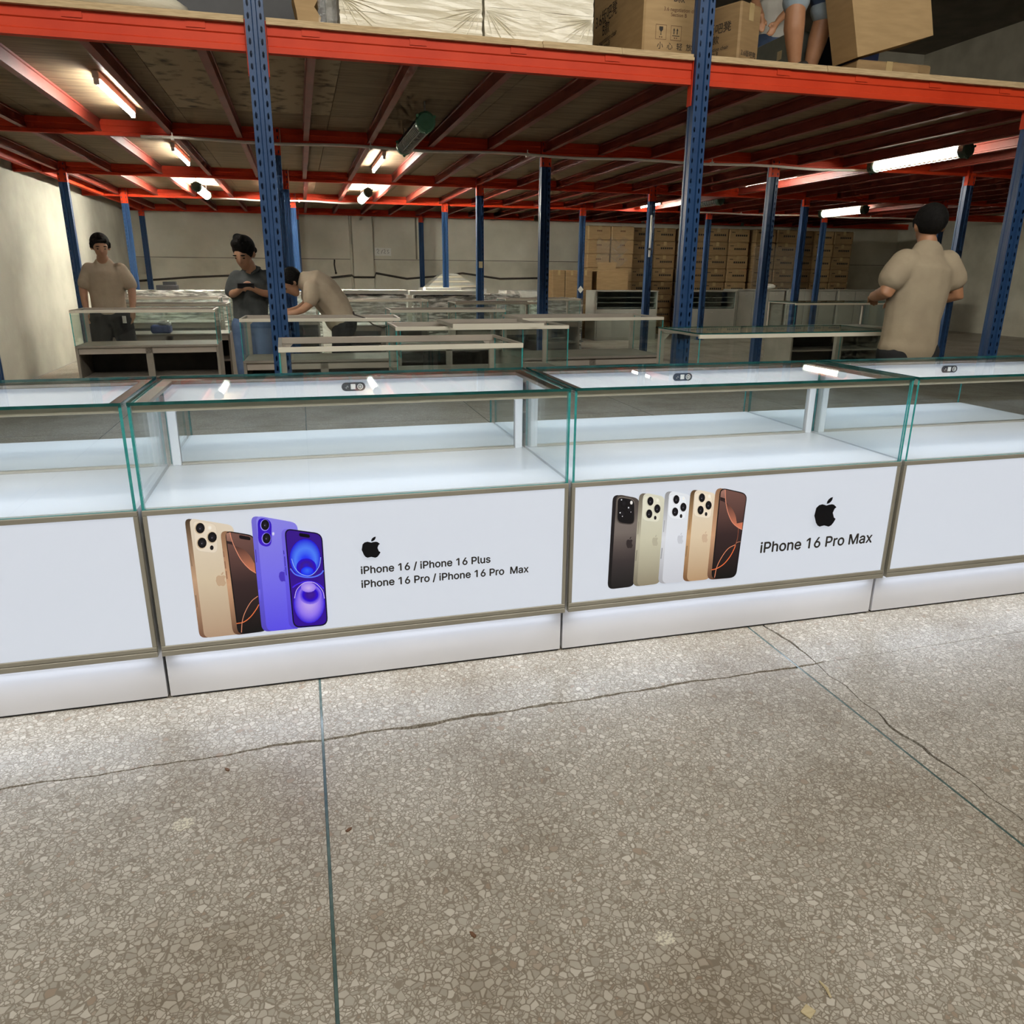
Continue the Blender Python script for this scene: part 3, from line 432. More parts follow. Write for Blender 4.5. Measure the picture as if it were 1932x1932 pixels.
  ('s',[(0.4097,0.4615),(0.4111,0.4544),(0.4124,0.4471),(0.4139,0.44),(0.416,0.4332),(0.4189,0.4269),(0.4222,0.4209),(0.4261,0.4154),(0.4306,0.4106),(0.4361,0.4063),(0.4424,0.4026),(0.449,0.3999),(0.4552,0.3986),(0.4609,0.3989),(0.4664,0.4007),(0.4717,0.4035),(0.4766,0.4073),(0.4814,0.412),(0.4861,0.4179),(0.4903,0.4244),(0.4937,0.431),(0.496,0.4377),(0.4974,0.4447),(0.4984,0.4516),(0.4996,0.4585)],[(0.4116,0.462),(0.413,0.4549),(0.4143,0.4476),(0.4158,0.4406),(0.4178,0.4341),(0.4206,0.428),(0.4238,0.4222),(0.4275,0.4169),(0.4318,0.4123),(0.4371,0.4082),(0.4432,0.4047),(0.4495,0.402),(0.4553,0.4008),(0.4606,0.4011),(0.4657,0.4028),(0.4706,0.4055),(0.4754,0.409),(0.48,0.4136),(0.4846,0.4193),(0.4887,0.4256),(0.4919,0.432),(0.4941,0.4384),(0.4954,0.4451),(0.4965,0.452),(0.4976,0.4589)],(150,180,255)),
  ('s',[(0.4073,0.3634),(0.4113,0.3662),(0.415,0.3691),(0.419,0.3717),(0.424,0.3739),(0.4306,0.3761),(0.4382,0.3781),(0.4462,0.3795),(0.4537,0.3797),(0.4611,0.3784),(0.4687,0.3758),(0.4759,0.3725),(0.4822,0.3689),(0.4872,0.3649),(0.4913,0.3603),(0.4953,0.3553),(0.4994,0.3504)],[(0.4052,0.3672),(0.4091,0.3699),(0.4129,0.3728),(0.4173,0.3757),(0.4227,0.3781),(0.4295,0.3804),(0.4374,0.3825),(0.4458,0.384),(0.454,0.3842),(0.462,0.3827),(0.47,0.3801),(0.4776,0.3766),(0.4843,0.3728),(0.4898,0.3684),(0.4943,0.3634),(0.4983,0.3583),(0.5024,0.3534)],(70,40,235)),
  ('r',[(0.5011,0.3018),(0.4985,0.285),(0.4932,0.2695),(0.4855,0.2562),(0.4759,0.2459),(0.465,0.2392),(0.4534,0.2365),(0.4418,0.238),(0.4309,0.2435),(0.4214,0.2528),(0.4137,0.2652),(0.4084,0.28),(0.4056,0.2963),(0.4057,0.3132),(0.4084,0.3297),(0.4137,0.3448),(0.4213,0.3578),(0.4307,0.3679),(0.4414,0.3746),(0.4528,0.3773),(0.4642,0.3761),(0.475,0.3709),(0.4846,0.362),(0.4924,0.3498),(0.498,0.3352),(0.5009,0.3189)],[(200,176,246),(186,158,246),(150,120,246),(46,10,222)],(0,-0.1)),
  ('r',[(0.493,0.3314),(0.4905,0.3213),(0.4848,0.3125),(0.4764,0.3061),(0.4662,0.3025),(0.4552,0.3021),(0.4444,0.3051),(0.4351,0.311),(0.4279,0.3192),(0.4237,0.3291),(0.4229,0.3395),(0.4254,0.3495),(0.4311,0.3581),(0.4393,0.3645),(0.4494,0.3681),(0.4603,0.3686),(0.471,0.3658),(0.4805,0.36),(0.4877,0.3518),(0.4921,0.3419)],[(66,30,150),(60,20,150),(40,0,215),(150,120,246)],(0,0)),
  ('r',[(0.4773,0.3588),(0.475,0.3523),(0.4696,0.3472),(0.4618,0.3443),(0.4529,0.344),(0.4442,0.3463),(0.4371,0.3509),(0.4326,0.3571),(0.4314,0.3639),(0.4336,0.3703),(0.439,0.3754),(0.4467,0.3783),(0.4556,0.3786),(0.4643,0.3764),(0.4715,0.3718),(0.476,0.3656)],[(206,180,248),(150,120,240)],(0,0.2)),
  ('s',[(0.4105,0.3279),(0.4123,0.3349),(0.414,0.342),(0.416,0.3487),(0.4189,0.3549),(0.423,0.3606),(0.4281,0.3662),(0.4336,0.371),(0.4388,0.3746),(0.4438,0.3769),(0.4487,0.378),(0.4536,0.3782),(0.4586,0.3779),(0.4634,0.3772),(0.4682,0.3759),(0.4729,0.3738),(0.4775,0.3704),(0.4824,0.3653),(0.4875,0.3588),(0.4921,0.3517),(0.4956,0.3447),(0.4976,0.3382),(0.4985,0.3314),(0.4991,0.3245),(0.4998,0.3175)],[(0.4083,0.3287),(0.4102,0.3357),(0.4119,0.3428),(0.4139,0.3497),(0.417,0.3563),(0.4214,0.3623),(0.4266,0.3681),(0.4323,0.3731),(0.4378,0.3769),(0.4431,0.3793),(0.4484,0.3805),(0.4536,0.3807),(0.4587,0.3804),(0.4638,0.3797),(0.4689,0.3783),(0.474,0.376),(0.4789,0.3724),(0.484,0.3671),(0.4892,0.3604),(0.494,0.353),(0.4976,0.3458),(0.4998,0.3387),(0.5008,0.3317),(0.5013,0.3247),(0.5021,0.3178)],(196,176,250)),
  ('g',[(0.4388,0.539),(0.4391,0.5411),(0.4397,0.5426),(0.4408,0.5435),(0.4422,0.5438),(0.4441,0.5436),(0.4652,0.5381),(0.4671,0.5374),(0.4686,0.5363),(0.4696,0.5349),(0.4703,0.533),(0.4705,0.5308),(0.4705,0.5313),(0.4703,0.5293),(0.4697,0.5278),(0.4686,0.5268),(0.4672,0.5265),(0.4653,0.5268),(0.4439,0.5323),(0.4421,0.533),(0.4406,0.5341),(0.4396,0.5355),(0.439,0.5373),(0.4388,0.5395)],[(10,8,16),(10,8,16)]),
  ('s',[(0.388,0.491),(0.3881,0.488),(0.3882,0.4849),(0.3883,0.4818),(0.3884,0.4788)],[(0.3904,0.4911),(0.3905,0.4881),(0.3906,0.485),(0.3907,0.482),(0.3908,0.4789)],(60,48,170)),
  ('s',[(0.3893,0.4719),(0.3892,0.4638),(0.3891,0.4556),(0.389,0.4474),(0.3889,0.4392)],[(0.3917,0.4719),(0.3916,0.4638),(0.3915,0.4556),(0.3914,0.4474),(0.3913,0.4391)],(60,48,170)),
  ('s',[(0.3896,0.4363),(0.3896,0.4294),(0.3896,0.4226),(0.3897,0.4156),(0.3897,0.4087)],[(0.3921,0.4363),(0.3921,0.4295),(0.3921,0.4226),(0.3921,0.4157),(0.3921,0.4087)],(60,48,170)),
 ],
 'l1': [
  ('g',[(0.6571,0.4942),(0.6518,0.4962),(0.6452,0.4983),(0.6364,0.4966),(0.6297,0.4908),(0.6261,0.4723),(0.6322,0.4543),(0.6369,0.4476),(0.6432,0.4441),(0.6489,0.4451),(0.6554,0.4459),(0.6616,0.4438),(0.6673,0.4419),(0.6739,0.4441),(0.6791,0.4497),(0.6833,0.4562),(0.6848,0.4595),(0.68,0.4631),(0.6757,0.4749),(0.68,0.4847),(0.6843,0.4878),(0.6772,0.4943),(0.6713,0.4961),(0.663,0.4954),(0.6571,0.4942)],[(10,10,14),(10,10,14)]),
  ('g',[(0.6679,0.5023),(0.6712,0.5073),(0.6723,0.5134),(0.6664,0.5122),(0.6612,0.5089),(0.6579,0.5042),(0.6567,0.4983),(0.6628,0.499),(0.6679,0.5023)],[(10,10,14),(10,10,14)]),
 ],
 'p2a': [
  ('g',[(0.1524,0.5728),(0.1534,0.5811),(0.1564,0.5872),(0.1613,0.5908),(0.1681,0.5922),(0.1769,0.5912),(0.2284,0.5798),(0.2373,0.5769),(0.2441,0.5725),(0.2491,0.5666),(0.252,0.5592),(0.253,0.5503),(0.2522,0.2705),(0.2511,0.2615),(0.2481,0.2544),(0.2431,0.2493),(0.236,0.2461),(0.227,0.245),(0.1743,0.2442),(0.1654,0.2451),(0.1585,0.248),(0.1536,0.253),(0.1507,0.2599),(0.1497,0.2689)],[(40,36,38),(34,30,32),(30,28,28)]),
  ('g',[(0.1653,0.5741),(0.1663,0.5819),(0.1691,0.5875),(0.1737,0.5908),(0.1801,0.5919),(0.1883,0.5907),(0.23,0.5802),(0.2382,0.5772),(0.2447,0.5729),(0.2493,0.5672),(0.2521,0.5601),(0.253,0.5517),(0.2522,0.2691),(0.2512,0.2605),(0.2483,0.2539),(0.2436,0.2492),(0.2369,0.2463),(0.2284,0.2454),(0.1856,0.2455),(0.1771,0.2465),(0.1706,0.2493),(0.1659,0.254),(0.1632,0.2606),(0.1623,0.2691)],[(78,70,66),(88,80,76),(128,118,112),(98,88,84),(66,58,58),(50,46,46),(34,32,32)]),
  ('g',[(0.168,0.5665),(0.1686,0.5744),(0.1711,0.5801),(0.1755,0.5836),(0.1819,0.5849),(0.1901,0.584),(0.2131,0.5788),(0.2214,0.576),(0.228,0.5719),(0.2328,0.5663),(0.2358,0.5593),(0.237,0.5509),(0.2386,0.5009),(0.238,0.4928),(0.2354,0.4869),(0.2308,0.4831),(0.2244,0.4816),(0.216,0.4822),(0.1937,0.4863),(0.1853,0.4888),(0.1788,0.4927),(0.174,0.4982),(0.171,0.5051),(0.1698,0.5135)],[(128,118,108),(70,64,60)]),
  ('g',[(0.1713,0.5651),(0.1718,0.5723),(0.1741,0.5774),(0.178,0.5806),(0.1837,0.5817),(0.1911,0.5808),(0.2132,0.5759),(0.2207,0.5734),(0.2266,0.5697),(0.2309,0.5646),(0.2336,0.5583),(0.2346,0.5508),(0.2362,0.5022),(0.2356,0.495),(0.2333,0.4897),(0.2292,0.4864),(0.2234,0.4851),(0.2159,0.4857),(0.195,0.4899),(0.1875,0.4922),(0.1815,0.4958),(0.1772,0.5008),(0.1745,0.507),(0.1733,0.5146)],[(30,27,30),(24,22,24)]),
  ('r',[(0.2077,0.5602),(0.2067,0.5536),(0.2033,0.5485),(0.1983,0.546),(0.1927,0.5464),(0.1874,0.5497),(0.1837,0.5553),(0.1822,0.5621),(0.1832,0.5686),(0.1866,0.5737),(0.1916,0.5762),(0.1972,0.5758),(0.2025,0.5725),(0.2062,0.5669)],[(40,38,42),(18,16,18)],(0,0)),
  ('r',[(0.2294,0.5387),(0.2284,0.5321),(0.2251,0.527),(0.22,0.5244),(0.2143,0.5249),(0.2091,0.5282),(0.2053,0.5339),(0.2038,0.5406),(0.2048,0.5472),(0.2082,0.5523),(0.2132,0.5548),(0.2189,0.5544),(0.2241,0.5511),(0.2279,0.5455)],[(40,38,42),(18,16,18)],(0,0)),
  ('r',[(0.2038,0.5236),(0.2028,0.517),(0.1995,0.5119),(0.1944,0.5093),(0.1887,0.5098),(0.1835,0.5132),(0.1798,0.5188),(0.1783,0.5256),(0.1793,0.5321),(0.1827,0.5372),(0.1877,0.5398),(0.1934,0.5393),(0.1986,0.536),(0.2023,0.5304)],[(40,38,42),(18,16,18)],(0,0)),
  ('r',[(0.1875,0.5744),(0.1863,0.5718),(0.1837,0.572),(0.1823,0.5748),(0.1836,0.5773),(0.1862,0.5771)],[(255,255,255),(180,180,190)],(0,0)),
  ('r',[(0.2159,0.544),(0.2145,0.5411),(0.2116,0.5413),(0.21,0.5444),(0.2114,0.5473),(0.2143,0.547)],[(255,255,255),(180,180,190)],(0,0)),
  ('r',[(0.1849,0.5279),(0.1837,0.5253),(0.181,0.5255),(0.1796,0.5283),(0.1809,0.5309),(0.1835,0.5307)],[(255,255,255),(180,180,190)],(0,0)),
  ('r',[(0.1934,0.5144),(0.1925,0.5124),(0.1905,0.5126),(0.1894,0.5148),(0.1903,0.5168),(0.1924,0.5166)],[(255,255,255),(180,180,190)],(0,0)),
  ('r',[(0.224,0.5277),(0.2232,0.526),(0.2215,0.5261),(0.2205,0.528),(0.2213,0.5297),(0.2231,0.5296)],[(255,255,255),(180,180,190)],(0,0)),
  ('r',[(0.2274,0.5615),(0.226,0.5564),(0.2224,0.5545),(0.2186,0.557),(0.2169,0.5623),(0.2182,0.5674),(0.2219,0.5693),(0.2256,0.5669)],[(255,255,255),(210,205,200)],(0,0)),
  ('g',[(0.2234,0.4251),(0.221,0.4262),(0.2181,0.4274),(0.2145,0.4262),(0.2119,0.4225),(0.2113,0.4111),(0.2147,0.4004),(0.217,0.3964),(0.2198,0.3944),(0.2222,0.3951),(0.2249,0.3957),(0.2276,0.3946),(0.2301,0.3936),(0.2328,0.395),(0.2347,0.3985),(0.2362,0.4026),(0.2366,0.4045),(0.2345,0.4067),(0.2321,0.4137),(0.2335,0.4198),(0.2352,0.4217),(0.2318,0.4255),(0.2293,0.4265),(0.2258,0.4259),(0.2234,0.4251)],[(54,46,46),(54,46,46)]),
  ('g',[(0.2275,0.4302),(0.2287,0.4333),(0.2289,0.437),(0.2265,0.4362),(0.2244,0.4341),(0.2233,0.4312),(0.223,0.4275),(0.2256,0.4281),(0.2275,0.4302)],[(54,46,46),(54,46,46)]),
 ],
 'p2b': [
  ('g',[(0.249,0.5741),(0.25,0.5821),(0.2529,0.5878),(0.2576,0.5913),(0.2641,0.5925),(0.2725,0.5916),(0.3248,0.58),(0.3333,0.5773),(0.34,0.5731),(0.3447,0.5675),(0.3476,0.5604),(0.3487,0.552),(0.3518,0.2712),(0.3509,0.2626),(0.3481,0.2558),(0.3434,0.2509),(0.3367,0.2479),(0.3281,0.2468),(0.2698,0.2458),(0.2613,0.2466),(0.2547,0.2493),(0.25,0.254),(0.2472,0.2605),(0.2464,0.269)],[(110,102,88),(196,190,168),(120,112,94)]),
  ('g',[(0.2642,0.5742),(0.2652,0.5817),(0.2679,0.587),(0.2723,0.5902),(0.2785,0.5913),(0.2865,0.5902),(0.3261,0.5804),(0.3341,0.5775),(0.3404,0.5734),(0.3449,0.5679),(0.3477,0.5612),(0.3487,0.5531),(0.3518,0.27),(0.351,0.2618),(0.3483,0.2554),(0.3438,0.2507),(0.3375,0.2478),(0.3293,0.2467),(0.2842,0.2456),(0.2761,0.2462),(0.2698,0.2488),(0.2653,0.2532),(0.2627,0.2594),(0.2618,0.2675)],[(222,220,200),(204,200,176),(146,136,114)]),
  ('g',[(0.2632,0.5668),(0.2639,0.5738),(0.2662,0.5789),(0.2702,0.5821),(0.2758,0.5833),(0.2832,0.5827),(0.311,0.5772),(0.3185,0.575),(0.3243,0.5715),(0.3285,0.5667),(0.3312,0.5606),(0.3322,0.5532),(0.3336,0.5014),(0.333,0.4943),(0.3306,0.4891),(0.3266,0.4859),(0.3208,0.4846),(0.3134,0.4852),(0.2857,0.4905),(0.2783,0.4928),(0.2724,0.4963),(0.2682,0.5011),(0.2656,0.5072),(0.2646,0.5146)],[(210,209,190),(210,209,190)]),
  ('g',[(0.2644,0.5662),(0.2651,0.573),(0.2673,0.5779),(0.2712,0.581),(0.2767,0.5822),(0.2838,0.5815),(0.3105,0.5762),(0.3177,0.5739),(0.3234,0.5705),(0.3275,0.5658),(0.3301,0.5599),(0.331,0.5527),(0.3324,0.5021),(0.3318,0.4952),(0.3295,0.4902),(0.3256,0.487),(0.32,0.4858),(0.3127,0.4864),(0.2862,0.4916),(0.279,0.4938),(0.2733,0.4973),(0.2692,0.502),(0.2667,0.5079),(0.2657,0.5151)],[(228,226,206),(228,226,206)]),
  ('r',[(0.3046,0.5607),(0.3036,0.5529),(0.3002,0.5469),(0.295,0.5438),(0.2891,0.5442),(0.2836,0.5481),(0.2797,0.5547),(0.278,0.5626),(0.279,0.5703),(0.2824,0.5763),(0.2876,0.5794),(0.2935,0.579),(0.299,0.5751),(0.3029,0.5686)],[(206,202,180),(206,202,180)],(0,0)),
  ('r',[(0.3048,0.5615),(0.3039,0.5546),(0.3009,0.5493),(0.2963,0.5466),(0.2911,0.5469),(0.2862,0.5504),(0.2827,0.5562),(0.2813,0.5632),(0.2821,0.5701),(0.2851,0.5754),(0.2897,0.5781),(0.295,0.5777),(0.2998,0.5743),(0.3033,0.5685)],[(48,44,52),(22,20,24),(14,12,16)],(0,0)),
  ('r',[(0.2934,0.5601),(0.2927,0.5586),(0.2913,0.5587),(0.2905,0.5603),(0.2911,0.5617),(0.2926,0.5616)],[(190,190,200),(120,120,130)],(0,0)),
  ('r',[(0.3325,0.5314),(0.3315,0.5236),(0.3281,0.5175),(0.3229,0.5144),(0.3169,0.5149),(0.3114,0.5188),(0.3074,0.5255),(0.3057,0.5334),(0.3067,0.5412),(0.3101,0.5473),(0.3153,0.5504),(0.3213,0.5499),(0.3268,0.546),(0.3308,0.5394)],[(206,202,180),(206,202,180)],(0,0)),
  ('r',[(0.3327,0.5322),(0.3318,0.5253),(0.3288,0.52),(0.3242,0.5172),(0.3189,0.5176),(0.314,0.5211),(0.3105,0.527),(0.309,0.5341),(0.3098,0.5409),(0.3129,0.5463),(0.3175,0.549),(0.3227,0.5486),(0.3276,0.5452),(0.3312,0.5393)],[(48,44,52),(22,20,24),(14,12,16)],(0,0)),
  ('r',[(0.3212,0.5308),(0.3206,0.5294),(0.3191,0.5295),(0.3183,0.5311),(0.3189,0.5325),(0.3204,0.5324)],[(190,190,200),(120,120,130)],(0,0)),
  ('r',[(0.3028,0.515),(0.3018,0.5072),(0.2984,0.5012),(0.2932,0.4981),(0.2872,0.4986),(0.2817,0.5025),(0.2778,0.5091),(0.2761,0.5171),(0.2771,0.5249),(0.2805,0.5309),(0.2857,0.534),(0.2917,0.5336),(0.2972,0.5297),(0.3011,0.523)],[(206,202,180),(206,202,180)],(0,0)),
  ('r',[(0.303,0.5159),(0.3021,0.509),(0.2991,0.5036),(0.2945,0.5009),(0.2892,0.5013),(0.2844,0.5048),(0.2809,0.5106),(0.2794,0.5177),(0.2803,0.5246),(0.2833,0.5299),(0.2879,0.5327),(0.2931,0.5323),(0.298,0.5288),(0.3015,0.523)],[(48,44,52),(22,20,24),(14,12,16)],(0,0)),
  ('r',[(0.2916,0.5145),(0.2909,0.513),(0.2894,0.5132),(0.2886,0.5147),(0.2893,0.5161),(0.2908,0.516)],[(190,190,200),(120,120,130)],(0,0)),
  ('r',[(0.3199,0.5002),(0.3191,0.4959),(0.3168,0.4934),(0.3137,0.4936),(0.3111,0.4965),(0.3099,0.501),(0.3107,0.5053),(0.3131,0.5078),(0.3161,0.5075),(0.3188,0.5046)],[(40,34,36),(20,18,20)],(0,0)),
  ('r',[(0.3254,0.5628),(0.3244,0.5582),(0.3216,0.5555),(0.318,0.5558),(0.3149,0.5589),(0.3135,0.5637),(0.3144,0.5683),(0.3173,0.571),(0.3209,0.5707),(0.324,0.5676)],[(250,246,236),(234,232,212)],(0,0)),
  ('g',[(0.3198,0.4253),(0.3177,0.4264),(0.315,0.4275),(0.3117,0.4263),(0.3093,0.4227),(0.3089,0.4115),(0.3121,0.401),(0.3143,0.3971),(0.3169,0.3952),(0.319,0.3959),(0.3215,0.3965),(0.324,0.3954),(0.3263,0.3944),(0.3287,0.3959),(0.3305,0.3993),(0.3318,0.4033),(0.3322,0.4052),(0.3302,0.4073),(0.3279,0.4142),(0.3292,0.4201),(0.3307,0.4221),(0.3276,0.4258),(0.3252,0.4267),(0.322,0.4261),(0.3198,0.4253)],[(184,178,156),(184,178,156)]),
  ('g',[(0.3236,0.4304),(0.3246,0.4334),(0.3248,0.437),(0.3226,0.4363),(0.3207,0.4342),(0.3196,0.4313),(0.3195,0.4277),(0.3218,0.4283),(0.3236,0.4304)],[(184,178,156),(184,178,156)]),
  ('s',[(0.2514,0.4913),(0.2514,0.4798),(0.2513,0.4684),(0.2513,0.4568),(0.2512,0.4453)],[(0.2538,0.491),(0.2537,0.4796),(0.2537,0.4681),(0.2536,0.4565),(0.2536,0.445)],(141,136,120)),
  ('s',[(0.2504,0.3861),(0.2499,0.3759),(0.2494,0.3657),(0.2489,0.3555),(0.2484,0.3453)],[(0.2545,0.3853),(0.254,0.3752),(0.2536,0.365),(0.2531,0.3548),(0.2526,0.3446)],(141,136,120)),
 ],
 'p2c': [
  ('g',[(0.3457,0.5751),(0.3467,0.583),(0.3495,0.5888),(0.3543,0.5922),(0.3609,0.5935),(0.3694,0.5924),(0.4237,0.58),(0.4323,0.5771),(0.4391,0.5729),(0.4439,0.5672),(0.4468,0.5601),(0.4478,0.5515),(0.4496,0.2697),(0.4486,0.2611),(0.4457,0.2544),(0.4409,0.2497),(0.434,0.2469),(0.4252,0.2461),(0.3674,0.2471),(0.3587,0.2482),(0.352,0.2512),(0.3472,0.2561),(0.3443,0.2628),(0.3434,0.2714)],[(150,150,152),(222,224,230),(170,170,176)]),
  ('g',[(0.3611,0.5751),(0.3621,0.5827),(0.3648,0.588),(0.3693,0.5912),(0.3756,0.5922),(0.3837,0.591),(0.425,0.5804),(0.4331,0.5774),(0.4395,0.5732),(0.4441,0.5676),(0.4468,0.5608),(0.4478,0.5527),(0.4496,0.2685),(0.4487,0.2603),(0.4459,0.254),(0.4413,0.2495),(0.4348,0.2468),(0.4265,0.246),(0.382,0.2468),(0.3737,0.2478),(0.3673,0.2507),(0.3627,0.2553),(0.36,0.2617),(0.3592,0.2698)],[(232,236,242),(226,230,238),(206,208,216)]),
  ('g',[(0.3616,0.5659),(0.3623,0.5729),(0.3647,0.578),(0.3687,0.5812),(0.3745,0.5824),(0.382,0.5817),(0.4101,0.576),(0.4176,0.5737),(0.4235,0.5701),(0.4278,0.5652),(0.4305,0.559),(0.4314,0.5516),(0.4324,0.5029),(0.4317,0.4958),(0.4293,0.4906),(0.4252,0.4873),(0.4193,0.486),(0.4117,0.4867),(0.3842,0.4921),(0.3766,0.4944),(0.3707,0.498),(0.3664,0.5028),(0.3638,0.509),(0.3628,0.5164)],[(220,224,229),(220,224,229)]),
  ('g',[(0.3629,0.5652),(0.3635,0.5721),(0.3658,0.577),(0.3698,0.5801),(0.3754,0.5812),(0.3826,0.5805),(0.4095,0.5749),(0.4169,0.5726),(0.4226,0.5691),(0.4268,0.5643),(0.4293,0.5583),(0.4303,0.5511),(0.4312,0.5036),(0.4305,0.4967),(0.4282,0.4916),(0.4241,0.4885),(0.4184,0.4873),(0.4111,0.4879),(0.3847,0.4932),(0.3773,0.4955),(0.3716,0.499),(0.3674,0.5037),(0.3649,0.5097),(0.3639,0.5169)],[(238,242,248),(238,242,248)]),
  ('r',[(0.4024,0.5606),(0.4014,0.5528),(0.398,0.5467),(0.3928,0.5436),(0.3867,0.5441),(0.3811,0.548),(0.3771,0.5546),(0.3753,0.5626),(0.3763,0.5704),(0.3797,0.5764),(0.3849,0.5795),(0.3909,0.5791),(0.3965,0.5752),(0.4006,0.5686)],[(220,222,228),(220,222,228)],(0,0)),
  ('r',[(0.4026,0.5615),(0.4017,0.5545),(0.3987,0.5492),(0.3941,0.5464),(0.3887,0.5468),(0.3838,0.5503),(0.3802,0.5561),(0.3786,0.5632),(0.3795,0.5701),(0.3825,0.5755),(0.3871,0.5782),(0.3924,0.5778),(0.3974,0.5744),(0.401,0.5685)],[(48,44,52),(22,20,24),(14,12,16)],(0,0)),
  ('r',[(0.391,0.56),(0.3903,0.5586),(0.3888,0.5587),(0.388,0.5602),(0.3887,0.5617),(0.3902,0.5616)],[(190,190,200),(120,120,130)],(0,0)),
  ('r',[(0.4318,0.5305),(0.4309,0.5226),(0.4275,0.5165),(0.4222,0.5134),(0.4161,0.5139),(0.4105,0.5178),(0.4064,0.5245),(0.4046,0.5325),(0.4055,0.5404),(0.409,0.5465),(0.4142,0.5496),(0.4203,0.5491),(0.4259,0.5452),(0.43,0.5386)],[(220,222,228),(220,222,228)],(0,0)),
  ('r',[(0.432,0.5313),(0.4312,0.5244),(0.4282,0.519),(0.4235,0.5162),(0.4181,0.5166),(0.4131,0.5201),(0.4095,0.526),(0.4079,0.5332),(0.4088,0.5401),(0.4118,0.5455),(0.4164,0.5483),(0.4218,0.5479),(0.4268,0.5444),(0.4304,0.5385)],[(48,44,52),(22,20,24),(14,12,16)],(0,0)),
  ('r',[(0.4204,0.5299),(0.4197,0.5285),(0.4182,0.5286),(0.4174,0.5301),(0.4181,0.5316),(0.4196,0.5315)],[(190,190,200),(120,120,130)],(0,0)),
  ('r',[(0.4008,0.5155),(0.3999,0.5077),(0.3965,0.5016),(0.3912,0.4984),(0.3852,0.4989),(0.3795,0.5029),(0.3755,0.5096),(0.3737,0.5176),(0.3747,0.5254),(0.3781,0.5315),(0.3833,0.5346),(0.3894,0.5342),(0.395,0.5302),(0.3991,0.5236)],[(220,222,228),(220,222,228)],(0,0)),
  ('r',[(0.401,0.5164),(0.4002,0.5094),(0.3972,0.504),(0.3925,0.5013),(0.3872,0.5017),(0.3822,0.5052),(0.3786,0.5111),(0.377,0.5182),(0.3779,0.5252),(0.3809,0.5305),(0.3855,0.5333),(0.3909,0.5329),(0.3958,0.5294),(0.3995,0.5235)],[(48,44,52),(22,20,24),(14,12,16)],(0,0)),
  ('r',[(0.3894,0.515),(0.3888,0.5135),(0.3873,0.5136),(0.3864,0.5152),(0.3871,0.5166),(0.3886,0.5165)],[(190,190,200),(120,120,130)],(0,0)),
  ('r',[(0.4183,0.4997),(0.4176,0.4954),(0.4152,0.4928),(0.4121,0.4931),(0.4094,0.496),(0.4082,0.5005),(0.4089,0.5048),(0.4113,0.5073),(0.4145,0.5071),(0.4171,0.5042)],[(40,34,36),(20,18,20)],(0,0)),
  ('r',[(0.4233,0.5642),(0.4225,0.5596),(0.4196,0.5569),(0.4159,0.5571),(0.4127,0.5603),(0.4113,0.5651),(0.4122,0.5698),(0.4151,0.5725),(0.4188,0.5722),(0.4219,0.5691)],[(250,246,236),(244,248,254)],(0,0)),
  ('g',[(0.4166,0.4258),(0.4144,0.427),(0.4117,0.4281),(0.4083,0.4269),(0.406,0.4232),(0.4056,0.412),(0.4089,0.4014),(0.4112,0.3975),(0.4138,0.3955),(0.416,0.3963),(0.4185,0.3969),(0.4211,0.3958),(0.4234,0.3948),(0.4259,0.3962),(0.4276,0.3997),(0.4289,0.4037),(0.4293,0.4056),(0.4272,0.4077),(0.4249,0.4147),(0.4261,0.4207),(0.4276,0.4226),(0.4245,0.4264),(0.4221,0.4273),(0.4188,0.4267),(0.4166,0.4258)],[(205,208,216),(205,208,216)]),
  ('g',[(0.4204,0.431),(0.4214,0.434),(0.4215,0.4377),(0.4193,0.4369),(0.4174,0.4348),(0.4164,0.4319),(0.4162,0.4283),(0.4186,0.4289),(0.4204,0.431)],[(205,208,216),(205,208,216)]),
  ('s',[(0.3484,0.4894),(0.3484,0.4785),(0.3484,0.4677),(0.3483,0.4568),(0.3483,0.4459)],[(0.3508,0.4891),(0.3508,0.4782),(0.3507,0.4673),(0.3507,0.4565),(0.3507,0.4456)],(159,161,165)),
  ('s',[(0.3464,0.3863),(0.346,0.3761),(0.3456,0.3658),(0.3451,0.3556),(0.3447,0.3453)],[(0.3506,0.3856),(0.3502,0.3754),(0.3498,0.3651),(0.3494,0.3548),(0.349,0.3446)],(159,161,165)),
 ],
 'p2d': [
  ('g',[(0.4423,0.5744),(0.4433,0.5824),(0.4463,0.5882),(0.4511,0.5917),(0.4578,0.5929),(0.4665,0.5919),(0.5208,0.5797),(0.5295,0.5768),(0.5364,0.5725),(0.5414,0.5668),(0.5444,0.5596),(0.5455,0.551),(0.5499,0.27),(0.5491,0.2613),(0.5462,0.2545),(0.5413,0.2497),(0.5344,0.2468),(0.5255,0.2459),(0.464,0.2462),(0.4552,0.2472),(0.4484,0.2502),(0.4435,0.255),(0.4406,0.2617),(0.4397,0.2704)],[(90,68,46),(206,164,118),(120,84,56)]),
  ('g',[(0.458,0.5744),(0.459,0.582),(0.4617,0.5874),(0.4663,0.5906),(0.4727,0.5916),(0.481,0.5904),(0.5221,0.58),(0.5304,0.5771),(0.5369,0.5728),(0.5416,0.5672),(0.5444,0.5604),(0.5455,0.5522),(0.5499,0.2688),(0.5491,0.2605),(0.5464,0.254),(0.5418,0.2494),(0.5352,0.2467),(0.5268,0.2458),(0.4788,0.2459),(0.4704,0.2469),(0.4639,0.2496),(0.4593,0.2542),(0.4566,0.2606),(0.4557,0.2688)],[(236,222,200),(224,204,174),(186,152,116)]),
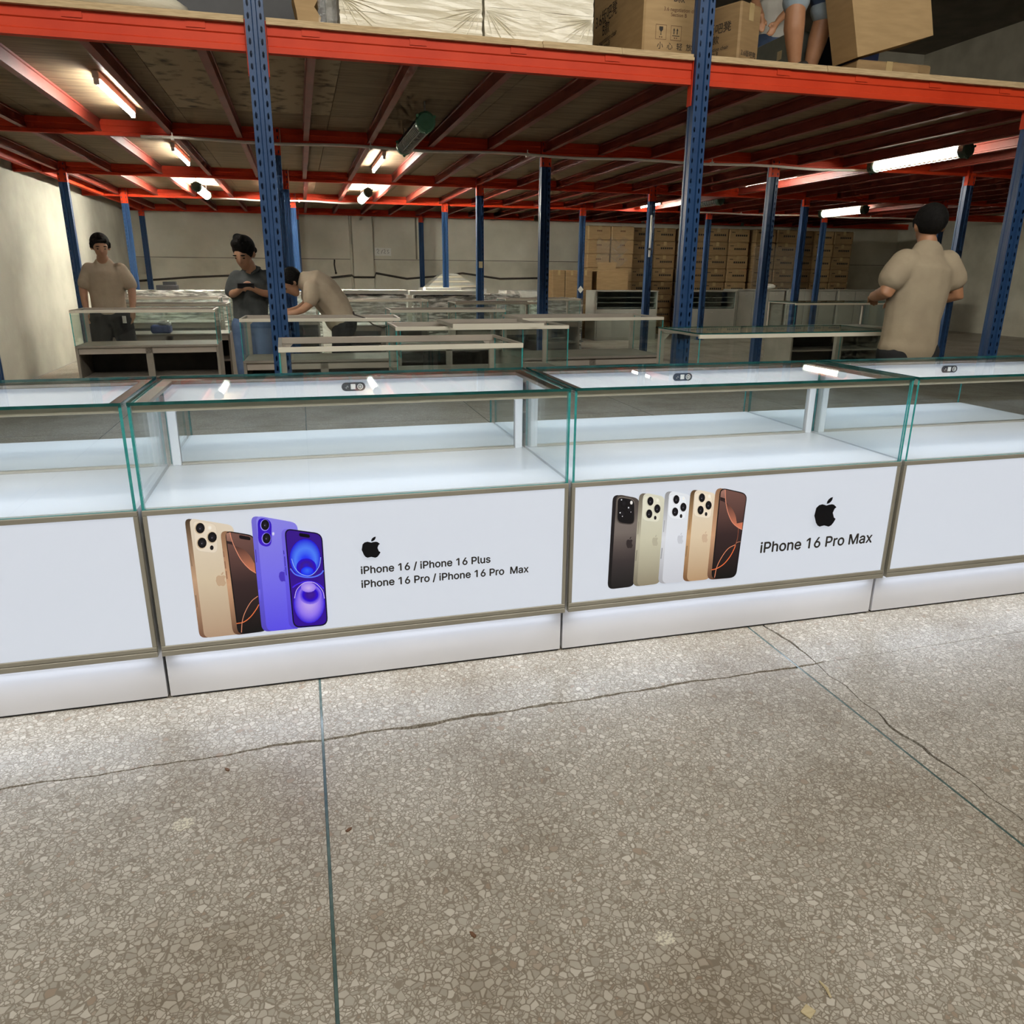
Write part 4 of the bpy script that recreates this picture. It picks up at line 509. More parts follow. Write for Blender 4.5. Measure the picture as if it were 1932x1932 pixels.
  ('g',[(0.4588,0.566),(0.4594,0.5731),(0.4618,0.5783),(0.4658,0.5815),(0.4717,0.5827),(0.4793,0.5821),(0.5072,0.5767),(0.5149,0.5744),(0.5209,0.5708),(0.5253,0.5659),(0.5281,0.5597),(0.5293,0.5522),(0.5313,0.5011),(0.5307,0.4939),(0.5283,0.4887),(0.5242,0.4855),(0.5183,0.4843),(0.5106,0.4851),(0.4824,0.491),(0.4747,0.4934),(0.4687,0.4971),(0.4643,0.5021),(0.4616,0.5084),(0.4605,0.5159)],[(224,210,190),(224,210,190)]),
  ('g',[(0.46,0.5653),(0.4606,0.5722),(0.4629,0.5772),(0.4669,0.5803),(0.4726,0.5815),(0.4799,0.5808),(0.5066,0.5756),(0.5141,0.5733),(0.52,0.5698),(0.5243,0.565),(0.527,0.559),(0.5281,0.5517),(0.53,0.5018),(0.5294,0.4948),(0.5271,0.4897),(0.5231,0.4866),(0.5174,0.4855),(0.5099,0.4863),(0.483,0.4921),(0.4755,0.4945),(0.4696,0.4981),(0.4654,0.503),(0.4627,0.5091),(0.4617,0.5163)],[(242,228,206),(242,228,206)]),
  ('r',[(0.5007,0.5606),(0.4998,0.5528),(0.4964,0.5466),(0.4911,0.5435),(0.485,0.544),(0.4793,0.5479),(0.4751,0.5546),(0.4733,0.5626),(0.4742,0.5705),(0.4776,0.5766),(0.4829,0.5797),(0.489,0.5793),(0.4947,0.5754),(0.4989,0.5687)],[(226,210,184),(226,210,184)],(0,0)),
  ('r',[(0.5009,0.5615),(0.5001,0.5545),(0.4971,0.5491),(0.4924,0.5463),(0.487,0.5467),(0.4819,0.5502),(0.4782,0.5561),(0.4766,0.5633),(0.4774,0.5702),(0.4804,0.5756),(0.4851,0.5784),(0.4905,0.578),(0.4956,0.5745),(0.4993,0.5686)],[(48,44,52),(22,20,24),(14,12,16)],(0,0)),
  ('r',[(0.4892,0.56),(0.4885,0.5586),(0.487,0.5587),(0.4862,0.5603),(0.4868,0.5617),(0.4883,0.5616)],[(190,190,200),(120,120,130)],(0,0)),
  ('r',[(0.5293,0.531),(0.5284,0.5231),(0.525,0.5169),(0.5196,0.5138),(0.5135,0.5142),(0.5077,0.5182),(0.5035,0.5249),(0.5017,0.5331),(0.5025,0.541),(0.506,0.5471),(0.5113,0.5502),(0.5174,0.5498),(0.5232,0.5458),(0.5274,0.5391)],[(226,210,184),(226,210,184)],(0,0)),
  ('r',[(0.5295,0.5318),(0.5287,0.5248),(0.5257,0.5194),(0.5209,0.5166),(0.5155,0.517),(0.5104,0.5205),(0.5067,0.5265),(0.505,0.5337),(0.5058,0.5407),(0.5088,0.5461),(0.5135,0.5489),(0.519,0.5485),(0.5241,0.545),(0.5278,0.539)],[(48,44,52),(22,20,24),(14,12,16)],(0,0)),
  ('r',[(0.5177,0.5304),(0.517,0.5289),(0.5155,0.5291),(0.5146,0.5306),(0.5153,0.5321),(0.5168,0.532)],[(190,190,200),(120,120,130)],(0,0)),
  ('r',[(0.4992,0.5152),(0.4983,0.5073),(0.4948,0.5012),(0.4895,0.498),(0.4834,0.4985),(0.4777,0.5025),(0.4735,0.5092),(0.4716,0.5173),(0.4725,0.5252),(0.476,0.5313),(0.4813,0.5345),(0.4874,0.534),(0.4931,0.5301),(0.4973,0.5233)],[(226,210,184),(226,210,184)],(0,0)),
  ('r',[(0.4994,0.5161),(0.4986,0.5091),(0.4955,0.5036),(0.4908,0.5008),(0.4854,0.5013),(0.4803,0.5048),(0.4766,0.5108),(0.475,0.5179),(0.4758,0.5249),(0.4788,0.5304),(0.4835,0.5331),(0.489,0.5327),(0.494,0.5292),(0.4978,0.5233)],[(48,44,52),(22,20,24),(14,12,16)],(0,0)),
  ('r',[(0.4876,0.5147),(0.4869,0.5132),(0.4854,0.5133),(0.4846,0.5149),(0.4852,0.5163),(0.4868,0.5162)],[(190,190,200),(120,120,130)],(0,0)),
  ('r',[(0.5152,0.5003),(0.5145,0.4959),(0.5121,0.4934),(0.5089,0.4936),(0.5061,0.4966),(0.5049,0.5011),(0.5056,0.5055),(0.508,0.508),(0.5112,0.5078),(0.5139,0.5048)],[(40,34,36),(20,18,20)],(0,0)),
  ('r',[(0.5228,0.5657),(0.522,0.561),(0.5191,0.5583),(0.5153,0.5585),(0.5121,0.5617),(0.5106,0.5666),(0.5115,0.5713),(0.5144,0.574),(0.5181,0.5737),(0.5214,0.5706)],[(250,246,236),(248,234,212)],(0,0)),
  ('g',[(0.5125,0.4236),(0.5103,0.4248),(0.5076,0.4259),(0.5041,0.4247),(0.5018,0.421),(0.5014,0.4097),(0.5049,0.399),(0.5072,0.395),(0.5099,0.3931),(0.5122,0.3938),(0.5147,0.3945),(0.5173,0.3934),(0.5197,0.3923),(0.5222,0.3938),(0.5239,0.3973),(0.5252,0.4013),(0.5256,0.4033),(0.5235,0.4054),(0.5211,0.4124),(0.5222,0.4184),(0.5238,0.4204),(0.5206,0.4242),(0.5181,0.4251),(0.5148,0.4245),(0.5125,0.4236)],[(208,180,152),(208,180,152)]),
  ('g',[(0.5164,0.4288),(0.5174,0.4319),(0.5175,0.4356),(0.5152,0.4348),(0.5133,0.4327),(0.5123,0.4298),(0.5122,0.4261),(0.5145,0.4267),(0.5164,0.4288)],[(208,180,152),(208,180,152)]),
  ('s',[(0.4457,0.4904),(0.4456,0.4795),(0.4454,0.4685),(0.4453,0.4576),(0.4451,0.4466)],[(0.4481,0.49),(0.448,0.4791),(0.4478,0.4682),(0.4477,0.4572),(0.4475,0.4463)],(148,118,84)),
  ('s',[(0.4429,0.3867),(0.4425,0.3764),(0.4421,0.3661),(0.4417,0.3557),(0.4412,0.3454)],[(0.4472,0.3859),(0.4468,0.3756),(0.4464,0.3653),(0.4459,0.355),(0.4455,0.3446)],(148,118,84)),
 ],
 'p2e': [
  ('g',[(0.5388,0.5727),(0.54,0.5818),(0.5433,0.5882),(0.5488,0.592),(0.5565,0.5932),(0.5664,0.5918),(0.6403,0.5733),(0.6503,0.5698),(0.658,0.5647),(0.6634,0.558),(0.6665,0.5499),(0.6673,0.5402),(0.6578,0.2698),(0.6563,0.2601),(0.6526,0.2525),(0.6467,0.2471),(0.6387,0.244),(0.6284,0.2431),(0.5644,0.2442),(0.5543,0.2454),(0.5465,0.2488),(0.5409,0.2544),(0.5376,0.262),(0.5366,0.2718)],[(150,112,84),(206,160,124),(96,66,50)]),
  ('g',[(0.5557,0.5719),(0.5568,0.5805),(0.56,0.5866),(0.5652,0.5901),(0.5725,0.5911),(0.5819,0.5896),(0.6418,0.5735),(0.6512,0.5699),(0.6585,0.5649),(0.6636,0.5585),(0.6666,0.5507),(0.6673,0.5415),(0.6577,0.2685),(0.6563,0.2592),(0.6528,0.2521),(0.6472,0.2471),(0.6395,0.2442),(0.6298,0.2435),(0.5801,0.2451),(0.5705,0.2465),(0.5631,0.2498),(0.5577,0.2552),(0.5546,0.2625),(0.5536,0.2718)],[(18,16,20),(18,16,20)]),
  ('g',[(0.5597,0.5718),(0.5606,0.579),(0.5633,0.5841),(0.5677,0.587),(0.5738,0.5878),(0.5817,0.5864),(0.6425,0.5693),(0.6504,0.5662),(0.6566,0.562),(0.6608,0.5566),(0.6633,0.5499),(0.6639,0.5422),(0.653,0.2685),(0.6517,0.2607),(0.6488,0.2547),(0.644,0.2505),(0.6375,0.2481),(0.6293,0.2475),(0.5801,0.2491),(0.5719,0.2503),(0.5657,0.2531),(0.5612,0.2576),(0.5585,0.2638),(0.5577,0.2716)],[(118,84,76),(58,42,42),(20,18,18)]),
  ('g',[(0.5614,0.5817),(0.5766,0.5879),(0.5838,0.5438),(0.5613,0.56)],[(170,126,112),(130,90,80)]),
  ('g',[(0.5607,0.5606),(0.5795,0.5543),(0.5842,0.538),(0.5608,0.5484)],[(36,28,30),(60,42,42)]),
  ('g',[(0.5849,0.5365),(0.5875,0.5278),(0.59,0.5192),(0.5926,0.5105),(0.5959,0.502),(0.5997,0.4933),(0.604,0.4844),(0.6086,0.476),(0.6136,0.4682),(0.6191,0.4612),(0.625,0.4549),(0.6311,0.4491),(0.6371,0.4441),(0.6429,0.4401),(0.6488,0.437),(0.6546,0.4342),(0.6605,0.4312),(0.661,0.4585),(0.6368,0.456),(0.6348,0.464),(0.6328,0.4721),(0.6306,0.4801),(0.6278,0.4877),(0.6241,0.4951),(0.6199,0.5022),(0.6153,0.5091),(0.6104,0.5155),(0.6051,0.5215),(0.5995,0.527),(0.5937,0.5323),(0.5879,0.5377)],[(80,56,52),(160,100,80),(226,130,96)]),
  ('s',[(0.576,0.5865),(0.577,0.5767),(0.578,0.567),(0.5792,0.5571),(0.581,0.5468),(0.5836,0.5357),(0.5868,0.5242),(0.5904,0.5126),(0.5946,0.5017),(0.5993,0.4911),(0.6046,0.4808),(0.6102,0.4712),(0.6159,0.4628),(0.6218,0.456),(0.6278,0.4503),(0.6338,0.4456),(0.6396,0.4413),(0.645,0.4376),(0.6503,0.4346),(0.6555,0.4319),(0.6606,0.4291)],[(0.5787,0.5864),(0.5798,0.5766),(0.5807,0.5669),(0.5819,0.5571),(0.5838,0.5469),(0.5863,0.536),(0.5895,0.5245),(0.5931,0.5131),(0.5972,0.5023),(0.6018,0.4919),(0.6071,0.4817),(0.6126,0.4723),(0.6181,0.4642),(0.6237,0.4576),(0.6295,0.4522),(0.6354,0.4476),(0.641,0.4434),(0.6463,0.4398),(0.6514,0.4369),(0.6565,0.4342),(0.6617,0.4314)],(222,146,118)),
  ('s',[(0.5522,0.2821),(0.5572,0.2826),(0.5623,0.2831),(0.5676,0.2839),(0.5735,0.2856),(0.58,0.2882),(0.5871,0.2916),(0.5943,0.2958),(0.6011,0.3008),(0.6075,0.307),(0.6137,0.3141),(0.6195,0.3217),(0.6245,0.3292),(0.6289,0.3367),(0.6327,0.3446),(0.6358,0.352),(0.6384,0.3583),(0.64,0.363),(0.6409,0.3667),(0.6414,0.3698),(0.6421,0.3732)],[(0.5512,0.2854),(0.5563,0.286),(0.5613,0.2864),(0.5663,0.2871),(0.5719,0.2888),(0.5782,0.2913),(0.5851,0.2946),(0.592,0.2986),(0.5986,0.3035),(0.6048,0.3094),(0.6108,0.3165),(0.6165,0.3239),(0.6215,0.3312),(0.6258,0.3386),(0.6295,0.3463),(0.6326,0.3536),(0.6351,0.3598),(0.6367,0.3644),(0.6375,0.3678),(0.638,0.3709),(0.6387,0.3743)],(236,116,66)),
  ('s',[(0.5682,0.251),(0.5694,0.2615),(0.5703,0.2719),(0.5716,0.2822),(0.5737,0.2921),(0.5768,0.3018),(0.5807,0.3114),(0.5851,0.3207),(0.5899,0.3295),(0.595,0.3381),(0.6006,0.3465),(0.6065,0.354),(0.6125,0.3602),(0.6189,0.3645),(0.6256,0.3674),(0.6326,0.3699),(0.6395,0.3726)],[(0.5654,0.2517),(0.5665,0.2621),(0.5675,0.2726),(0.5688,0.283),(0.5709,0.2932),(0.5741,0.3031),(0.578,0.3128),(0.5825,0.3222),(0.5873,0.3311),(0.5925,0.3398),(0.5982,0.3482),(0.6042,0.3559),(0.6105,0.3623),(0.6172,0.3669),(0.6242,0.37),(0.6312,0.3724),(0.6381,0.3751)],(222,140,104)),
  ('s',[(0.6443,0.4361),(0.6446,0.427),(0.6449,0.4179),(0.6451,0.4089),(0.6447,0.4005),(0.6435,0.3928),(0.6418,0.3855),(0.6398,0.3784),(0.6379,0.3712)],[(0.6465,0.4359),(0.6468,0.4268),(0.6471,0.4176),(0.6473,0.4085),(0.6469,0.3999),(0.6457,0.3921),(0.6439,0.3847),(0.642,0.3776),(0.6401,0.3704)],(150,86,64)),
  ('s',[(0.6429,0.3787),(0.6446,0.3797),(0.6461,0.3808),(0.6478,0.3818),(0.6496,0.3824),(0.6518,0.3828),(0.6543,0.3829),(0.657,0.3829),(0.6596,0.383)],[(0.6415,0.3805),(0.6431,0.3815),(0.6447,0.3826),(0.6465,0.3837),(0.6487,0.3845),(0.6512,0.3849),(0.6539,0.385),(0.6566,0.3851),(0.6592,0.3851)],(190,130,104)),
 ],
 'l2': [
  ('g',[(1.0062,0.4975),(0.9976,0.5007),(0.9868,0.504),(0.9729,0.501),(0.9626,0.4913),(0.9586,0.4612),(0.97,0.4323),(0.9782,0.4215),(0.9885,0.416),(0.9976,0.4178),(1.0079,0.4192),(1.0181,0.416),(1.0274,0.413),(1.0377,0.4168),(1.0456,0.426),(1.0517,0.4367),(1.0537,0.442),(1.0457,0.4478),(1.0377,0.4668),(1.0438,0.4828),(1.0505,0.488),(1.0384,0.4983),(1.0288,0.5011),(1.0155,0.4997),(1.0062,0.4975)],[(10,10,14),(10,10,14)]),
  ('g',[(1.0227,0.5111),(1.0276,0.5192),(1.0288,0.529),(1.0195,0.5271),(1.0115,0.5216),(1.0066,0.5138),(1.0053,0.5041),(1.0149,0.5055),(1.0227,0.511)],[(10,10,14),(10,10,14)]),
 ],
}

# ------------------------------------------------------------------ layout numbers (metres)
ROWS = [4.95 + 3.25 * k for k in range(5)]                 # post rows, front to back wall
ROW_DX = [0.0, 0.0, 0.04, 0.12, 0.17]
COLS = [-2.79, -0.13, 2.53, 5.19, 7.85, 10.51]             # post columns, left to right
BEAM_Z0, BEAM_Z1 = 2.45, 2.58
DECK_TOP = 2.618
XL, XR, YB, YFRONT, ROOF = -3.3, 15.6, 18.3, -6.0, 6.6
def col_x(k, r):
    if k == 0 and r == 4: return -2.98
    return COLS[k] + ROW_DX[r]

# ------------------------------------------------------------------ floor: terrazzo slabs with strips and cracked joints
PX, JX = 1.6293, -0.0276
def ycrack(x): return 2.014 + 0.024 * x
_rj = random.Random(5)
_jn = [(_rj.uniform(9, 26), _rj.uniform(0, 6.28)) for _ in range(5)]
def jag(t): return sum(math.sin(t * f + p) for f, p in _jn) * 0.0016 + (abs(math.sin(t * 37 + 1.3)) - 0.5) * 0.0035
def gap(t): return 0.004 + 0.011 * max(0, math.sin(t * 2.3 + 0.5)) * (0.6 + 0.4 * math.sin(t * 31)) 
def chip(x, side):
    q = math.sin(x * 211 + (3 if side else 0)) * math.sin(x * 97.3 + 1) ; e = max(0, math.sin(x * 5.1 + (0 if side else 2.2))) ** 6
    return (-1 if side else 1) * (abs(q) * 0.0022 + e * 0.006)
def xcrack(y):
    return 1.672 + 0.012 * math.sin(y * 6.1 + 1.0) + 0.006 * math.sin(y * 17 + 2) + jag(y * 1.7 + 3) * 1.2
floor = struct(B('floor', (XL, YFRONT, -0.10, XR, YB, -0.03), 'subfloor'), 'speckled terrazzo floor with thin strips and a long crack')
def slab(poly):
    MB().prism(poly, 'z', -0.03, 0.0).build('slab', 'terrazzo', floor)
xe = [JX + PX * k for k in range(-3, 11)]; xe = [x for x in xe if XL < x < XR]
xb = [XL] + xe + [XR]
ybl = [2.03 + PX * k for k in range(-6, 12)]; ybl = [y for y in ybl if YFRONT + 0.05 < y < YB - 0.05]
yb_ = [YFRONT] + ybl + [YB]
G = 0.004
for i in range(len(xb) - 1):
    for j in range(len(yb_) - 1):
        x0, x1, y0, y1 = xb[i] + G, xb[i + 1] - G, yb_[j] + G, yb_[j + 1] - G
        near = x1 > -2.2 and x0 < 5.2
        top_c = near and abs(yb_[j + 1] - 2.03) < 0.01
        bot_c = near and abs(yb_[j] - 2.03) < 0.01
        if not (top_c or bot_c):
            slab([(x0, y0), (x1, y0), (x1, y1), (x0, y1)]); continue
        n = 150
        def edge(xa, xz):
            s = []
            for k in range(n + 1):
                x = xa + (xz - xa) * k / n
                g = gap(x) if x < 1.72 else 0.0022
                s.append((x, ycrack(x) + (jag(x) if x < 1.72 else 0) + (-g / 2 if top_c else g / 2) + (chip(x, top_c) if x < 1.72 else 0)))
            return s
        def piece(xa_f, xz_f):
            """xa_f, xz_f give the left/right edge x for a y"""
            ys = [y0 + (y1 - y0) * k / 50 for k in range(51)]
            if top_c:
                e = edge(xa_f(2.03), xz_f(2.03)); ys = [y for y in ys if y < 1.99]
                slab([(xa_f(y), y) for y in reversed(ys)] + [(xz_f(y), y) for y in ys] + e[::-1])
            else:
                e = edge(xa_f(2.03), xz_f(2.03)); ys = [y for y in ys if y > 2.08]
                slab(e + [(xz_f(y), y) for y in ys] + [(xa_f(y), y) for y in reversed(ys)])
        if x0 < 1.7 < x1:
            cg = lambda y: 0.0018 + 0.004 * max(0, math.sin(y * 9))
            piece(lambda y: x0, lambda y: xcrack(y) - cg(y)); piece(lambda y: xcrack(y) + cg(y), lambda y: x1)
        else:
            piece(lambda y: x0, lambda y: x1)
for x in xe:
    B('joint_strip', (x - 0.0035, YFRONT + 0.01, -0.03, x + 0.0035, YB - 0.01, -0.0006), 'joint', floor)
for y in ybl:
    if abs(y - 2.03) < 0.01:
        B('joint_strip', (1.75, 2.056, -0.03, XR, 2.061, -0.0012), 'joint', floor); continue
    B('joint_strip', (XL + 0.01, y - 0.003, -0.03, XR - 0.01, y + 0.003, -0.0008), 'joint', floor)

# ------------------------------------------------------------------ walls and roof
wb = struct(B('wall_back', (XL, YB, 0, XR, YB + 0.2, ROOF), 'plaster'), 'stained beige plaster back wall with pilaster and grooves')
B('wall_course', (XL, YB - 0.022, 0.0, 1.17, YB, 1.545), 'plaster2', wb)
B('wall_course', (1.66, YB - 0.022, 0.0, XR, YB, 1.545), 'plaster2', wb)
B('wall_course', (XL, YB - 0.012, 1.575, 1.17, YB, 2.9), 'plaster', wb)
B('wall_course', (1.66, YB - 0.012, 1.575, 2.62, YB, 2.9), 'plaster', wb)
B('wall_course', (2.66, YB - 0.02, 1.575, XR, YB, 2.9), 'plaster', wb)
B('groove_shade', (XL, YB - 0.026, 1.555, XR, YB - 0.001, 1.568), 'groove', wb)  # dark strips put in for the shade of the wall's gaps
B('groove_shade', (2.622, YB - 0.016, 1.575, 2.658, YB - 0.001, 2.9), 'groove', wb)
B('pilaster', (1.21, YB - 0.09, 0, 1.66, YB, ROOF), 'plaster', wb, ch=0.01)
MB().cyl((1.175, YB - 0.05, 0), (1.175, YB - 0.05, 3.4), 0.03, 10).build('drain_pipe', 'plaster2', wb, smooth=True)
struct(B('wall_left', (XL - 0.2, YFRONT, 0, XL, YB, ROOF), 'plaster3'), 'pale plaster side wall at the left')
struct(B('wall_right', (XR, YFRONT, 0, XR + 0.2, YB, ROOF), 'plaster2'), 'dim plaster side wall far to the right')
fwl = struct(MB().box(2.0, YFRONT - 0.2, 0, XR, YFRONT, ROOF).box(-3.3, YFRONT - 0.2, 4.3, 2.0, YFRONT, ROOF).build('wall_front', 'plaster'), 'plain front wall with a wide open loading door')
struct(B('ceiling_roof', (XL, YFRONT, ROOF, XR, YB, ROOF + 0.15), 'roof'), 'dark sheet roof high above the warehouse')

# ------------------------------------------------------------------ mezzanine deck: plywood sheets, joists
ceil = bpy.data.objects.new('ceiling', None); COL.objects.link(ceil)
struct(ceil, 'brown plywood mezzanine deck on red steel joists')
_rp = random.Random(3)
sheet_me = [MB().box(0, 0, 0, 1.216, 2.436, 0.017).mesh('panel', 'ply') for _ in range(1)] 
stain_me = MB().box(0, 0, 0, 1.216, 2.436, 0.017).mesh('panel', 'plystain')
x = XL; iy = 0
while x < XR - 1.3:
    y = 4.957; k = 0
    while y < YB - 0.1:
        ly = min(2.44, YB - 0.02 - y)
        if ly > 2.43:
            link('panel', stain_me if (abs(x + 0.86) < 0.7 and k == 0) else sheet_me[0], ceil, (x, y, BEAM_Z1 + 0.001))
        else:
            B('panel', (0, 0, 0, 1.216, ly - 0.004, 0.017), 'ply', ceil, loc=(x, y, BEAM_Z1 + 0.001))
        y += 2.44; k += 1
    x += 1.22
x = XL
while x < XR - 2.5:
    B('top_sheet', (x, 4.957, 2.6, x + 2.436, YB - 0.03, DECK_TOP), 'plyedge', ceil); x += 2.44
# the two plywood layers showing their raw edges over the front beams, between the posts
for k in range(len(COLS)):
    a = (COLS[k - 1] + 0.056) if k else XL + 0.02
    b = COLS[k] - 0.056
    cuts = [a] + sorted(_rp.uniform(a + 0.2, b - 0.2) for _ in range(2)) + [b]
    for lay in range(2):
        for s in range(3):
            z0 = BEAM_Z1 + 0.001 + lay * 0.0195
            yy = 4.905 - (0.012 if lay == 0 else 0.0) - _rp.uniform(0, 0.012)
            B('edge_board', (cuts[s] + 0.001, yy, z0, cuts[s + 1] - 0.001, 4.956, z0 + 0.0175), 'plyedge', ceil)
jpoly = [(0, 0), (.05, 0), (.05, .014), (.043, .019), (.043, .082), (.05, .087), (.05, .1), (0, .1), (0, .087), (.007, .082), (.007, .019), (0, .014)]
def joist_mesh(L): return MB().prism(jpoly, 'y', 0, L).mesh('joist', 'joist')
jm0, jm1 = joist_mesh(ROWS[1] - 0.06 - (ROWS[0] + 0.01)), joist_mesh(3.20)
hook_me = MB().box(-0.048, 0, 0, 0.048, 0.003, 0.036).box(-0.048, 0.003, 0.033, 0.048, 0.05, 0.036).mesh('hook', 'orange')
jx = []
k = -4
while True:
    xx = -0.433 + 0.5925 * k
    if xx > 13.5: break
    jx.append(xx); k += 1
for r in range(4):
    for xx in jx:
        X = xx + (ROW_DX[r] + ROW_DX[r + 1]) / 2 * 0.5
        y0 = ROWS[r] + 0.011 if r == 0 else ROWS[r] - 0.009
        if r == 0:
            j = link('joist', jm0, ceil, (X - 0.025, y0, BEAM_Z0 + 0.03))
            if abs(min((c - xx for c in COLS), key=abs)) > 0.09:
                link('hook', hook_me, j, (0.025, 4.905 - y0, 0.064))
        else:
            link('joist', jm1, ceil, (X - 0.025, y0 - 0.001, BEAM_Z0 + 0.03))
# long tie beam along the left wall, row to row
for r in range(4):
    B('joist', (-3.02, ROWS[r] + 0.02, BEAM_Z0, -2.96, ROWS[r + 1] - 0.09, BEAM_Z1), 'orange', ceil)

# ------------------------------------------------------------------ blue slotted posts
def slot_strip(mb, xa, xb, y, z0, n, pitch, mi=0):
    hx = [(-.0058, -.0085), (0, -.0185), (.0058, -.0085), (.0058, .0085), (0, .0185), (-.0058, .0085)]
    xc = (xa + xb) / 2
    for i in range(n):
        a = z0 + i * pitch; b = a + pitch; c = (a + b) / 2
        v = [(xa, y, a), (xb, y, a), (xb, y, b), (xa, y, b)] + [(xc + p, y, c + q) for p, q in hx]
        mb.add(v, [(0, 4, 9, 3), (1, 2, 7, 6), (0, 1, 6, 5, 4), (3, 9, 8, 7, 2)], mi)
def upright(n, pitch=0.06, z0=0.0):
    mb = MB(); h = n * pitch
    for s in (-1, 1):
        a, b = sorted((s * 0.05, s * 0.014))
        slot_strip(mb, a, b, 0.0, z0, n, pitch)
        mb.add([(s * .014, 0, z0), (s * .009, .012, z0), (s * .009, .012, z0 + h), (s * .014, 0, z0 + h)], [(0, 1, 2, 3)])
        pr = [(.05, 0), (.05, .02), (.046, .026), (.046, .052), (.05, .058), (.05, .08)]
        for (xa, ya), (xb2, yb2) in zip(pr, pr[1:]):
            mb.add([(s * xa, ya, z0), (s * xb2, yb2, z0), (s * xb2, yb2, z0 + h), (s * xa, ya, z0 + h)], [(0, 1, 2, 3)])
    mb.add([(-.009, .012, z0), (.009, .012, z0), (.009, .012, z0 + h), (-.009, .012, z0 + h)], [(0, 1, 2, 3)])
    mb.add([(-.05, .08, z0), (.05, .08, z0), (.05, .08, z0 + h), (-.05, .08, z0 + h)], [(0, 1, 2, 3)])
    return mb
tall_me = upright(88).mesh('upright', 'blue'); short_me = upright(43).mesh('upright', 'blue')
base_me = MB().box(-0.075, -0.03, 0, 0.075, 0.11, 0.008).cyl((-.062, -.02, .008), (-.062, -.02, .022), .007, 6).cyl((.062, .1, .008), (.062, .1, .022), .007, 6).mesh('base_plate', 'blue')
_c = MB(); [slot_strip(_c, *sorted((s * 0.052, s * 0.014)), -0.004, 2.345, 4, 0.06) for s in (-1, 1)]
_c.add([(-.014, -.004, 2.345), (.014, -.004, 2.345), (.014, -.004, 2.585), (-.014, -.004, 2.585)], [(0, 1, 2, 3)])
for s in (-1, 1): _c.add([(s * .052, -.004, 2.345), (s * .052, .05, 2.345), (s * .052, .05, 2.585), (s * .052, -.004, 2.585)], [(0, 1, 2, 3)])
conn_me = _c.mesh('connector', 'orange')
plate_me = MB().box(-0.056, 0.03, 2.33, -0.0505, 0.085, 2.60).box(0.0505, 0.03, 2.33, 0.056, 0.085, 2.60).mesh('connector', 'orange')
ROWN = ['front row', 'second row', 'third row', 'fourth row', 'row against the back wall']
COLN = ['far left', 'second from left', 'third from left', 'fourth from left', 'fifth from left', 'sixth from left']
for r in range(5):
    for k in range(len(COLS)):
        if r == 4 and k > 2: continue                      # lost behind the carton stacks
        if r == 0 and k > 3: continue
        p = thing('steel_post', f'blue slotted steel post, {ROWN[r]}, {COLN[k]} of that row', 'post', (col_x(k, r), ROWS[r] - 0.08, 0), 0, 'blue mezzanine posts')
        if r == 0: p['label'] = f'tall blue slotted steel post rising past the deck, front row, {COLN[k]}'
        link('upright', tall_me if r == 0 else short_me, p)
        link('base_plate', base_me, p)
        link('connector', plate_me if r == 0 else conn_me, p)
# ------------------------------------------------------------------ orange beams between the posts
bp = [(-.025, 0), (-.025, .030), (-.018, .036), (-.018, .078), (-.025, .084), (-.025, .13), (.025, .13), (.025, 0)]
for r in range(5):
    for k in range(len(COLS)):
        if r == 0 and k > 4: continue
        xa = col_x(k, r) + 0.058
        xbm = (col_x(k + 1, r) - 0.058) if k + 1 < len(COLS) else XR - 0.05
        yc = ROWS[r] - 0.015 if r == 0 else ROWS[r] - 0.036
        o = MB().prism([(a + yc, BEAM_Z0 + b) for a, b in bp], 'x', xa, xbm).build('steel_beam', 'orange')
        side = f'between posts {k + 1} and {k + 2} from the left' if k + 1 < len(COLS) else 'running right from the last post'
        tag(o, f'orange steel mezzanine beam, {ROWN[r]}, {side}', 'beam', 'orange mezzanine beams')
    xa = XL + 0.01; xbm = col_x(0, r) - 0.058
    yc = ROWS[r] - 0.015 if r == 0 else ROWS[r] - 0.036
    tag(MB().prism([(a + yc, BEAM_Z0 + b) for a, b in bp], 'x', xa, xbm).build('steel_beam', 'orange'), f'short orange beam stub at the left wall, {ROWN[r]}', 'beam', 'orange mezzanine beams')

# ------------------------------------------------------------------ lamps under the deck
def tube_lamp(x, y0, y1, label, z=2.515, xdir=0.0):
    L = y1 - y0
    t = thing('tube_light', label, 'light', (x, y0, 0), xdir, 'bare tube lights under the deck')
    B('batten', (-0.022, 0, z + 0.018, 0.022, L, BEAM_Z1), 'conduit', t, ch=0.004)
    MB().cyl((0, 0.03, z), (0, L - 0.03, z), 0.014, 12).build('tube', 'tube', t, smooth=True)
    for yy in (0.0, L - 0.03): B('lamp_holder', (-0.016, yy, z - 0.018, 0.016, yy + 0.03, z + 0.02), 'paper', t, ch=0.003)
    return t
tube_lamp(-1.215, 6.25, 7.52, 'lit tube light under the deck at the left photo edge, nearest of all')
tube_lamp(-1.175, 9.36, 10.62, 'lit tube light between left joists, beyond the conduit pipe')
tube_lamp(1.01, 9.27, 10.57, 'lit tube light behind the big dark caged lamp')
tube_lamp(6.23, 9.2, 10.46, 'lit tube light beside the fourth blue post of the second row')
tube_lamp(6.43, 13.6, 14.5, 'small lit tube light far back above the carton stacks')
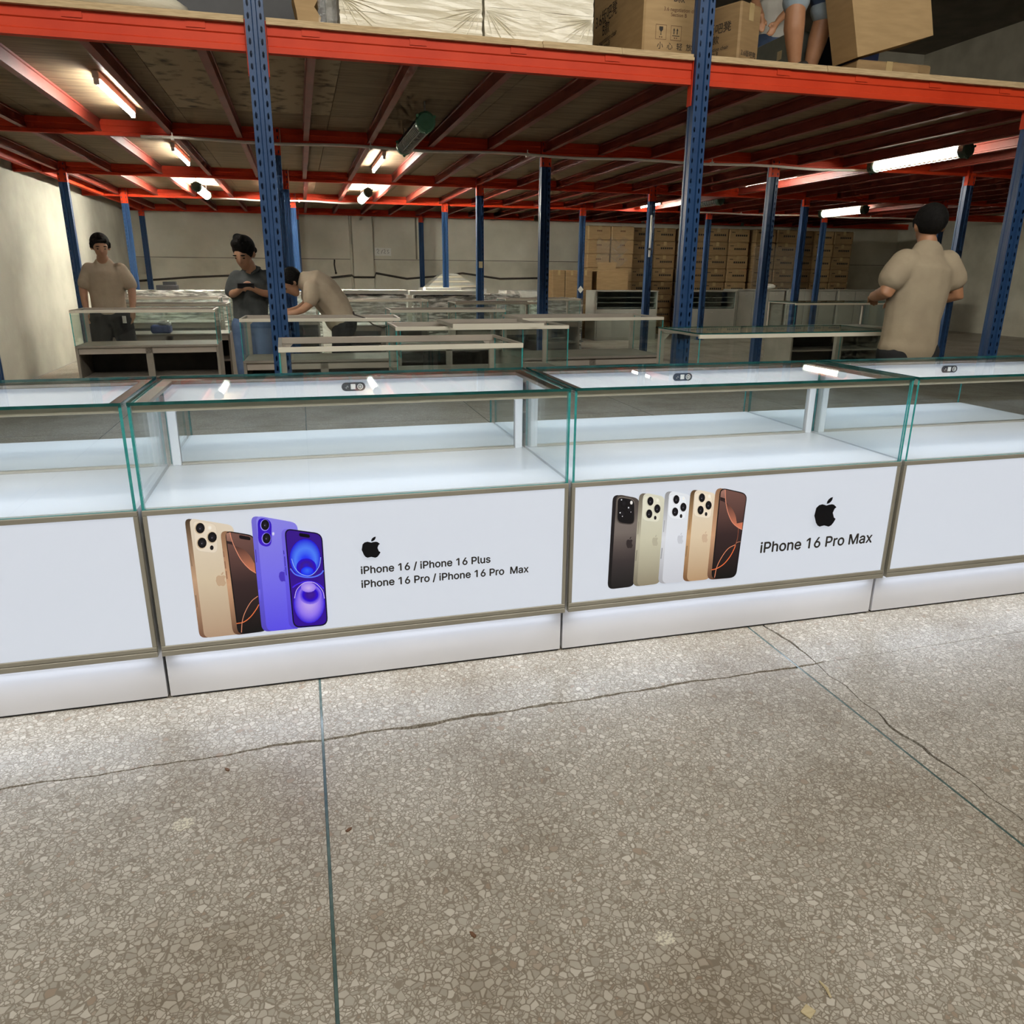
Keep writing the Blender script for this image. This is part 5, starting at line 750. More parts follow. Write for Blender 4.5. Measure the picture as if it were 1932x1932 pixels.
def caged_lamp(x, y0, y1, label, lit, z=2.43, r=0.062, body='green', rings=18, lamp='tubecage'):
    L = y1 - y0
    t = thing('caged_light', label, 'light', (x, y0, z), 0, 'caged lamps under the deck')
    for a, b, nm in ((0, 0.09, 'end_cap'), (L - 0.09, L, 'end_cap')):
        e = MB().tube([(0, a, 0), (0, a + .012, 0), (0, b - .012, 0), (0, b, 0)], [r * 0.9, r * 1.12, r * 1.12, r * 0.95], 20).build(nm, body, t, smooth=False)
        bm_ = MB()
        for q in range(3):
            an = q * 2.094 + 0.5; bm_.cyl((math.cos(an) * r * 1.12, a if a == 0 else b - .02, math.sin(an) * r * 1.12), (math.cos(an) * r * 1.12, (a if a == 0 else b - .02) + .02, math.sin(an) * r * 1.12), 0.012, 8)
        bm_.build('bolt', body, e)
    MB().cyl((0, 0.09, 0), (0, L - 0.09, 0), r * 0.62, 16).build('tube', lamp if lit else 'tubeoff', t, smooth=True)
    g = MB()
    for q in range(rings):
        yy = 0.1 + (L - 0.2) * q / (rings - 1)
        g.tube([(math.cos(2 * math.pi * s / 14) * r, yy, math.sin(2 * math.pi * s / 14) * r) for s in range(14)], 0.0045, 5, closed=True)
    for s in range(6): g.cyl((math.cos(s * 1.047) * r, 0.08, math.sin(s * 1.047) * r), (math.cos(s * 1.047) * r, L - 0.08, math.sin(s * 1.047) * r), 0.003, 5)
    g.build('wire_guard', 'wire', t)
    for yy in (0.05, L - 0.05):
        MB().cyl((0, yy, r * 0.95), (0, yy, BEAM_Z1 - z), 0.006, 6).build('hanger', 'wire', t)
    return t
caged_lamp(1.045, 6.52, 7.86, 'large unlit caged lamp with green end cap, nearest under the deck', False, 2.43, 0.068, 'green', 20)
caged_lamp(-1.30, 12.35, 13.75, 'lit caged lamp with dark green ends, left of the tall front post', True, 2.43, 0.062, 'darkgreen', 14)
caged_lamp(1.09, 12.35, 13.75, 'lit caged lamp with dark green ends, above the bent man', True, 2.43, 0.062, 'darkgreen', 14)
caged_lamp(6.25, 6.55, 7.9, 'lit caged lamp at the right photo edge, end of the long conduit', True, 2.46, 0.062, 'darkgreen', 18, 'tubecage2')
caged_lamp(10.1, 12.75, 14.05, 'lit caged lamp far right above the carton stacks', True, 2.46, 0.07, 'darkgreen', 18, 'tubecage2')
caged_lamp(6.78, 12.1, 13.3, 'dark unlit caged lamp behind the right tall front post', False, 2.46, 0.062, 'darkgreen', 14)
# conduits
def conduit(pts, r, label, clips):
    t = thing('conduit_pipe', label, 'pipe')
    MB().tube(pts, r, 8).build('pipe', 'conduit', t, smooth=True)
    for p in clips: MB().box(p[0] - .012, p[1] - .02, p[2] - r - .004, p[0] + .012, p[1] + .03, p[2] + r + .004).box(p[0] - .004, p[1] - .004, p[2], p[0] + .004, p[1] + .004, BEAM_Z0 + .031).build('clip', 'conduit', t)
def sag(xa, xb, y, z, n, amp):
    return [(xa + (xb - xa) * i / n, y + 0.01 * math.sin(i * 0.9), z + amp * math.sin(i * 1.25)) for i in range(n + 1)]
conduit(sag(-1.26, 6.3, 8.02, 2.435, 26, 0.008), 0.0135, 'long pale conduit pipe running under the second beam row', [(-1.0, 8.02, 2.435), (0.749, 8.02, 2.435), (2.3, 8.02, 2.435), (4.35, 8.02, 2.435)])
conduit(sag(-1.3, 1.1, 14.45, 2.44, 10, 0.01), 0.014, 'thin pale conduit pipe joining the two far left caged lamps', [(0.1, 14.45, 2.44)])
conduit(sag(7.3, 13.2, 14.35, 2.44, 14, 0.01), 0.014, 'thin pale conduit pipe far back on the right', [(8.5, 14.35, 2.44), (11.5, 14.35, 2.44)])
# bits stuck on posts
tag(B('post_sticker', (2.545, 11.363, 1.37, 2.60, 11.367, 1.46), 'wood'), 'small orange-brown sticker on a third-row post', 'sticker')
tag(MB().prism([(5.30, 0.93), (5.36, 1.0), (5.30, 1.07), (5.24, 1.0)], 'y', 14.606, 14.612).build('post_sticker', 'paper'), 'white diamond sticker on the fourth-row post by the grey cabinet', 'sticker')
st_ = thing('unlit_tube', 'white unlit tube strapped upright to a third-row post', 'tube', (5.215, 11.348, 1.55))
MB().cyl((0, 0, 0), (0, 0, 0.60), 0.016, 10).build('tube', 'paper', st_, smooth=True); MB().box(-0.03, -0.02, 0.1, 0.03, 0.018, 0.13).build('strap', 'black', st_)
# wall fittings
tag(MB().tube([(XL + .05, YB - .035, 1.08), (-2.2, YB - .035, 1.16), (-0.6, YB - .035, 1.235), (0.4, YB - .035, 1.13), (1.16, YB - .1, 1.22), (1.2, YB - .11, 1.18), (1.66, YB - .11, 1.18), (1.7, YB - .05, 1.27), (2.4, YB - .035, 1.15), (3.0, YB - .035, 1.2), (3.7, YB - .035, 1.28), (4.6, YB - .035, 1.16), (6.5, YB - .035, 1.2)], 0.022, 6).build('wall_cable', 'cable', smooth=True), 'dark sagging cable strung along the back wall', 'cable')
tag(MB().tube([(0.80, YB - .033, 1.55), (0.79, YB - .033, 1.45), (0.80, YB - .033, 1.35), (0.815, YB - .033, 1.27)], 0.016, 6).ball((0.815, YB - .035, 1.265), 0.026, 8, 6).build('loose_wire', 'cable', smooth=True), 'short dark wire end hanging on the back wall', 'cable')
sg = thing('wall_notice', 'white paper notice with handwriting on the back wall', 'sign', (1.69, YB - 0.03, 1.64))
MB().prism([(0, .005), (.12, 0), (.25, .006), (.37, .0), (.372, .17), (.26, .176), (.12, .172), (.0, .178)], 'y', -0.004, 0.0).build('sheet', 'paper', sg)
for pts in ([(.05, .12), (.08, .15), (.10, .12), (.06, .06), (.10, .05)], [(.15, .05), (.18, .13)], [(.20, .12), (.23, .14), (.24, .10), (.20, .06), (.25, .055)], [(.28, .12), (.31, .13), (.29, .09), (.33, .07), (.29, .05)]):
    MB().tube([(a, -0.006, b) for a, b in pts], 0.004, 5).build('handwriting', 'ink', sg)
M['alu_front'] = mat('aluminium_lit_tone', (0.70, 0.66, 0.54), 0.45, c2=(0.74, 0.70, 0.58), scale=5)  # aluminium lightened: the light on the front bars is put into the colour

# ------------------------------------------------------------------ printed pictures on the backlit panels
def lerp(a, b, t): return tuple(x + (y - x) * t for x, y in zip(a, b))
def grad(cs, t):
    t = min(max(t, 0), 1) * (len(cs) - 1); i = min(int(t), len(cs) - 2)
    return lerp(cs[i], cs[i + 1], t - i) if len(cs) > 1 else cs[0]
def print_mesh(items, y0=0.0004):
    V, Fc, Cc = [], [], []
    for li, it in enumerate(items):
        y = -(y0 + 0.00012 * li)
        if it[0] == 'g':
            pts, cs = it[1], [srgb(c) for c in it[2]]
            zs_ = [p[1] for p in pts]; za, zb = min(zs_), max(zs_)
            b = bmesh.new(); b.faces.new([b.verts.new((p[0], y, p[1])) for p in pts])
            if any(c != cs[0] for c in cs):
                for k in range(1, 10):
                    bmesh.ops.bisect_plane(b, geom=list(b.verts) + list(b.edges) + list(b.faces), plane_co=(0, 0, za + (zb - za) * k / 10), plane_no=(0, 0, 1))
            b.verts.index_update(); o = len(V)
            for v in b.verts: V.append(v.co[:]); Cc.append(grad(cs, (zb - v.co.z) / max(zb - za, 1e-6)))
            Fc += [tuple(v.index + o for v in f.verts) for f in b.faces]; b.free()
        elif it[0] == 'r':
            pts, cs, off = it[1], [srgb(c) for c in it[2]], it[3]
            n = len(pts); cx = sum(p[0] for p in pts) / n; cz = sum(p[1] for p in pts) / n
            rx = max(abs(p[0] - cx) for p in pts); rz = max(abs(p[1] - cz) for p in pts)
            kx, kz = cx + off[0] * rx, cz - off[1] * rz
            o = len(V); V.append((kx, y, kz)); Cc.append(cs[0]); m_ = len(cs) - 1
            for j in range(1, m_ + 1):
                t = j / m_
                for p in pts: V.append((kx + (p[0] - kx) * t, y, kz + (p[1] - kz) * t)); Cc.append(cs[j])
            for q in range(n): Fc.append((o, o + 1 + q, o + 1 + (q + 1) % n))
            for j in range(m_ - 1):
                a = o + 1 + j * n; b2 = a + n
                Fc += [(a + q, a + (q + 1) % n, b2 + (q + 1) % n, b2 + q) for q in range(n)]
        else:
            L, R, c = it[1], it[2], srgb(it[3]); o = len(V); n = len(L)
            for p in L + R: V.append((p[0], y, p[1])); Cc.append(c)
            Fc += [(o + q, o + q + 1, o + n + q + 1, o + n + q) for q in range(n - 1)]
    me = bpy.data.meshes.new('print'); me.from_pydata(V, [], Fc); me.materials.append(M['print'])
    at = me.color_attributes.new('Col', 'FLOAT_COLOR', 'POINT')
    at.data.foreach_set('color', [x for c in Cc for x in (*c, 1.0)])
    me.update(); return me

# ------------------------------------------------------------------ the lit display counters
CW, CD, CZO, CZS, CZT, CYF, CX0 = 1.32, 0.575, 0.1761, 0.6459, 0.9625, 2.3246, -0.4937
def pane(mb, x0, y0, z0, x1, y1, z1):
    """glass sheet: slot 0 the two big faces, slot 1 the thin edges"""
    d = (x1 - x0, y1 - y0, z1 - z0); t = d.index(min(d))
    v = [(x0, y0, z0), (x1, y0, z0), (x1, y1, z0), (x0, y1, z0), (x0, y0, z1), (x1, y0, z1), (x1, y1, z1), (x0, y1, z1)]
    fs = [((0, 3, 2, 1), 2), ((4, 5, 6, 7), 2), ((0, 1, 5, 4), 1), ((1, 2, 6, 5), 0), ((2, 3, 7, 6), 1), ((3, 0, 4, 7), 0)]
    for f, ax in fs: mb.add([v[i] for i in f], [(0, 1, 2, 3)], 0 if ax == t else 1)
    return mb
def P_(name, box, mats, parent): return pane(MB(), *box).build(name, mats, parent)
def counter(x0, label, pics=None, lines=(), lock=True):
    t = thing('display_counter', label, 'counter', (x0, CYF, 0), 0, 'lit white display counters in the front row')
    W, D, g = CW, CD, 0.003
    B('plinth', (0.006, 0.049, 0.0, W - 0.006, D - 0.04, 0.008), 'black', t)
    B('kick_plate', (0.0015, 0.044, 0.008, W - 0.0015, D - 0.03, CZO - 0.004), 'kick', t)
    c = B('carcass', (g, 0.014, CZO - 0.004, W - g, D, CZS - 0.002), 'white', t)
    MB().box(0.03, 0.016, CZO - 0.012, W - 0.03, 0.026, CZO - 0.005).build('led_strip', 'led', c)
    p = B('poster_panel', (g + 0.011, 0.001, CZO + 0.028, W - g - 0.011, 0.0135, CZS - 0.013), 'panel', t)
    for nm, b in (('top_rail', (g, -0.005, CZS - 0.016, W - g, 0.0138, CZS)), ('bottom_rail', (g, -0.004, CZO + 0.0165, W - g, 0.0138, CZO + 0.031)), ('bottom_lip', (g, -0.006, CZO - 0.002, W - g, 0.0138, CZO + 0.0155)),
                  ('side_rail', (g, -0.004, CZO + 0.031, g + 0.0125, 0.0138, CZS - 0.016)), ('side_rail', (W - g - 0.0125, -0.004, CZO + 0.031, W - g, 0.0138, CZS - 0.016))):
        B(nm, b, 'trim', t, ch=0.0015)
    B('deck', (g, 0.012, CZS - 0.002, W - g, D - 0.002, CZS + 0.004), 'deckwhite', t)
    ge = ['glass', 'gedge']
    zt0 = CZT - 0.009
    P_('side_glass', (g + 0.001, 0.0, CZS + 0.0005, g + 0.009, D - 0.006, zt0 - 0.0005), ge, t)
    P_('side_glass', (W - g - 0.009, 0.0, CZS + 0.0005, W - g - 0.001, D - 0.006, zt0 - 0.0005), ge, t)
    P_('front_glass', (g + 0.0095, 0.001, CZS + 0.0005, W - g - 0.0095, 0.009, zt0 - 0.0005), ge, t)
    P_('top_glass', (g + 0.001, -0.004, zt0, W - g - 0.001, D, CZT), ['glass_top', 'gedge_dark'], t)
    b = B('light_bar', (g + 0.010, 0.010, zt0 - 0.022, W - g - 0.010, 0.030, zt0 - 0.0005), 'alu_front', t, ch=0.001)
    MB().add([(0.03, 0.0305, zt0 - 0.020), (W - 0.03, 0.0305, zt0 - 0.020), (W - 0.03, 0.0345, zt0 - 0.012), (0.03, 0.0345, zt0 - 0.012), (0.03, 0.030, zt0 - 0.010), (W - 0.03, 0.030, zt0 - 0.010)],
             [(0, 1, 2, 3), (3, 2, 5, 4), (0, 3, 4), (1, 5, 2)]).build('led_strip', 'led', b)
    ra = 'alu_dark'
    for s in (0, 1):
        xa = g + 0.010 if s == 0 else W - g - 0.046
        B('side_top_rail', (xa, 0.034, zt0 - 0.013, xa + 0.036, D - 0.062, zt0 - 0.0005), ra, t, ch=0.0015)
        xb2 = g + 0.010 if s == 0 else W - g - 0.040
        B('rear_post', (xb2, D - 0.042, CZS + 0.004, xb2 + 0.030, D - 0.006, zt0 - 0.076), 'white', t, ch=0.003)
    rr = B('rear_top_rail', (g + 0.010, D - 0.042, zt0 - 0.075, W - g - 0.010, D - 0.006, zt0 - 0.014), 'white', t, ch=0.002)
    B('rear_cap', (g + 0.010, D - 0.060, zt0 - 0.0135, W - g - 0.010, D - 0.006, zt0 - 0.0005), ra, t, ch=0.002)
    B('rear_sill', (g + 0.041, D - 0.040, CZS + 0.004, W - g - 0.041, D - 0.008, CZS + 0.013), 'alu', t, ch=0.002)
    B('mirror_door', (g + 0.041, D - 0.028, CZS + 0.0135, W - g - 0.041, D - 0.022, zt0 - 0.0755), 'mirror', t)
    for s in (0, 1):
        xa = g + 0.0405 if s == 0 else W - g - 0.0405; sg_ = 1 if s == 0 else -1
        q = MB().prism([(xa, zt0 - 0.0755), (xa + sg_ * 0.04, zt0 - 0.0755), (xa + sg_ * 0.034, zt0 - 0.085), (xa + sg_ * 0.012, zt0 - 0.106), (xa, zt0 - 0.112)], 'y', D - 0.040, D - 0.036).build('gusset', 'white', t)
        MB().cyl((xa + sg_ * 0.012, D - 0.0405, zt0 - 0.087), (xa + sg_ * 0.012, D - 0.0425, zt0 - 0.087), 0.004, 8).build('screw', 'alu', q)
    if lock:
        zc = CZT - 0.050; xc = W / 2
        n = 10; hw, hh = 0.043, 0.0155
        pl = [(xc + hw - hh + hh * math.cos(a), zc + hh * math.sin(a)) for a in [(-math.pi / 2 + math.pi * k / n) for k in range(n + 1)]] + [(xc - hw + hh - hh * math.cos(a), zc - hh * math.sin(a)) for a in [(-math.pi / 2 + math.pi * k / n) for k in range(n + 1)]]
        lk = MB().prism(pl, 'y', D - 0.0435, D - 0.0425).build('lock_badge', 'lockblack', t)
        B('label_square', (xc - 0.010, D - 0.0442, zc - 0.009, xc + 0.007, D - 0.0436, zc + 0.010), 'paper', lk)
        MB().tube([(xc + 0.024 + 0.009 * math.cos(a), D - 0.045, zc + 0.009 * math.sin(a)) for a in [2 * math.pi * k / 16 for k in range(16)]], 0.0016, 6, closed=True).build('key_ring_mark', 'paper', lk)
        MB().cyl((xc + 0.024, D - 0.0436, zc), (xc + 0.024, D - 0.047, zc), 0.005, 10).build('keyhole', 'alu', lk)
        MB().tube([(xc - 0.030, D - 0.0438, zc - 0.002), (xc - 0.026, D - 0.0438, zc - 0.006), (xc - 0.022, D - 0.0438, zc + 0.004), (xc - 0.018, D - 0.0438, zc - 0.002)], 0.0008, 4).build('tick_mark', 'paper', lk)
    for k, nm in enumerate(pics or []):
        link('printed_logo' if nm.startswith('l') else 'printed_phone', print_mesh(PRINTS[nm], 0.0004 + k * 0.0026 / 1.3), p)
    for s, size, x, z, wd in lines:
        text_on('printed_lettering', s, size, wd, (x, -0.0004, z), (1, 0, 0), (0, 0, 1), 'ink', p, heavy=0.0019 * size / 0.04)
    # the lamps inside: the strip under the front bar, and the glow under the lip
    a = area_light('counter_strip_light', (W / 2, 0.040, zt0 - 0.020), (W - 0.12, 0.012), LED_W, (0.66, 0.79, 1.0), (0, 0.9, -1)); a.parent = t
    a = area_light('kick_strip_light', (W / 2, 0.022, CZO - 0.014), (W - 0.05, 0.010), KICK_W, (0.78, 0.86, 1.0), (0, -0.8, -1)); a.parent = t
    return t
LED_W, KICK_W = 2.05, 1.5
counter(CX0 - 1.326, 'lit white display counter cut off by the left photo edge')
counter(CX0, 'lit white display counter printed with gold and purple phones', ['p1a', 'p1b', 'p1c', 'p1d', 'l1'],
        [('iPhone 16 / iPhone 16 Plus', 0.040, 0.620, 0.3873, 0.4268), ('iPhone 16 Pro / iPhone 16 Pro  Max', 0.040, 0.6193, 0.3392, 0.5613)])
counter(CX0 + 1.326, 'lit white display counter printed with a row of five phones', ['p2a', 'p2b', 'p2c', 'p2d', 'p2e', 'l2'],
        [('iPhone 16 Pro Max', 0.055, 0.7514, 0.329, 0.4876)])
counter(CX0 + 2 * 1.326 + 0.004, 'lit white display counter cut off by the right photo edge')

# ------------------------------------------------------------------ unlit showcases standing behind
def showcase(label, x, y, wd, dp=0.55, rz=0.0, h=0.9625, zs=0.646, top=False, lower='open', lights=False, film=False, tint='glass_bg', group='unlit glass showcases behind the front row'):
    t = thing('glass_showcase', label, 'showcase', (x, y, 0), rz, group)
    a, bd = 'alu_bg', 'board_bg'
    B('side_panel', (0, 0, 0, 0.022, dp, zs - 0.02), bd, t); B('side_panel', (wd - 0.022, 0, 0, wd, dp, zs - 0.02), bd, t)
    B('deck', (0, 0, zs - 0.02, wd, dp, zs), bd, t, ch=0.002)
    B('base', (0.023, 0.04, 0.0, wd - 0.023, dp - 0.02, 0.10), bd, t)
    if lower == 'open':
        B('divider', (wd / 2 - 0.03, 0.02, 0.10, wd / 2 + 0.03, 0.05, zs - 0.021), bd, t)
        B('shelf', (0.023, 0.06, 0.34, wd - 0.023, dp - 0.02, 0.355), bd, t)
        B('cross_rail', (0.023, 0.02, zs - 0.075, wd - 0.023, 0.04, zs - 0.0205), a, t)
        B('back_panel', (0.023, dp - 0.019, 0.10, wd - 0.023, dp - 0.006, zs - 0.0205), 'darkin', t)
    else:
        B('front_board', (0.023, 0.002, 0.10, wd - 0.023, 0.016, zs - 0.0205), 'cabinet', t)
    ge = [tint, 'gedge']
    P_('front_glass', (0.008, 0.002, zs + 0.0005, wd - 0.008, 0.008, h - 0.014), ge, t)
    P_('side_glass', (0.001, 0.002, zs + 0.0005, 0.007, dp - 0.035, h - 0.014), ge, t)
    P_('side_glass', (wd - 0.007, 0.002, zs + 0.0005, wd - 0.001, dp - 0.035, h - 0.014), ge, t)
    for s in (0, 1):
        xa = 0.0 if s == 0 else wd - 0.034
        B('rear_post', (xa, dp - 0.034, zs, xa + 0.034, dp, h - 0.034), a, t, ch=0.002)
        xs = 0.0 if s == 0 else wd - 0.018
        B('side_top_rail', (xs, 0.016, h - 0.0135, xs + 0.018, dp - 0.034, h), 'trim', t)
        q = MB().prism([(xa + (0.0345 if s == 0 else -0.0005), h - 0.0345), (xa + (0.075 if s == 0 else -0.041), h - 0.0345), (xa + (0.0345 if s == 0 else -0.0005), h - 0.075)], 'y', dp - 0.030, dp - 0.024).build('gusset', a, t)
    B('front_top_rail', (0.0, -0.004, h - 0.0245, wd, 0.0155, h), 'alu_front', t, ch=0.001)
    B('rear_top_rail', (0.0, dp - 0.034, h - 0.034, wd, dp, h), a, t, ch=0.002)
    if top: P_('top_glass', (0.0, -0.004, h + 0.0005, wd, dp, h + 0.008), [tint, 'gedge_dark'], t)
    if film: MB().box(-0.006, -0.01, 0.02, wd + 0.006, dp + 0.008, h - 0.026).build('film_wrap', 'clearfilm', t)
    return t
sA = showcase('unlit glass showcase directly behind the phone-printed counter, in front of the tall left post', -0.12, 3.90, 1.235, 0.60, 0.02)
sF = showcase('wide unlit showcase with dark glass top behind the right counter', 2.33, 4.28, 1.44, 0.56, 0.015, top=True)
sE = showcase('unlit glass showcase carrying a loose top frame', 0.60, 5.23, 1.22, 0.52, 0.0)
sB = showcase('unlit glass showcase in front of the man in the charcoal shirt', -0.46, 6.30, 1.22, 0.50, -0.03)
sD = showcase('unlit glass showcase in front of the far grey cabinet, tall right post', 1.72, 6.08, 1.26, 0.60, 0.03)
sL1 = showcase('unlit glass showcase at the left photo edge, nearer of two', -2.00, 7.80, 1.22, 0.52, 0.02)
sL2 = showcase('unlit glass showcase at the left photo edge, farther of two', -2.02, 9.15, 1.24, 0.52, 0.0)
sM2 = showcase('unlit showcase behind the loose frame, left of the long bright bar', 0.82, 7.55, 1.14, 0.50, 0.0)
sM1 = showcase('unlit showcase with a long bright top bar, near the third-row post', 1.80, 9.35, 1.06, 0.52, 0.0)
sG = showcase('unlit showcase far right, beside the man in beige', 6.15, 8.85, 1.55, 0.6, 0.02, top=True)
sN = showcase('film-wrapped unlit showcase left of the bent man', 0.42, 10.3, 1.2, 0.52, 0.0, film=True)
sO = showcase('film-wrapped unlit showcase behind the left-edge pair', -2.35, 11.2, 1.3, 0.55, 0.0, film=True)
sP = showcase('film-wrapped unlit showcase behind the man in charcoal', -0.95, 11.6, 1.2, 0.55, 0.0, film=True)
sQ = showcase('film-wrapped unlit showcase beside the third-row post', 2.75, 10.6, 1.1, 0.52, 0.0, film=True)
# loose top frame lying on the showcase
lf = thing('top_frame', 'loose pale aluminium top frame lying on a showcase', 'frame', (0.95, 5.02, 0.966), 0.0)
fw_, fd_ = 0.62, 0.62
B('rail', (0, 0, 0, fw_, 0.018, 0.026), 'alu_front', lf); B('rail', (0, fd_, 0, fw_, fd_ + 0.02, 0.02), 'alu_bg', lf)
B('rail', (0, 0.019, 0.0, 0.018, fd_ - 0.001, 0.02), 'trim', lf); B('rail', (fw_ - 0.018, 0.019, 0.0, fw_, fd_ - 0.001, 0.02), 'trim', lf)
# lock badge on the far-right showcase
tag(MB().prism([(0, 0), (.09, 0), (.10, .02), (.09, .04), (0, .04), (-.01, .02)], 'y', -0.003, 0).build('lock_badge_tag', 'black', None, (6.95, 9.435, 0.925)), 'small black lock badge on the far-right showcase rail', 'badge')
# film-wrapped goods along the back
def wrapped(label, x, y, wd, dp, h, m='film', z0=0.0, tops=(), rz=0.0):
    t = thing('wrapped_showcase', label, 'wrapped goods', (x, y, z0), rz, 'film-wrapped goods at the back')
    b = bmesh.new(); bmesh.ops.create_cube(b, size=1)
    bmesh.ops.subdivide_edges(b, edges=list(b.edges), cuts=9, use_grid_fill=True)
    rr_ = random.Random(int(x * 100) + int(y * 10))
    for v in b.verts:
        jx_ = (rr_.uniform(-1, 1) * 0.012, rr_.uniform(-1, 1) * 0.014, rr_.uniform(-1, 1) * 0.01 if v.co.z > -0.49 else 0)
        v.co = Vector((wd / 2 + v.co.x * wd + jx_[0], dp / 2 + v.co.y * dp + jx_[1], h / 2 + v.co.z * h + jx_[2]))
    me = bpy.data.meshes.new('film_wrap'); b.to_mesh(me); b.free(); me.materials.append(M[m]); link('film_wrap', me, t)
    for (bx, mm) in tops: B('top_board', bx, mm, t)
    return t
wrapped('film-wrapped long crate topped with a white board, behind the bent man', 0.60, 12.55, 1.02, 0.6, 0.955, tops=[((0.05, -0.05, 0.975, 1.05, 0.5, 1.03), 'cabinet')])
wrapped('film-wrapped long crate topped with two grey-white boards, right of the bent man', 1.80, 12.6, 1.05, 0.6, 0.94, tops=[((-0.12, -0.1, 0.96, 0.95, 0.35, 1.02), 'cabinet'), ((0.2, 0.36, 0.96, 0.8, 0.6, 1.06), 'paper')])
wrapped('shiny film-wrapped crate beside the wrapped sheet bundle', 2.98, 12.9, 0.62, 0.6, 0.95)
wrapped('low film-wrapped crate under the far left wall', -2.55, 13.2, 1.5, 0.7, 1.0, 'film')
wrapped('film-wrapped crate behind the man in charcoal', -0.98, 13.2, 1.3, 0.7, 0.98, 'film')
wrapped('dark film-wrapped crate at the back wall under the notice', 0.35, 15.6, 1.7, 0.8, 0.92, 'wrapgrey')
wrapped('wrapped crate carrying the bundle of sheets', 2.35, 15.35, 1.25, 0.8, 1.0, 'wrapgrey')
wrapped('grey-green crate right of the wrapped sheet bundle', 3.72, 14.3, 0.75, 0.6, 0.98, 'wrapgrey')
wrapped('pale film-wrapped crate beside the second-row post', 3.55, 11.6, 0.7, 0.55, 0.93, 'film')
bs = thing('sheet_bundle', 'wrapped bundle of pale sheets slumped on a crate', 'bundle', (2.45, 15.5, 1.012))
for k in range(6):
    MB().prism([(-0.02 + 0.05 * k, 0.045 * k), (1.02 - 0.07 * k, 0.045 * k + 0.01), (0.98 - 0.08 * k, 0.045 * k + 0.045), (0.03 + 0.055 * k, 0.045 * k + 0.04)], 'y', 0.02 * k, 0.55 - 0.02 * k).build('sheet', 'wrapgrey' if k % 2 else 'foam', bs)
# grey cabinets on the right
def cabinet(label, x, y, wd, dp, h, drawers=3, glass=True):
    t = thing('grey_cabinet', label, 'cabinet', (x, y, 0), 0, 'grey-white cabinets at the back')
    B('body', (0, 0.03, 0, wd, dp, h - 0.36 if glass else h - 0.02), 'cabinet', t, ch=0.003)
    if glass:
        B('side_panel', (0, 0.03, h - 0.36, 0.03, dp, h - 0.02), 'cabinet', t); B('side_panel', (wd - 0.03, 0.03, h - 0.36, wd, dp, h - 0.02), 'cabinet', t)
        B('back_panel', (0.03, dp - 0.03, h - 0.36, wd - 0.03, dp, h - 0.02), 'cabinet', t)
        for q in range(3): B('shelf', (0.035, 0.06, h - 0.34 + 0.1 * q, wd - 0.035, dp - 0.035, h - 0.33 + 0.1 * q), 'cabinet', t)
        P_('front_glass', (0.032, 0.034, h - 0.358, wd - 0.032, 0.04, h - 0.022), ['glass_bg', 'gedge'], t)
    B('top_board', (0, 0, h - 0.0195, wd, dp, h), 'cabinet', t, ch=0.002)
    for q in range(drawers):
        wq = (wd - 0.06) / drawers
        zb_ = h - 0.38 if glass else h - 0.04
        d = B('door', (0.03 + q * wq + 0.006, 0.018, 0.06, 0.03 + (q + 1) * wq - 0.006, 0.0295, zb_), 'cabinet', t, ch=0.002)
        B('handle', (0.03 + (q + 0.5) * wq - 0.03, 0.006, zb_ - 0.06, 0.03 + (q + 0.5) * wq + 0.03, 0.0178, zb_ - 0.048), 'wire', d)
    return t
cabinet('grey-white cabinet with glass upper front, left of the third-row post', 5.70, 14.78, 1.35, 0.6, 0.975, 1)
cabinet('grey-white cabinet with glass upper front, just right of the tall front post', 7.72, 14.78, 1.12, 0.6, 0.975, 1)
cabinet('dark-fronted low drawer cabinet between two blue posts', 8.92, 14.9, 1.15, 0.6, 1.0, 3, False)
cabinet('long grey-white drawer cabinet behind the right blue posts', 10.12, 14.85, 1.2, 0.6, 1.0, 3, False)
cabinet('long grey-white drawer cabinet at the far right', 11.36, 14.85, 1.3, 0.6, 1.0, 3, False)

# ------------------------------------------------------------------ cartons
ORD = ['first', 'second', 'third', 'fourth', 'fifth', 'sixth', 'seventh', 'eighth', 'ninth', 'tenth', 'eleventh', 'twelfth', 'thirteenth', 'fourteenth']
def carton_body(wd, dp, h): return MB().chbox(0, 0, 0, wd, dp, h, 0.012)
bm_body = MB().chbox(0, 0, 0, 0.518, 0.50, 0.2822, 0.02).mesh('body', 'card'); bm_body2 = MB().chbox(0, 0, 0, 0.518, 0.50, 0.2822, 0.02).mesh('body', 'card2')
bm_tape = MB().box(0.225, -0.0012, 0.20, 0.297, -0.0002, 0.281).mesh('tape', 'tape')
bm_marks = MB()
for q in range(6): bm_marks.box(0.16 + q * 0.05, -0.0012, 0.125, 0.16 + q * 0.05 + 0.036, -0.0002, 0.165)
for q in range(3): bm_marks.box(0.06 + q * 0.028, -0.0012, 0.20, 0.06 + q * 0.028 + 0.02, -0.0002, 0.22)
bm_marks = bm_marks.mesh('printed_marks', 'ink')
bm_logo = MB()
for q in range(3): bm_logo.box(0.20 + q * 0.04, -0.0014, 0.165, 0.20 + q * 0.04 + 0.03, -0.0004, 0.195)
bm_logo = bm_logo.mesh('printed_marks', 'inkbrown')
colx, cy0 = [], []
for a, b, yy in ((5.93, 2, 16.0), (7.06, 2, 16.3), (8.18, 3, 16.0), (9.84, 2, 15.9), (10.95, 3, 16.1)):
    for q in range(b): colx.append((a + q * 0.53, yy))
rc = random.Random(9)
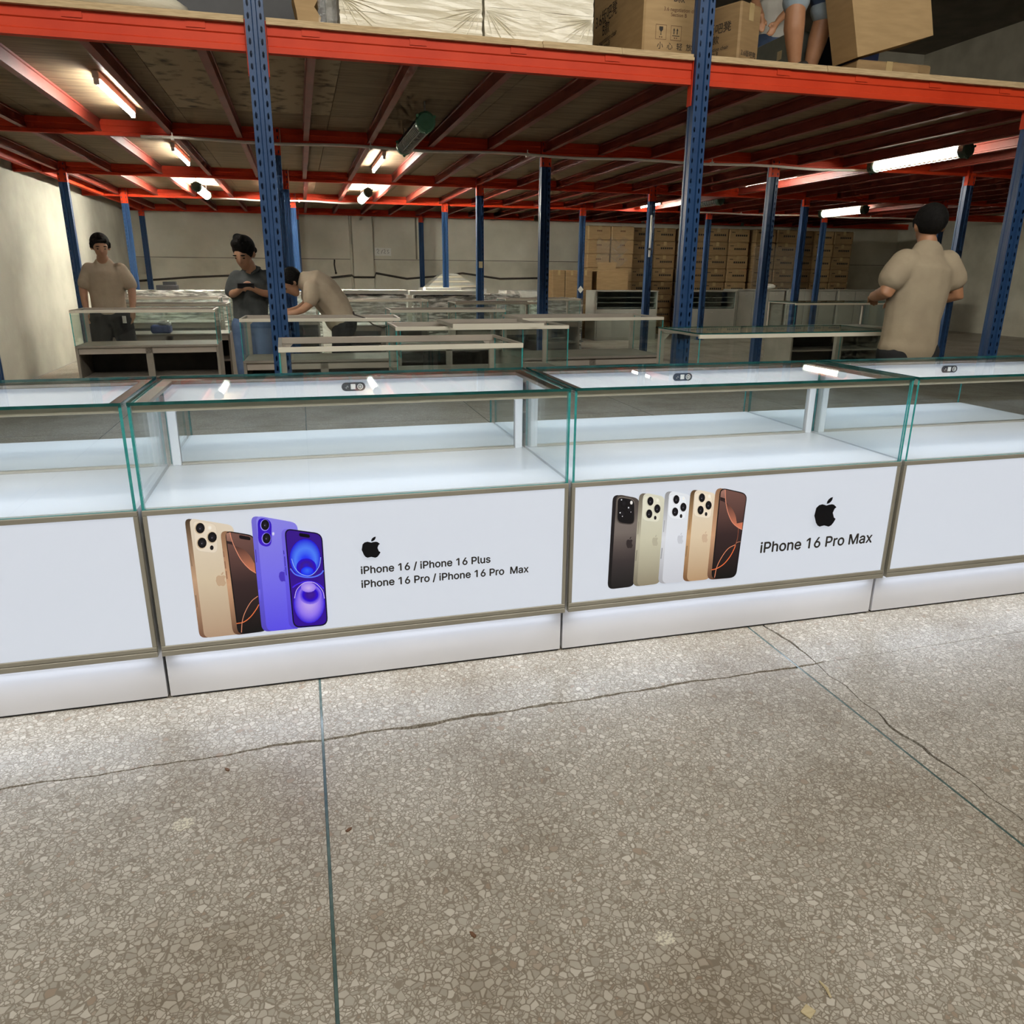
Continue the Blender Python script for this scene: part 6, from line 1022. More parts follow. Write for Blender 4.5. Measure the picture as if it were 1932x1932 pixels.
for ci, (cx, yy) in enumerate(colx):
    for r in range(8):
        lab = f'brown carton in the back stack, {ORD[ci]} column from left, {ORD[7 - r]} layer from top'
        t = thing('carton', lab, 'carton', (cx + rc.uniform(-.004, .004), yy + rc.uniform(-.012, .012), r * 0.2825), 0, 'cartons stacked at the back')
        link('body', bm_body2 if ci in (0, 1, 6, 10) else bm_body, t)
        link('tape', bm_tape, t)
        link('printed_marks', bm_logo if ci in (0, 1) else bm_marks, t)['kind'] = 'stuff'
def carton(label, x, y, z, wd, dp, h, rz=0.0, m='card', tape=True, group='loose cartons'):
    t = thing('carton', label, 'carton', (x, y, z), rz, group)
    carton_body(wd, dp, h).build('body', m, t)
    if tape:
        MB().box(wd / 2 - .025, -.0012, h - .1, wd / 2 + .025, -.0002, h).build('tape', 'tape', t)
    return t
for i, (x, wd) in enumerate(((5.0, 0.27), (5.275, 0.27), (5.56, 0.3))):
    for r in range(2):
        carton(f'tall brown carton in the low pile by the wall, {ORD[i]} from left, {"lower" if r == 0 else "upper"} layer', x, 15.45, r * 0.682, wd - 0.006, 0.45, 0.68, 0, 'card', True, 'low carton pile')
carton('brown carton standing under the open flapped one', 5.95, 15.5, 0.0, 0.74, 0.42, 0.96)
oc = carton('open brown carton with raised flaps before the back stack', 5.98, 15.5, 0.962, 0.70, 0.42, 0.40, 0, 'card2', False)
MB().prism([(0.02, 0.402), (0.40, 0.402), (0.43, 0.56), (-0.01, 0.56)], 'y', 0.01, 0.016).build('flap', 'card2', oc)
# clear film hanging over the first stack
ff = MB(); nx, nz = 14, 16; rf = random.Random(4)
vv = [(6.12 + (0.62 + 0.1 * math.sin(j)) * i / nx, 15.965 + rf.uniform(-.012, .012), 1.48 + 0.50 * j / nz + 0.06 * math.sin(i)) for j in range(nz + 1) for i in range(nx + 1)]
ff.add(vv, [(j * (nx + 1) + i, j * (nx + 1) + i + 1, (j + 1) * (nx + 1) + i + 1, (j + 1) * (nx + 1) + i) for j in range(nz) for i in range(nx)])
tag(ff.build('stretch_film', 'clearfilm'), 'shiny clear stretch film over the leftmost tall carton stack', 'film')
ff = MB(); vv = [(9.80 + 1.2 * i / nx, 15.865 + rf.uniform(-.012, .012), 0.95 + 0.95 * j / nz) for j in range(nz + 1) for i in range(nx + 1)]
ff.add(vv, [(j * (nx + 1) + i, j * (nx + 1) + i + 1, (j + 1) * (nx + 1) + i + 1, (j + 1) * (nx + 1) + i) for j in range(nz) for i in range(nx)])
tag(ff.build('stretch_film', 'clearfilm'), 'crinkled clear stretch film over the right carton stack', 'film')

# ------------------------------------------------------------------ goods on the mezzanine
ZD = DECK_TOP
def foam(label, x, wd, y=5.10, dp=0.7, h=0.62, layers=5):
    t = thing('foam_block', label, 'foam block', (x, y, ZD), 0, 'film-wrapped foam on the deck')
    r_ = random.Random(int(x * 77))
    for k in range(layers):
        z0 = h * k / layers; z1 = h * (k + 1) / layers - 0.0015
        b = bmesh.new(); bmesh.ops.create_cube(b, size=1); bmesh.ops.subdivide_edges(b, edges=list(b.edges), cuts=5, use_grid_fill=True)
        for v in b.verts:
            j = 0.004; v.co = Vector((wd / 2 + v.co.x * wd + r_.uniform(-j, j), dp / 2 + v.co.y * dp + r_.uniform(-j, j), (z0 + z1) / 2 + v.co.z * (z1 - z0)))
        me = bpy.data.meshes.new('foam_layer'); b.to_mesh(me); b.free(); me.materials.append(M['foam']); link('foam_layer', me, t)
    # pleats of the stretch film, radiating from the lower corners
    pl = MB()
    for cxn, sgn in ((0.0, 1), (wd, -1)):
        for q in range(9):
            a = 0.12 + q * 0.15; L = 0.22 + 0.10 * math.sin(q * 2.1)
            p0 = (cxn + sgn * 0.01, -0.004, 0.19); p1 = (cxn + sgn * (0.01 + L * math.cos(a)), -0.006, 0.19 - min(0.185, L * math.sin(a)))
            pl.tube([p0, ((p0[0] + p1[0]) / 2, -0.007, (p0[2] + p1[2]) / 2 + .003), p1], [0.0008, 0.002, 0.0006], 5)
    pl.build('film_pleats', 'foam', t)['kind'] = 'stuff'
    return t
foam('cream foam block with straight layers in film on the deck edge', 0.335, 0.835)
foam('cream foam block with radiating film creases beside the cartons', 1.185, 0.69, layers=3)
c1 = carton('large brown carton with fragile symbols left of the tall front post', 2.225, 5.13, ZD, 0.42, 0.92, 0.66, 0, 'card2', True, 'cartons on the deck')
def on_face(t, o, ux, uz, items):
    for s, size, wd, x, z, m in items:
        text_on('printed_lettering', s, size, wd, Vector(o) + Vector(ux) * x + Vector(uz) * z, ux, uz, m, t, 0.0006, False)
def icons(t, o, ux, uz, n):
    """fragile glass and this-way-up frames printed on a face; n points outwards"""
    O, U, V, Nn = Vector(o), Vector(ux), Vector(uz), Vector(n) * 0.0012
    def pl(name, pts, m='inkbrown'):
        me = MB().add([O + U * a + V * b + Nn for a, b in pts], [tuple(range(len(pts)))]); me.build(name, m, t)
    def rect(x0, z0, x1, z1, w=0.0022):
        mb = MB()
        for a, b, c, d in ((x0, z0, x1, z0 + w), (x0, z1 - w, x1, z1), (x0, z0, x0 + w, z1), (x1 - w, z0, x1, z1)):
            mb.add([O + U * p + V * q + Nn for p, q in ((a, b), (c, b), (c, d), (a, d))], [(0, 1, 2, 3)])
        mb.build('printed_frame', 'inkbrown', t)
    rect(0, 0, 0.075, 0.083); rect(0.105, 0, 0.18, 0.083)
    pl('printed_goblet', [(0.024, 0.072), (0.051, 0.072), (0.051, 0.055), (0.042, 0.045), (0.0395, 0.044), (0.0395, 0.030), (0.046, 0.026), (0.029, 0.026), (0.0355, 0.030), (0.0355, 0.044), (0.033, 0.045), (0.024, 0.055)], 'ink')
    for dx in (0.125, 0.148): pl('printed_arrow', [(dx, 0.034), (dx + .006, 0.034), (dx + .006, 0.056), (dx + .010, 0.056), (dx + .003, 0.070), (dx - .004, 0.056), (dx, 0.056)], 'ink')
    pl('printed_bar', [(0.117, 0.024), (0.168, 0.024), (0.168, 0.028), (0.117, 0.028)], 'ink')
    for dx in (0.026, 0.040, 0.130, 0.144): pl('printed_dot', [(dx, 0.010), (dx + .008, 0.010), (dx + .008, 0.017), (dx, 0.017)], 'inkbrown')
icons(c1, (0.085, 0, 0.128), (1, 0, 0), (0, 0, 1), (0, -1, 0))
on_face(c1, (0, -0.0012, 0), (1, 0, 0), (0, 0, 1), [('小  心  轻  放', 0.038, 0.245, 0.10, 0.078, 'ink'), ('3.6 negotiation chair', 0.028, 0.25, 0.135, 0.290, 'inkbrown'), ('Section B', 0.028, 0.11, 0.185, 0.262, 'inkbrown'), ('3.6版吧凳', 0.07, 0.27, 0.12, 0.42, 'ink'), ('B款', 0.06, 0.075, 0.20, 0.345, 'ink')])
on_face(c1, (-0.0012, 0.92, 0), (0, -1, 0), (0, 0, 1), [('3.6版吧凳', 0.07, 0.40, 0.06, 0.395, 'ink'), ('B款', 0.06, 0.13, 0.20, 0.315, 'ink'), ('3.6 negotiation chair', 0.026, 0.40, 0.07, 0.262, 'ink'), ('Section B', 0.026, 0.17, 0.18, 0.225, 'ink')])
c2 = carton('brown carton turned cornerwise right of the tall front post', 2.862, 5.05, ZD, 0.22, 0.42, 0.37, 0.42, 'card', True, 'cartons on the deck')
on_face(c2, (-0.0012, 0.42, 0), (0, -1, 0), (0, 0, 1), [('3.6版吧凳', 0.06, 0.27, 0.08, 0.215, 'ink'), ('B款', 0.05, 0.08, 0.18, 0.155, 'ink'), ('3.6 negotiation chair', 0.022, 0.26, 0.08, 0.11, 'ink'), ('Section B', 0.022, 0.11, 0.15, 0.085, 'ink')])
on_face(c2, (0, -0.0012, 0), (1, 0, 0), (0, 0, 1), [('3.6版吧凳', 0.055, 0.16, 0.03, 0.065, 'ink')])
carton('dark brown carton behind the cornerwise one', 3.05, 6.1, ZD, 0.6, 0.6, 0.62, 0.1, 'card', True, 'cartons on the deck')
carton('brown carton behind the bare legs', 3.72, 6.3, ZD, 0.5, 0.5, 0.42, 0.0, 'card', True, 'cartons on the deck')
carton('low brown carton under the tilted open box', 3.74, 5.0, ZD, 0.5, 0.24, 0.084, 0.0, 'card', True, 'cartons on the deck')
carton('second low brown carton right of the bin', 4.05, 5.42, ZD, 0.65, 0.28, 0.20, 0.0, 'card', True, 'cartons on the deck')
tl = thing('tilted_carton', 'big light-brown open carton tilted over at the right photo edge', 'carton', (3.72, 4.985, 2.706), 0, 'cartons on the deck')
o1 = MB().box(0, 0, 0, 0.60, 0.008, 0.60).box(0, 0.008, 0, 0.008, 0.26, 0.60).box(0.592, 0.008, 0, 0.60, 0.26, 0.60).box(0.008, 0.252, 0, 0.592, 0.26, 0.60).box(0.008, 0.008, 0, 0.592, 0.252, 0.008).build('body', 'card2', tl)
tl.rotation_euler = (0.0, -0.29, 0.0)
bn = thing('storage_bin', 'navy plastic storage bin behind the tilted carton', 'bin', (3.86, 5.72, ZD))
MB().prism([(0.02, 0), (0.58, 0), (0.60, 0.40), (0, 0.40)], 'y', 0, 0.42).build('body', 'bluebin', bn); B('rim', (-0.015, -0.015, 0.38, 0.615, 0.435, 0.405), 'bluebin', bn, ch=0.004)
gb = thing('grey_board_box', 'grey-green board box with small paper label behind bare legs', 'box', (3.62, 5.62, ZD))
B('body', (0, 0, 0, 0.20, 0.5, 0.40), 'greybin', gb, ch=0.004); B('paper_label', (-0.0015, 0.12, 0.24, -0.0003, 0.18, 0.30), 'wood', gb)
sk = thing('film_sack', 'pale film-wrapped sack at the left end of the deck', 'sack', (-0.95, 5.1, ZD))
MB().ball((0.10, 0.25, 0.101), (0.36, 0.25, 0.10), 14, 10).ball((0.02, 0.25, 0.11), (0.22, 0.22, 0.10), 14, 10).build('body', 'foam', sk, smooth=True)
tc = thing('torn_carton', 'torn yellow-brown carton half wrapped in film beside the foam', 'carton', (0.075, 5.12, ZD))
MB().prism([(0.03, 0), (0.13, 0), (0.155, 0.08), (0.12, 0.13), (0.16, 0.20), (0.15, 0.45), (0.02, 0.45), (0.0, 0.2), (0.02, 0.1)], 'y', 0, 0.25).build('body', 'card2', tc)
B('film_wrap', (0.14, -0.01, 0.0, 0.245, 0.3, 0.42), 'clearfilm', tc)
dk = thing('dark_crate', 'black crate in the dark behind the left tall post', 'crate', (-0.85, 5.9, ZD))
B('body', (0, 0, 0, 1.15, 0.6, 0.55), 'black', dk, ch=0.006); B('lid', (-0.01, -0.01, 0.551, 1.16, 0.61, 0.58), 'black', dk)
ml = thing('work_lamp', 'bright small lamp shining behind the bare legs', 'lamp', (4.46, 7.05, ZD))
MB().cyl((0, 0, 0), (0, 0, 0.66), 0.012, 8).build('pole', 'black', ml); MB().cyl((0, 0, 0), (0, 0, 0.012), 0.12, 16).build('base', 'black', ml)
MB().ball((0, 0, 0.71), 0.055, 12, 8).build('bulb', 'bulb', ml, smooth=True)
for i, (x, y, wd, h, zz) in enumerate(((5.3, 8.6, 0.8, 0.7, ZD), (6.2, 8.9, 0.8, 1.0, ZD), (3.3, 9.3, 0.9, 1.1, ZD), (2.2, 9.0, 0.9, 1.0, ZD))):
    carton(f'dim brown carton deep on the deck, {ORD[i]} from the left' if False else ['dim brown carton deep on the deck behind the grey shirt', 'tall dim carton deep on the deck at the far right', 'tall dim carton deep on the deck behind cornerwise carton', 'dim carton deep on the deck behind fragile-marked carton'][i], x, y, zz, wd, 0.6, h, 0, 'card', True, 'cartons deep on the deck')

# ------------------------------------------------------------------ people
def blob(shapes, voxel=0.011, it=5):
    mb = MB()
    for s in shapes:
        if s[0] == 'e':
            mb.ball(s[1], s[2], 16, 12)
        else:
            pts = s[1]; sc = s[2] if len(s) > 2 else (1, 1, 1)
            P = [Vector(p[:3]) for p in pts]; R = [p[3] for p in pts]
            a = (P[0] - P[1]).normalized(); b = (P[-1] - P[-2]).normalized()
            PP = [P[0] + a * R[0] * .8, P[0] + a * R[0] * .5] + P + [P[-1] + b * R[-1] * .5, P[-1] + b * R[-1] * .8]
            RR = [R[0] * .35, R[0] * .8] + R + [R[-1] * .8, R[-1] * .35]
            # densify
            Q, RQ = [PP[0]], [RR[0]]
            for i in range(len(PP) - 1):
                n = max(1, int((PP[i + 1] - PP[i]).length / 0.05))
                for k in range(1, n + 1): Q.append(PP[i].lerp(PP[i + 1], k / n)); RQ.append(RR[i] + (RR[i + 1] - RR[i]) * k / n)
            o = len(mb.v); mb.tube(Q, RQ, 14)
            if sc != (1, 1, 1):
                seg = 14
                for i, c in enumerate(Q):
                    for k in range(seg):
                        v = mb.v[o + i * seg + k]; mb.v[o + i * seg + k] = tuple(c[j] + (v[j] - c[j]) * sc[j] for j in range(3))
    me = bpy.data.meshes.new('b'); me.from_pydata(mb.v, [], mb.f)
    b = bmesh.new(); b.from_mesh(me); bmesh.ops.recalc_face_normals(b, faces=b.faces); b.to_mesh(me); b.free()
    o = bpy.data.objects.new('b', me); COL.objects.link(o)
    r = o.modifiers.new('r', 'REMESH'); r.mode = 'VOXEL'; r.voxel_size = voxel
    s = o.modifiers.new('s', 'SMOOTH'); s.factor = 0.5; s.iterations = it
    bpy.context.view_layer.update()
    res = bpy.data.meshes.new_from_object(o.evaluated_get(bpy.context.evaluated_depsgraph_get()))
    bpy.data.objects.remove(o); bpy.data.meshes.remove(me)
    return res
def skin_part(name, shapes, m, parent, root, voxel=0.011, it=5):
    me = blob(shapes, voxel, it); me.materials.clear(); me.materials.append(M[m])
    R = Vector(root)
    for v in me.vertices: v.co -= R
    me.polygons.foreach_set('use_smooth', [True] * len(me.polygons))
    return link(name, me, parent)
def grow(ch, d): return [(p[0], p[1], p[2], p[3] + d) for p in ch]
def hand(w, d, upv, side, curl=0.5, L=0.17, k=1.0):
    """w wrist, d pointing direction, upv back of hand, side thumb direction"""
    W, D, U, S = Vector(w), Vector(d).normalized(), Vector(upv).normalized(), Vector(side).normalized()
    out = [('c', [(*W, .024 * k), (*(W + D * .035), .027 * k), (*(W + D * .075), .026 * k)], (1, 1, 1))]
    for i, (off, ln) in enumerate(((.028, .070), (.010, .080), (-.009, .074), (-.026, .058))):
        b = W + D * .078 + S * off
        m1 = b + D * ln * .42 - U * ln * .18 * curl; m2 = m1 + D * ln * (.33 - .18 * curl) - U * ln * .42 * curl; e = m2 + D * ln * (.2 - .3 * curl) - U * ln * .4 * curl
        out.append(('c', [(*b, .0098 * k), (*m1, .0092 * k), (*m2, .0085 * k), (*e, .0075 * k)]))
    b = W + D * .025 + S * .026
    out.append(('c', [(*b, .012 * k), (*(b + S * .024 + D * .024), .011 * k), (*(b + S * .03 + D * .052 - U * .012), .009 * k)]))
    return out
def head(c, f, s=1.0):
    """head centre c, facing f (horizontal-ish, may tilt down)"""
    C, Fv = Vector(c), Vector(f).normalized(); Rv = Fv.cross(Vector((0, 0, 1))).normalized(); Uv = Rv.cross(Fv)
    e = lambda a, b, d: tuple(C + Rv * a * s + Fv * b * s + Uv * d * s)
    sh = [('e', e(0, -.012, .025), (.078 * s, .088 * s, .085 * s)), ('c', [(*e(0, .035, .02), .062 * s), (*e(0, .042, -.045), .054 * s), (*e(0, .048, -.088), .034 * s)]),
          ('c', [(*e(0, .088, .012), .010 * s), (*e(0, .104, -.022), .014 * s)]), ('c', [(*e(-.02, .088, -.056), .008 * s), (*e(.02, .088, -.056), .008 * s)])]
    for q in (-1, 1):
        sh.append(('c', [(*e(q * .079, -.004, .018), .012 * s), (*e(q * .083, -.012, -.008), .013 * s), (*e(q * .077, -.002, -.028), .009 * s)]))
        sh.append(('c', [(*e(q * .018, .083, .025), .009 * s), (*e(q * .045, .072, .026), .008 * s)]))
    return sh, e
def person(name, label, root, body, clothes, hd=None, hairm='hair', skin='skin', hair_shapes=None, eyes=True, voxel=0.010):
    t = thing(name, label, 'person', root)
    sh = list(body); e = None
    if hd:
        hs, e = head(*hd); sh += hs
    skin_part('body', sh, skin, t, root, voxel, 4)
    for nm, shapes, m, vx in clothes:
        skin_part(nm, shapes, m, t, root, vx, 6)
    if hd:
        s = hd[2] if len(hd) > 2 else 1.0
        hsh = hair_shapes(e, s) if hair_shapes else [('e', e(0, -.026, .036), (.090 * s, .098 * s, .096 * s)), ('c', [(*e(-.045, .056, .075), .02 * s), (*e(0, .072, .078), .022 * s), (*e(.045, .056, .075), .02 * s)]), ('c', [(*e(-.08, .01, .04), .016 * s), (*e(-.08, .006, .0), .013 * s)]), ('c', [(*e(.08, .01, .04), .016 * s), (*e(.08, .006, .0), .013 * s)])]
        skin_part('hair', hsh, hairm, t, root, 0.008, 2)
        if eyes:
            R = Vector(root)
            for q in (-1, 1):
                c = Vector(e(q * .031, .082, .004)) - R; MB().ball(c, (.011 * s, .009 * s, .006 * s), 10, 6).build('eye', 'eye', t, smooth=True)
                c = Vector(e(q * .032, .088, .028)) - R; MB().ball(c, (.019 * s, .008 * s, .005 * s), 10, 6).build('eyebrow', 'hair', t, smooth=True)
    return t
# --- the man in the charcoal polo looking at his phone
rt1 = (-0.43, 7.62, 0)
torso = [(-.45, 7.62, .90, .135), (-.445, 7.62, 1.00, .135), (-.425, 7.61, 1.14, .15), (-.41, 7.60, 1.23, .145), (-.405, 7.59, 1.285, .09)]
aR = [(-.545, 7.60, 1.255, .05), (-.598, 7.60, 1.105, .040), (-.548, 7.46, 1.125, .032), (-.515, 7.41, 1.145, .026)]
aL = [(-.275, 7.60, 1.26, .05), (-.222, 7.57, 1.10, .040), (-.32, 7.45, 1.12, .032), (-.375, 7.40, 1.145, .026)]
legs = [('c', [(-.53, 7.62, .84, .085), (-.54, 7.61, .46, .058), (-.545, 7.64, .09, .04)]), ('c', [(-.365, 7.62, .84, .085), (-.355, 7.61, .46, .058), (-.35, 7.64, .09, .04)])]
feet = [('c', [(-.545, 7.66, .035, .036), (-.555, 7.50, .03, .034)]), ('c', [(-.35, 7.66, .035, .036), (-.34, 7.50, .03, .034)])]
body = [('c', torso, (1, .66, 1)), ('c', [(-.405, 7.59, 1.27, .058), (-.425, 7.545, 1.37, .054)]), ('c', aR), ('c', aL)] + legs + feet
body += hand(aR[-1][:3], (.55, -.5, .42), (-.5, -.4, .6), (.3, .5, .75), 0.9, k=1.0) + hand(aL[-1][:3], (-.6, -.45, .4), (.3, -.5, .7), (-.2, .4, .8), 0.9, k=1.0)
def hair1(e, s):
    return [('e', e(0, -.024, .042), (.091 * s, .102 * s, .100 * s)), ('e', e(-.006, .014, .088), (.080 * s, .084 * s, .056 * s)), ('e', e(-.03, .04, .075), (.045 * s, .055 * s, .045 * s)), 
            ('c', [(*e(-.055, -.07, .0), .03 * s), (*e(0, -.095, -.01), .034 * s), (*e(.055, -.07, .0), .03 * s)]), ('c', [(*e(-.02, 0, .12), .04 * s), (*e(.03, -.02, .125), .036 * s)])]
pm = person('person', 'man in charcoal polo shirt and jeans looking down at a phone', rt1, body,
       [('polo_shirt', [('c', [(p[0], p[1], p[2], p[3] + .022) for p in torso[:4]] + [(-.405, 7.59, 1.285, .10)], (1, .70, 1)), ('c', [(-.53, 7.60, 1.255, .072), (-.575, 7.605, 1.185, .068), (-.60, 7.60, 1.125, .062)]), ('c', [(-.29, 7.60, 1.26, .072), (-.24, 7.59, 1.185, .068), (-.222, 7.575, 1.125, .062)])], 'polo', 0.012),
        ('collar', [('c', [(-.455, 7.52, 1.315, .014), (-.475, 7.585, 1.335, .016), (-.41, 7.655, 1.345, .016), (-.335, 7.60, 1.335, .016), (-.36, 7.52, 1.315, .014), (-.405, 7.495, 1.285, .012)])], 'polo', 0.008),
        ('jeans', [('c', [(-.45, 7.62, .93, .135), (-.45, 7.62, .84, .14)], (1, .72, 1)), ('c', [(-.53, 7.62, .84, .10), (-.54, 7.61, .46, .078), (-.545, 7.64, .11, .062)]), ('c', [(-.365, 7.62, .84, .10), (-.355, 7.61, .46, .078), (-.35, 7.64, .11, .062)])], 'jeans', 0.012),
        ('shoes', [('c', [(-.545, 7.67, .045, .044), (-.558, 7.48, .038, .04)]), ('c', [(-.35, 7.67, .045, .044), (-.338, 7.48, .038, .04)])], 'shoe', 0.012)],
       ((-.452, 7.50, 1.452), (-.42, -1, -.55), 1.1), hair_shapes=hair1)
ph = thing('mobile_phone', 'dark mobile phone held in both hands', 'phone', (-.452, 7.33, 1.185))
MB().chbox(-.072, -.004, -.036, .072, .004, .036, .003).build('body', 'black', ph); B('screen', (-.068, .0041, -.033, .068, .0047, .033), 'lockblack', ph)
ph.rotation_euler = (0.9, 0.0, 0.12)
# --- the man bent over to the left
rt2 = (0.32, 7.30, 0)
def sh(ch, dx=0.0, dy=-0.08): return [(p[0] + dx, p[1] + dy, *p[2:]) for p in ch]
tor2 = sh([(.345, 7.38, .88, .125), (.29, 7.38, 1.02, .13), (.20, 7.38, 1.14, .135), (.11, 7.38, 1.205, .125), (.055, 7.38, 1.225, .08)])
a2a = sh([(.10, 7.20, 1.17, .05), (.085, 7.17, 1.045, .040), (.01, 7.12, .99, .032), (-.035, 7.08, .975, .026)])
a2b = sh([(.10, 7.55, 1.17, .05), (.05, 7.57, 1.02, .040), (-.03, 7.50, .98, .032), (-.075, 7.46, .975, .026)])
body = [('c', tor2, (.92, 1.28, .92)), ('c', sh([(.06, 7.38, 1.225, .056), (-.01, 7.375, 1.225, .054)])), ('c', a2a), ('c', a2b)] + hand(a2a[-1][:3], (-.8, -.1, -.2), (0, 0, 1), (0, 1, 0), 0.4) + hand(a2b[-1][:3], (-.8, -.1, -.2), (0, 0, 1), (0, -1, 0), 0.4)
lg2 = [sh([(.36, 7.29, .86, .085), (.31, 7.29, .46, .058), (.37, 7.29, .09, .04)]), sh([(.36, 7.47, .86, .085), (.33, 7.47, .46, .058), (.39, 7.47, .09, .04)])]
body += [('c', l) for l in lg2] + [('c', sh([(.39, y, .035, .036), (.24, y, .03, .034)])) for y in (7.29, 7.47)]
p2 = person('person', 'man in beige T-shirt bent over a showcase, face down to the left', rt2, body,
       [('t_shirt', [('c', grow(tor2[:4], .02) + [(.055, 7.30, 1.225, .095)], (.95, 1.32, .95)), ('c', sh([(.105, 7.22, 1.175, .075), (.095, 7.185, 1.10, .070), (.085, 7.175, 1.065, .064)])), ('c', sh([(.105, 7.54, 1.175, .075), (.07, 7.57, 1.08, .068)]))], 'beige', 0.012),
        ('trousers', [('c', sh([(.35, 7.38, .93, .13), (.365, 7.38, .84, .135)]), (.95, 1.2, 1)), ('c', grow(lg2[0][:2], .018) + [(lg2[0][2][0], lg2[0][2][1], .11, .06)]), ('c', grow(lg2[1][:2], .018) + [(lg2[1][2][0], lg2[1][2][1], .11, .06)])], 'blackcloth', 0.012),
        ('shoes', [('c', sh([(.40, y, .045, .044), (.23, y, .038, .04)])) for y in (7.29, 7.47)], 'shoe', 0.012)],
       ((-.055, 7.29, 1.215), (-.75, -.05, -.72), 0.97))
B('pocket_label', (0.36 - .32, -0.17, 0.70, 0.385 - .32, -0.165, 0.76), 'paper', p2)
# --- the man at the right edge, back to the camera
rt3 = (3.68, 4.08, 0)
tor3 = [(3.68, 4.08, .92, .165), (3.68, 4.08, 1.05, .16), (3.69, 4.08, 1.22, .175), (3.70, 4.08, 1.36, .17), (3.71, 4.08, 1.44, .10)]
a3a = [(3.545, 4.08, 1.40, .055), (3.425, 4.04, 1.22, .046), (3.50, 4.22, 1.19, .034), (3.55, 4.30, 1.19, .027)]
a3b = [(3.87, 4.08, 1.40, .055), (3.96, 4.05, 1.20, .044), (3.85, 4.22, 1.17, .034), (3.80, 4.29, 1.17, .027)]
lg3 = [[(3.59, 4.08, .86, .09), (3.585, 4.07, .47, .062), (3.585, 4.08, .09, .042)], [(3.78, 4.08, .86, .09), (3.79, 4.07, .47, .062), (3.79, 4.08, .09, .042)]]
body = [('c', tor3, (1, .64, 1)), ('c', [(3.71, 4.08, 1.42, .06), (3.715, 4.10, 1.52, .056)]), ('c', a3a), ('c', a3b)] + [('c', l) for l in lg3] + [('c', [(x, 4.06, .035, .036), (x, 4.22, .03, .034)]) for x in (3.585, 3.79)]
body += hand(a3a[-1][:3], (.5, .6, -.1), (0, 0, 1), (.6, -.5, 0), .6) + hand(a3b[-1][:3], (-.5, .6, -.1), (0, 0, 1), (-.6, -.5, 0), .6)
p3 = person('person', 'man in beige T-shirt and black trousers at the right photo edge, elbow bent', rt3, body,
       [('t_shirt', [('c', [(3.675, 4.08, .87, .20)] + grow(tor3[:4], .025) + [(3.71, 4.08, 1.44, .11)], (1, .68, 1)), ('c', [(3.565, 4.08, 1.395, .085), (3.49, 4.06, 1.325, .085), (3.455, 4.05, 1.29, .08)]), ('c', [(3.85, 4.08, 1.395, .085), (3.925, 4.06, 1.29, .08)])], 'tan', 0.012),
        ('trousers', [('c', [(3.68, 4.08, .92, .165), (3.685, 4.08, .83, .165)], (1, .70, 1)), ('c', grow(lg3[0][:2], .022) + [(3.585, 4.08, .11, .065)]), ('c', grow(lg3[1][:2], .022) + [(3.79, 4.08, .11, .065)])], 'blackcloth', 0.012),
        ('shoes', [('c', [(x, 4.04, .045, .045), (x, 4.24, .038, .042)]) for x in (3.585, 3.79)], 'shoe', 0.012)],
       ((3.72, 4.11, 1.60), (.35, 1, -.2), 1.0), skin='skin2')
# --- the person at the left edge
rt4 = (-1.86, 8.70, 0)
tor4 = [(-1.86, 8.70, .92, .14), (-1.86, 8.70, 1.05, .14), (-1.855, 8.70, 1.18, .155), (-1.85, 8.70, 1.29, .145), (-1.85, 8.70, 1.35, .09)]
a4a = [(-1.70, 8.70, 1.315, .05), (-1.625, 8.68, 1.14, .042), (-1.62, 8.60, .98, .032), (-1.625, 8.57, .935, .026)]
a4b = [(-2.0, 8.70, 1.315, .05), (-2.07, 8.69, 1.13, .042), (-2.05, 8.60, .98, .032), (-2.04, 8.57, .935, .026)]
lg4 = [[(-1.77, 8.70, .86, .088), (-1.72, 8.69, .46, .06), (-1.69, 8.71, .09, .042)], [(-1.95, 8.70, .86, .088), (-1.98, 8.69, .46, .06), (-2.0, 8.71, .09, .042)]]
body = [('c', tor4, (1, .66, 1)), ('c', [(-1.85, 8.70, 1.34, .057), (-1.85, 8.67, 1.43, .053)]), ('c', a4a), ('c', a4b)] + [('c', l) for l in lg4] + [('c', [(x, 8.72, .035, .036), (x, 8.57, .03, .034)]) for x in (-1.69, -2.0)]
body += hand(a4a[-1][:3], (0, -.2, -1), (.9, 0, 0), (0, -1, 0), .3) + hand(a4b[-1][:3], (0, -.2, -1), (-.9, 0, 0), (0, -1, 0), .3)
p4 = person('person', 'person in pale beige shirt and black trousers at the left photo edge', rt4, body,
       [('t_shirt', [('c', grow(tor4[:4], .022) + [(-1.85, 8.70, 1.35, .10)], (1, .70, 1)), ('c', [(-1.72, 8.70, 1.315, .075), (-1.66, 8.69, 1.22, .072), (-1.632, 8.685, 1.16, .066)]), ('c', [(-1.98, 8.70, 1.315, .075), (-2.05, 8.69, 1.17, .068)])], 'beige', 0.012),
        ('trousers', [('c', [(-1.86, 8.70, .94, .14), (-1.86, 8.70, .84, .145)], (1, .72, 1)), ('c', grow(lg4[0][:2], .025) + [(-1.69, 8.71, .11, .07)]), ('c', grow(lg4[1][:2], .025) + [(-2.0, 8.71, .11, .07)])], 'blackcloth', 0.012),
        ('shoes', [('c', [(x, 8.73, .045, .045), (x, 8.55, .038, .042)]) for x in (-1.69, -2.0)], 'shoe', 0.012)],
       ((-1.85, 8.65, 1.52), (.3, -1, -.3), 1.0))
B('pocket_label', (0.13, -0.125, 0.80, 0.165, -0.12, 0.87), 'paper', p4)
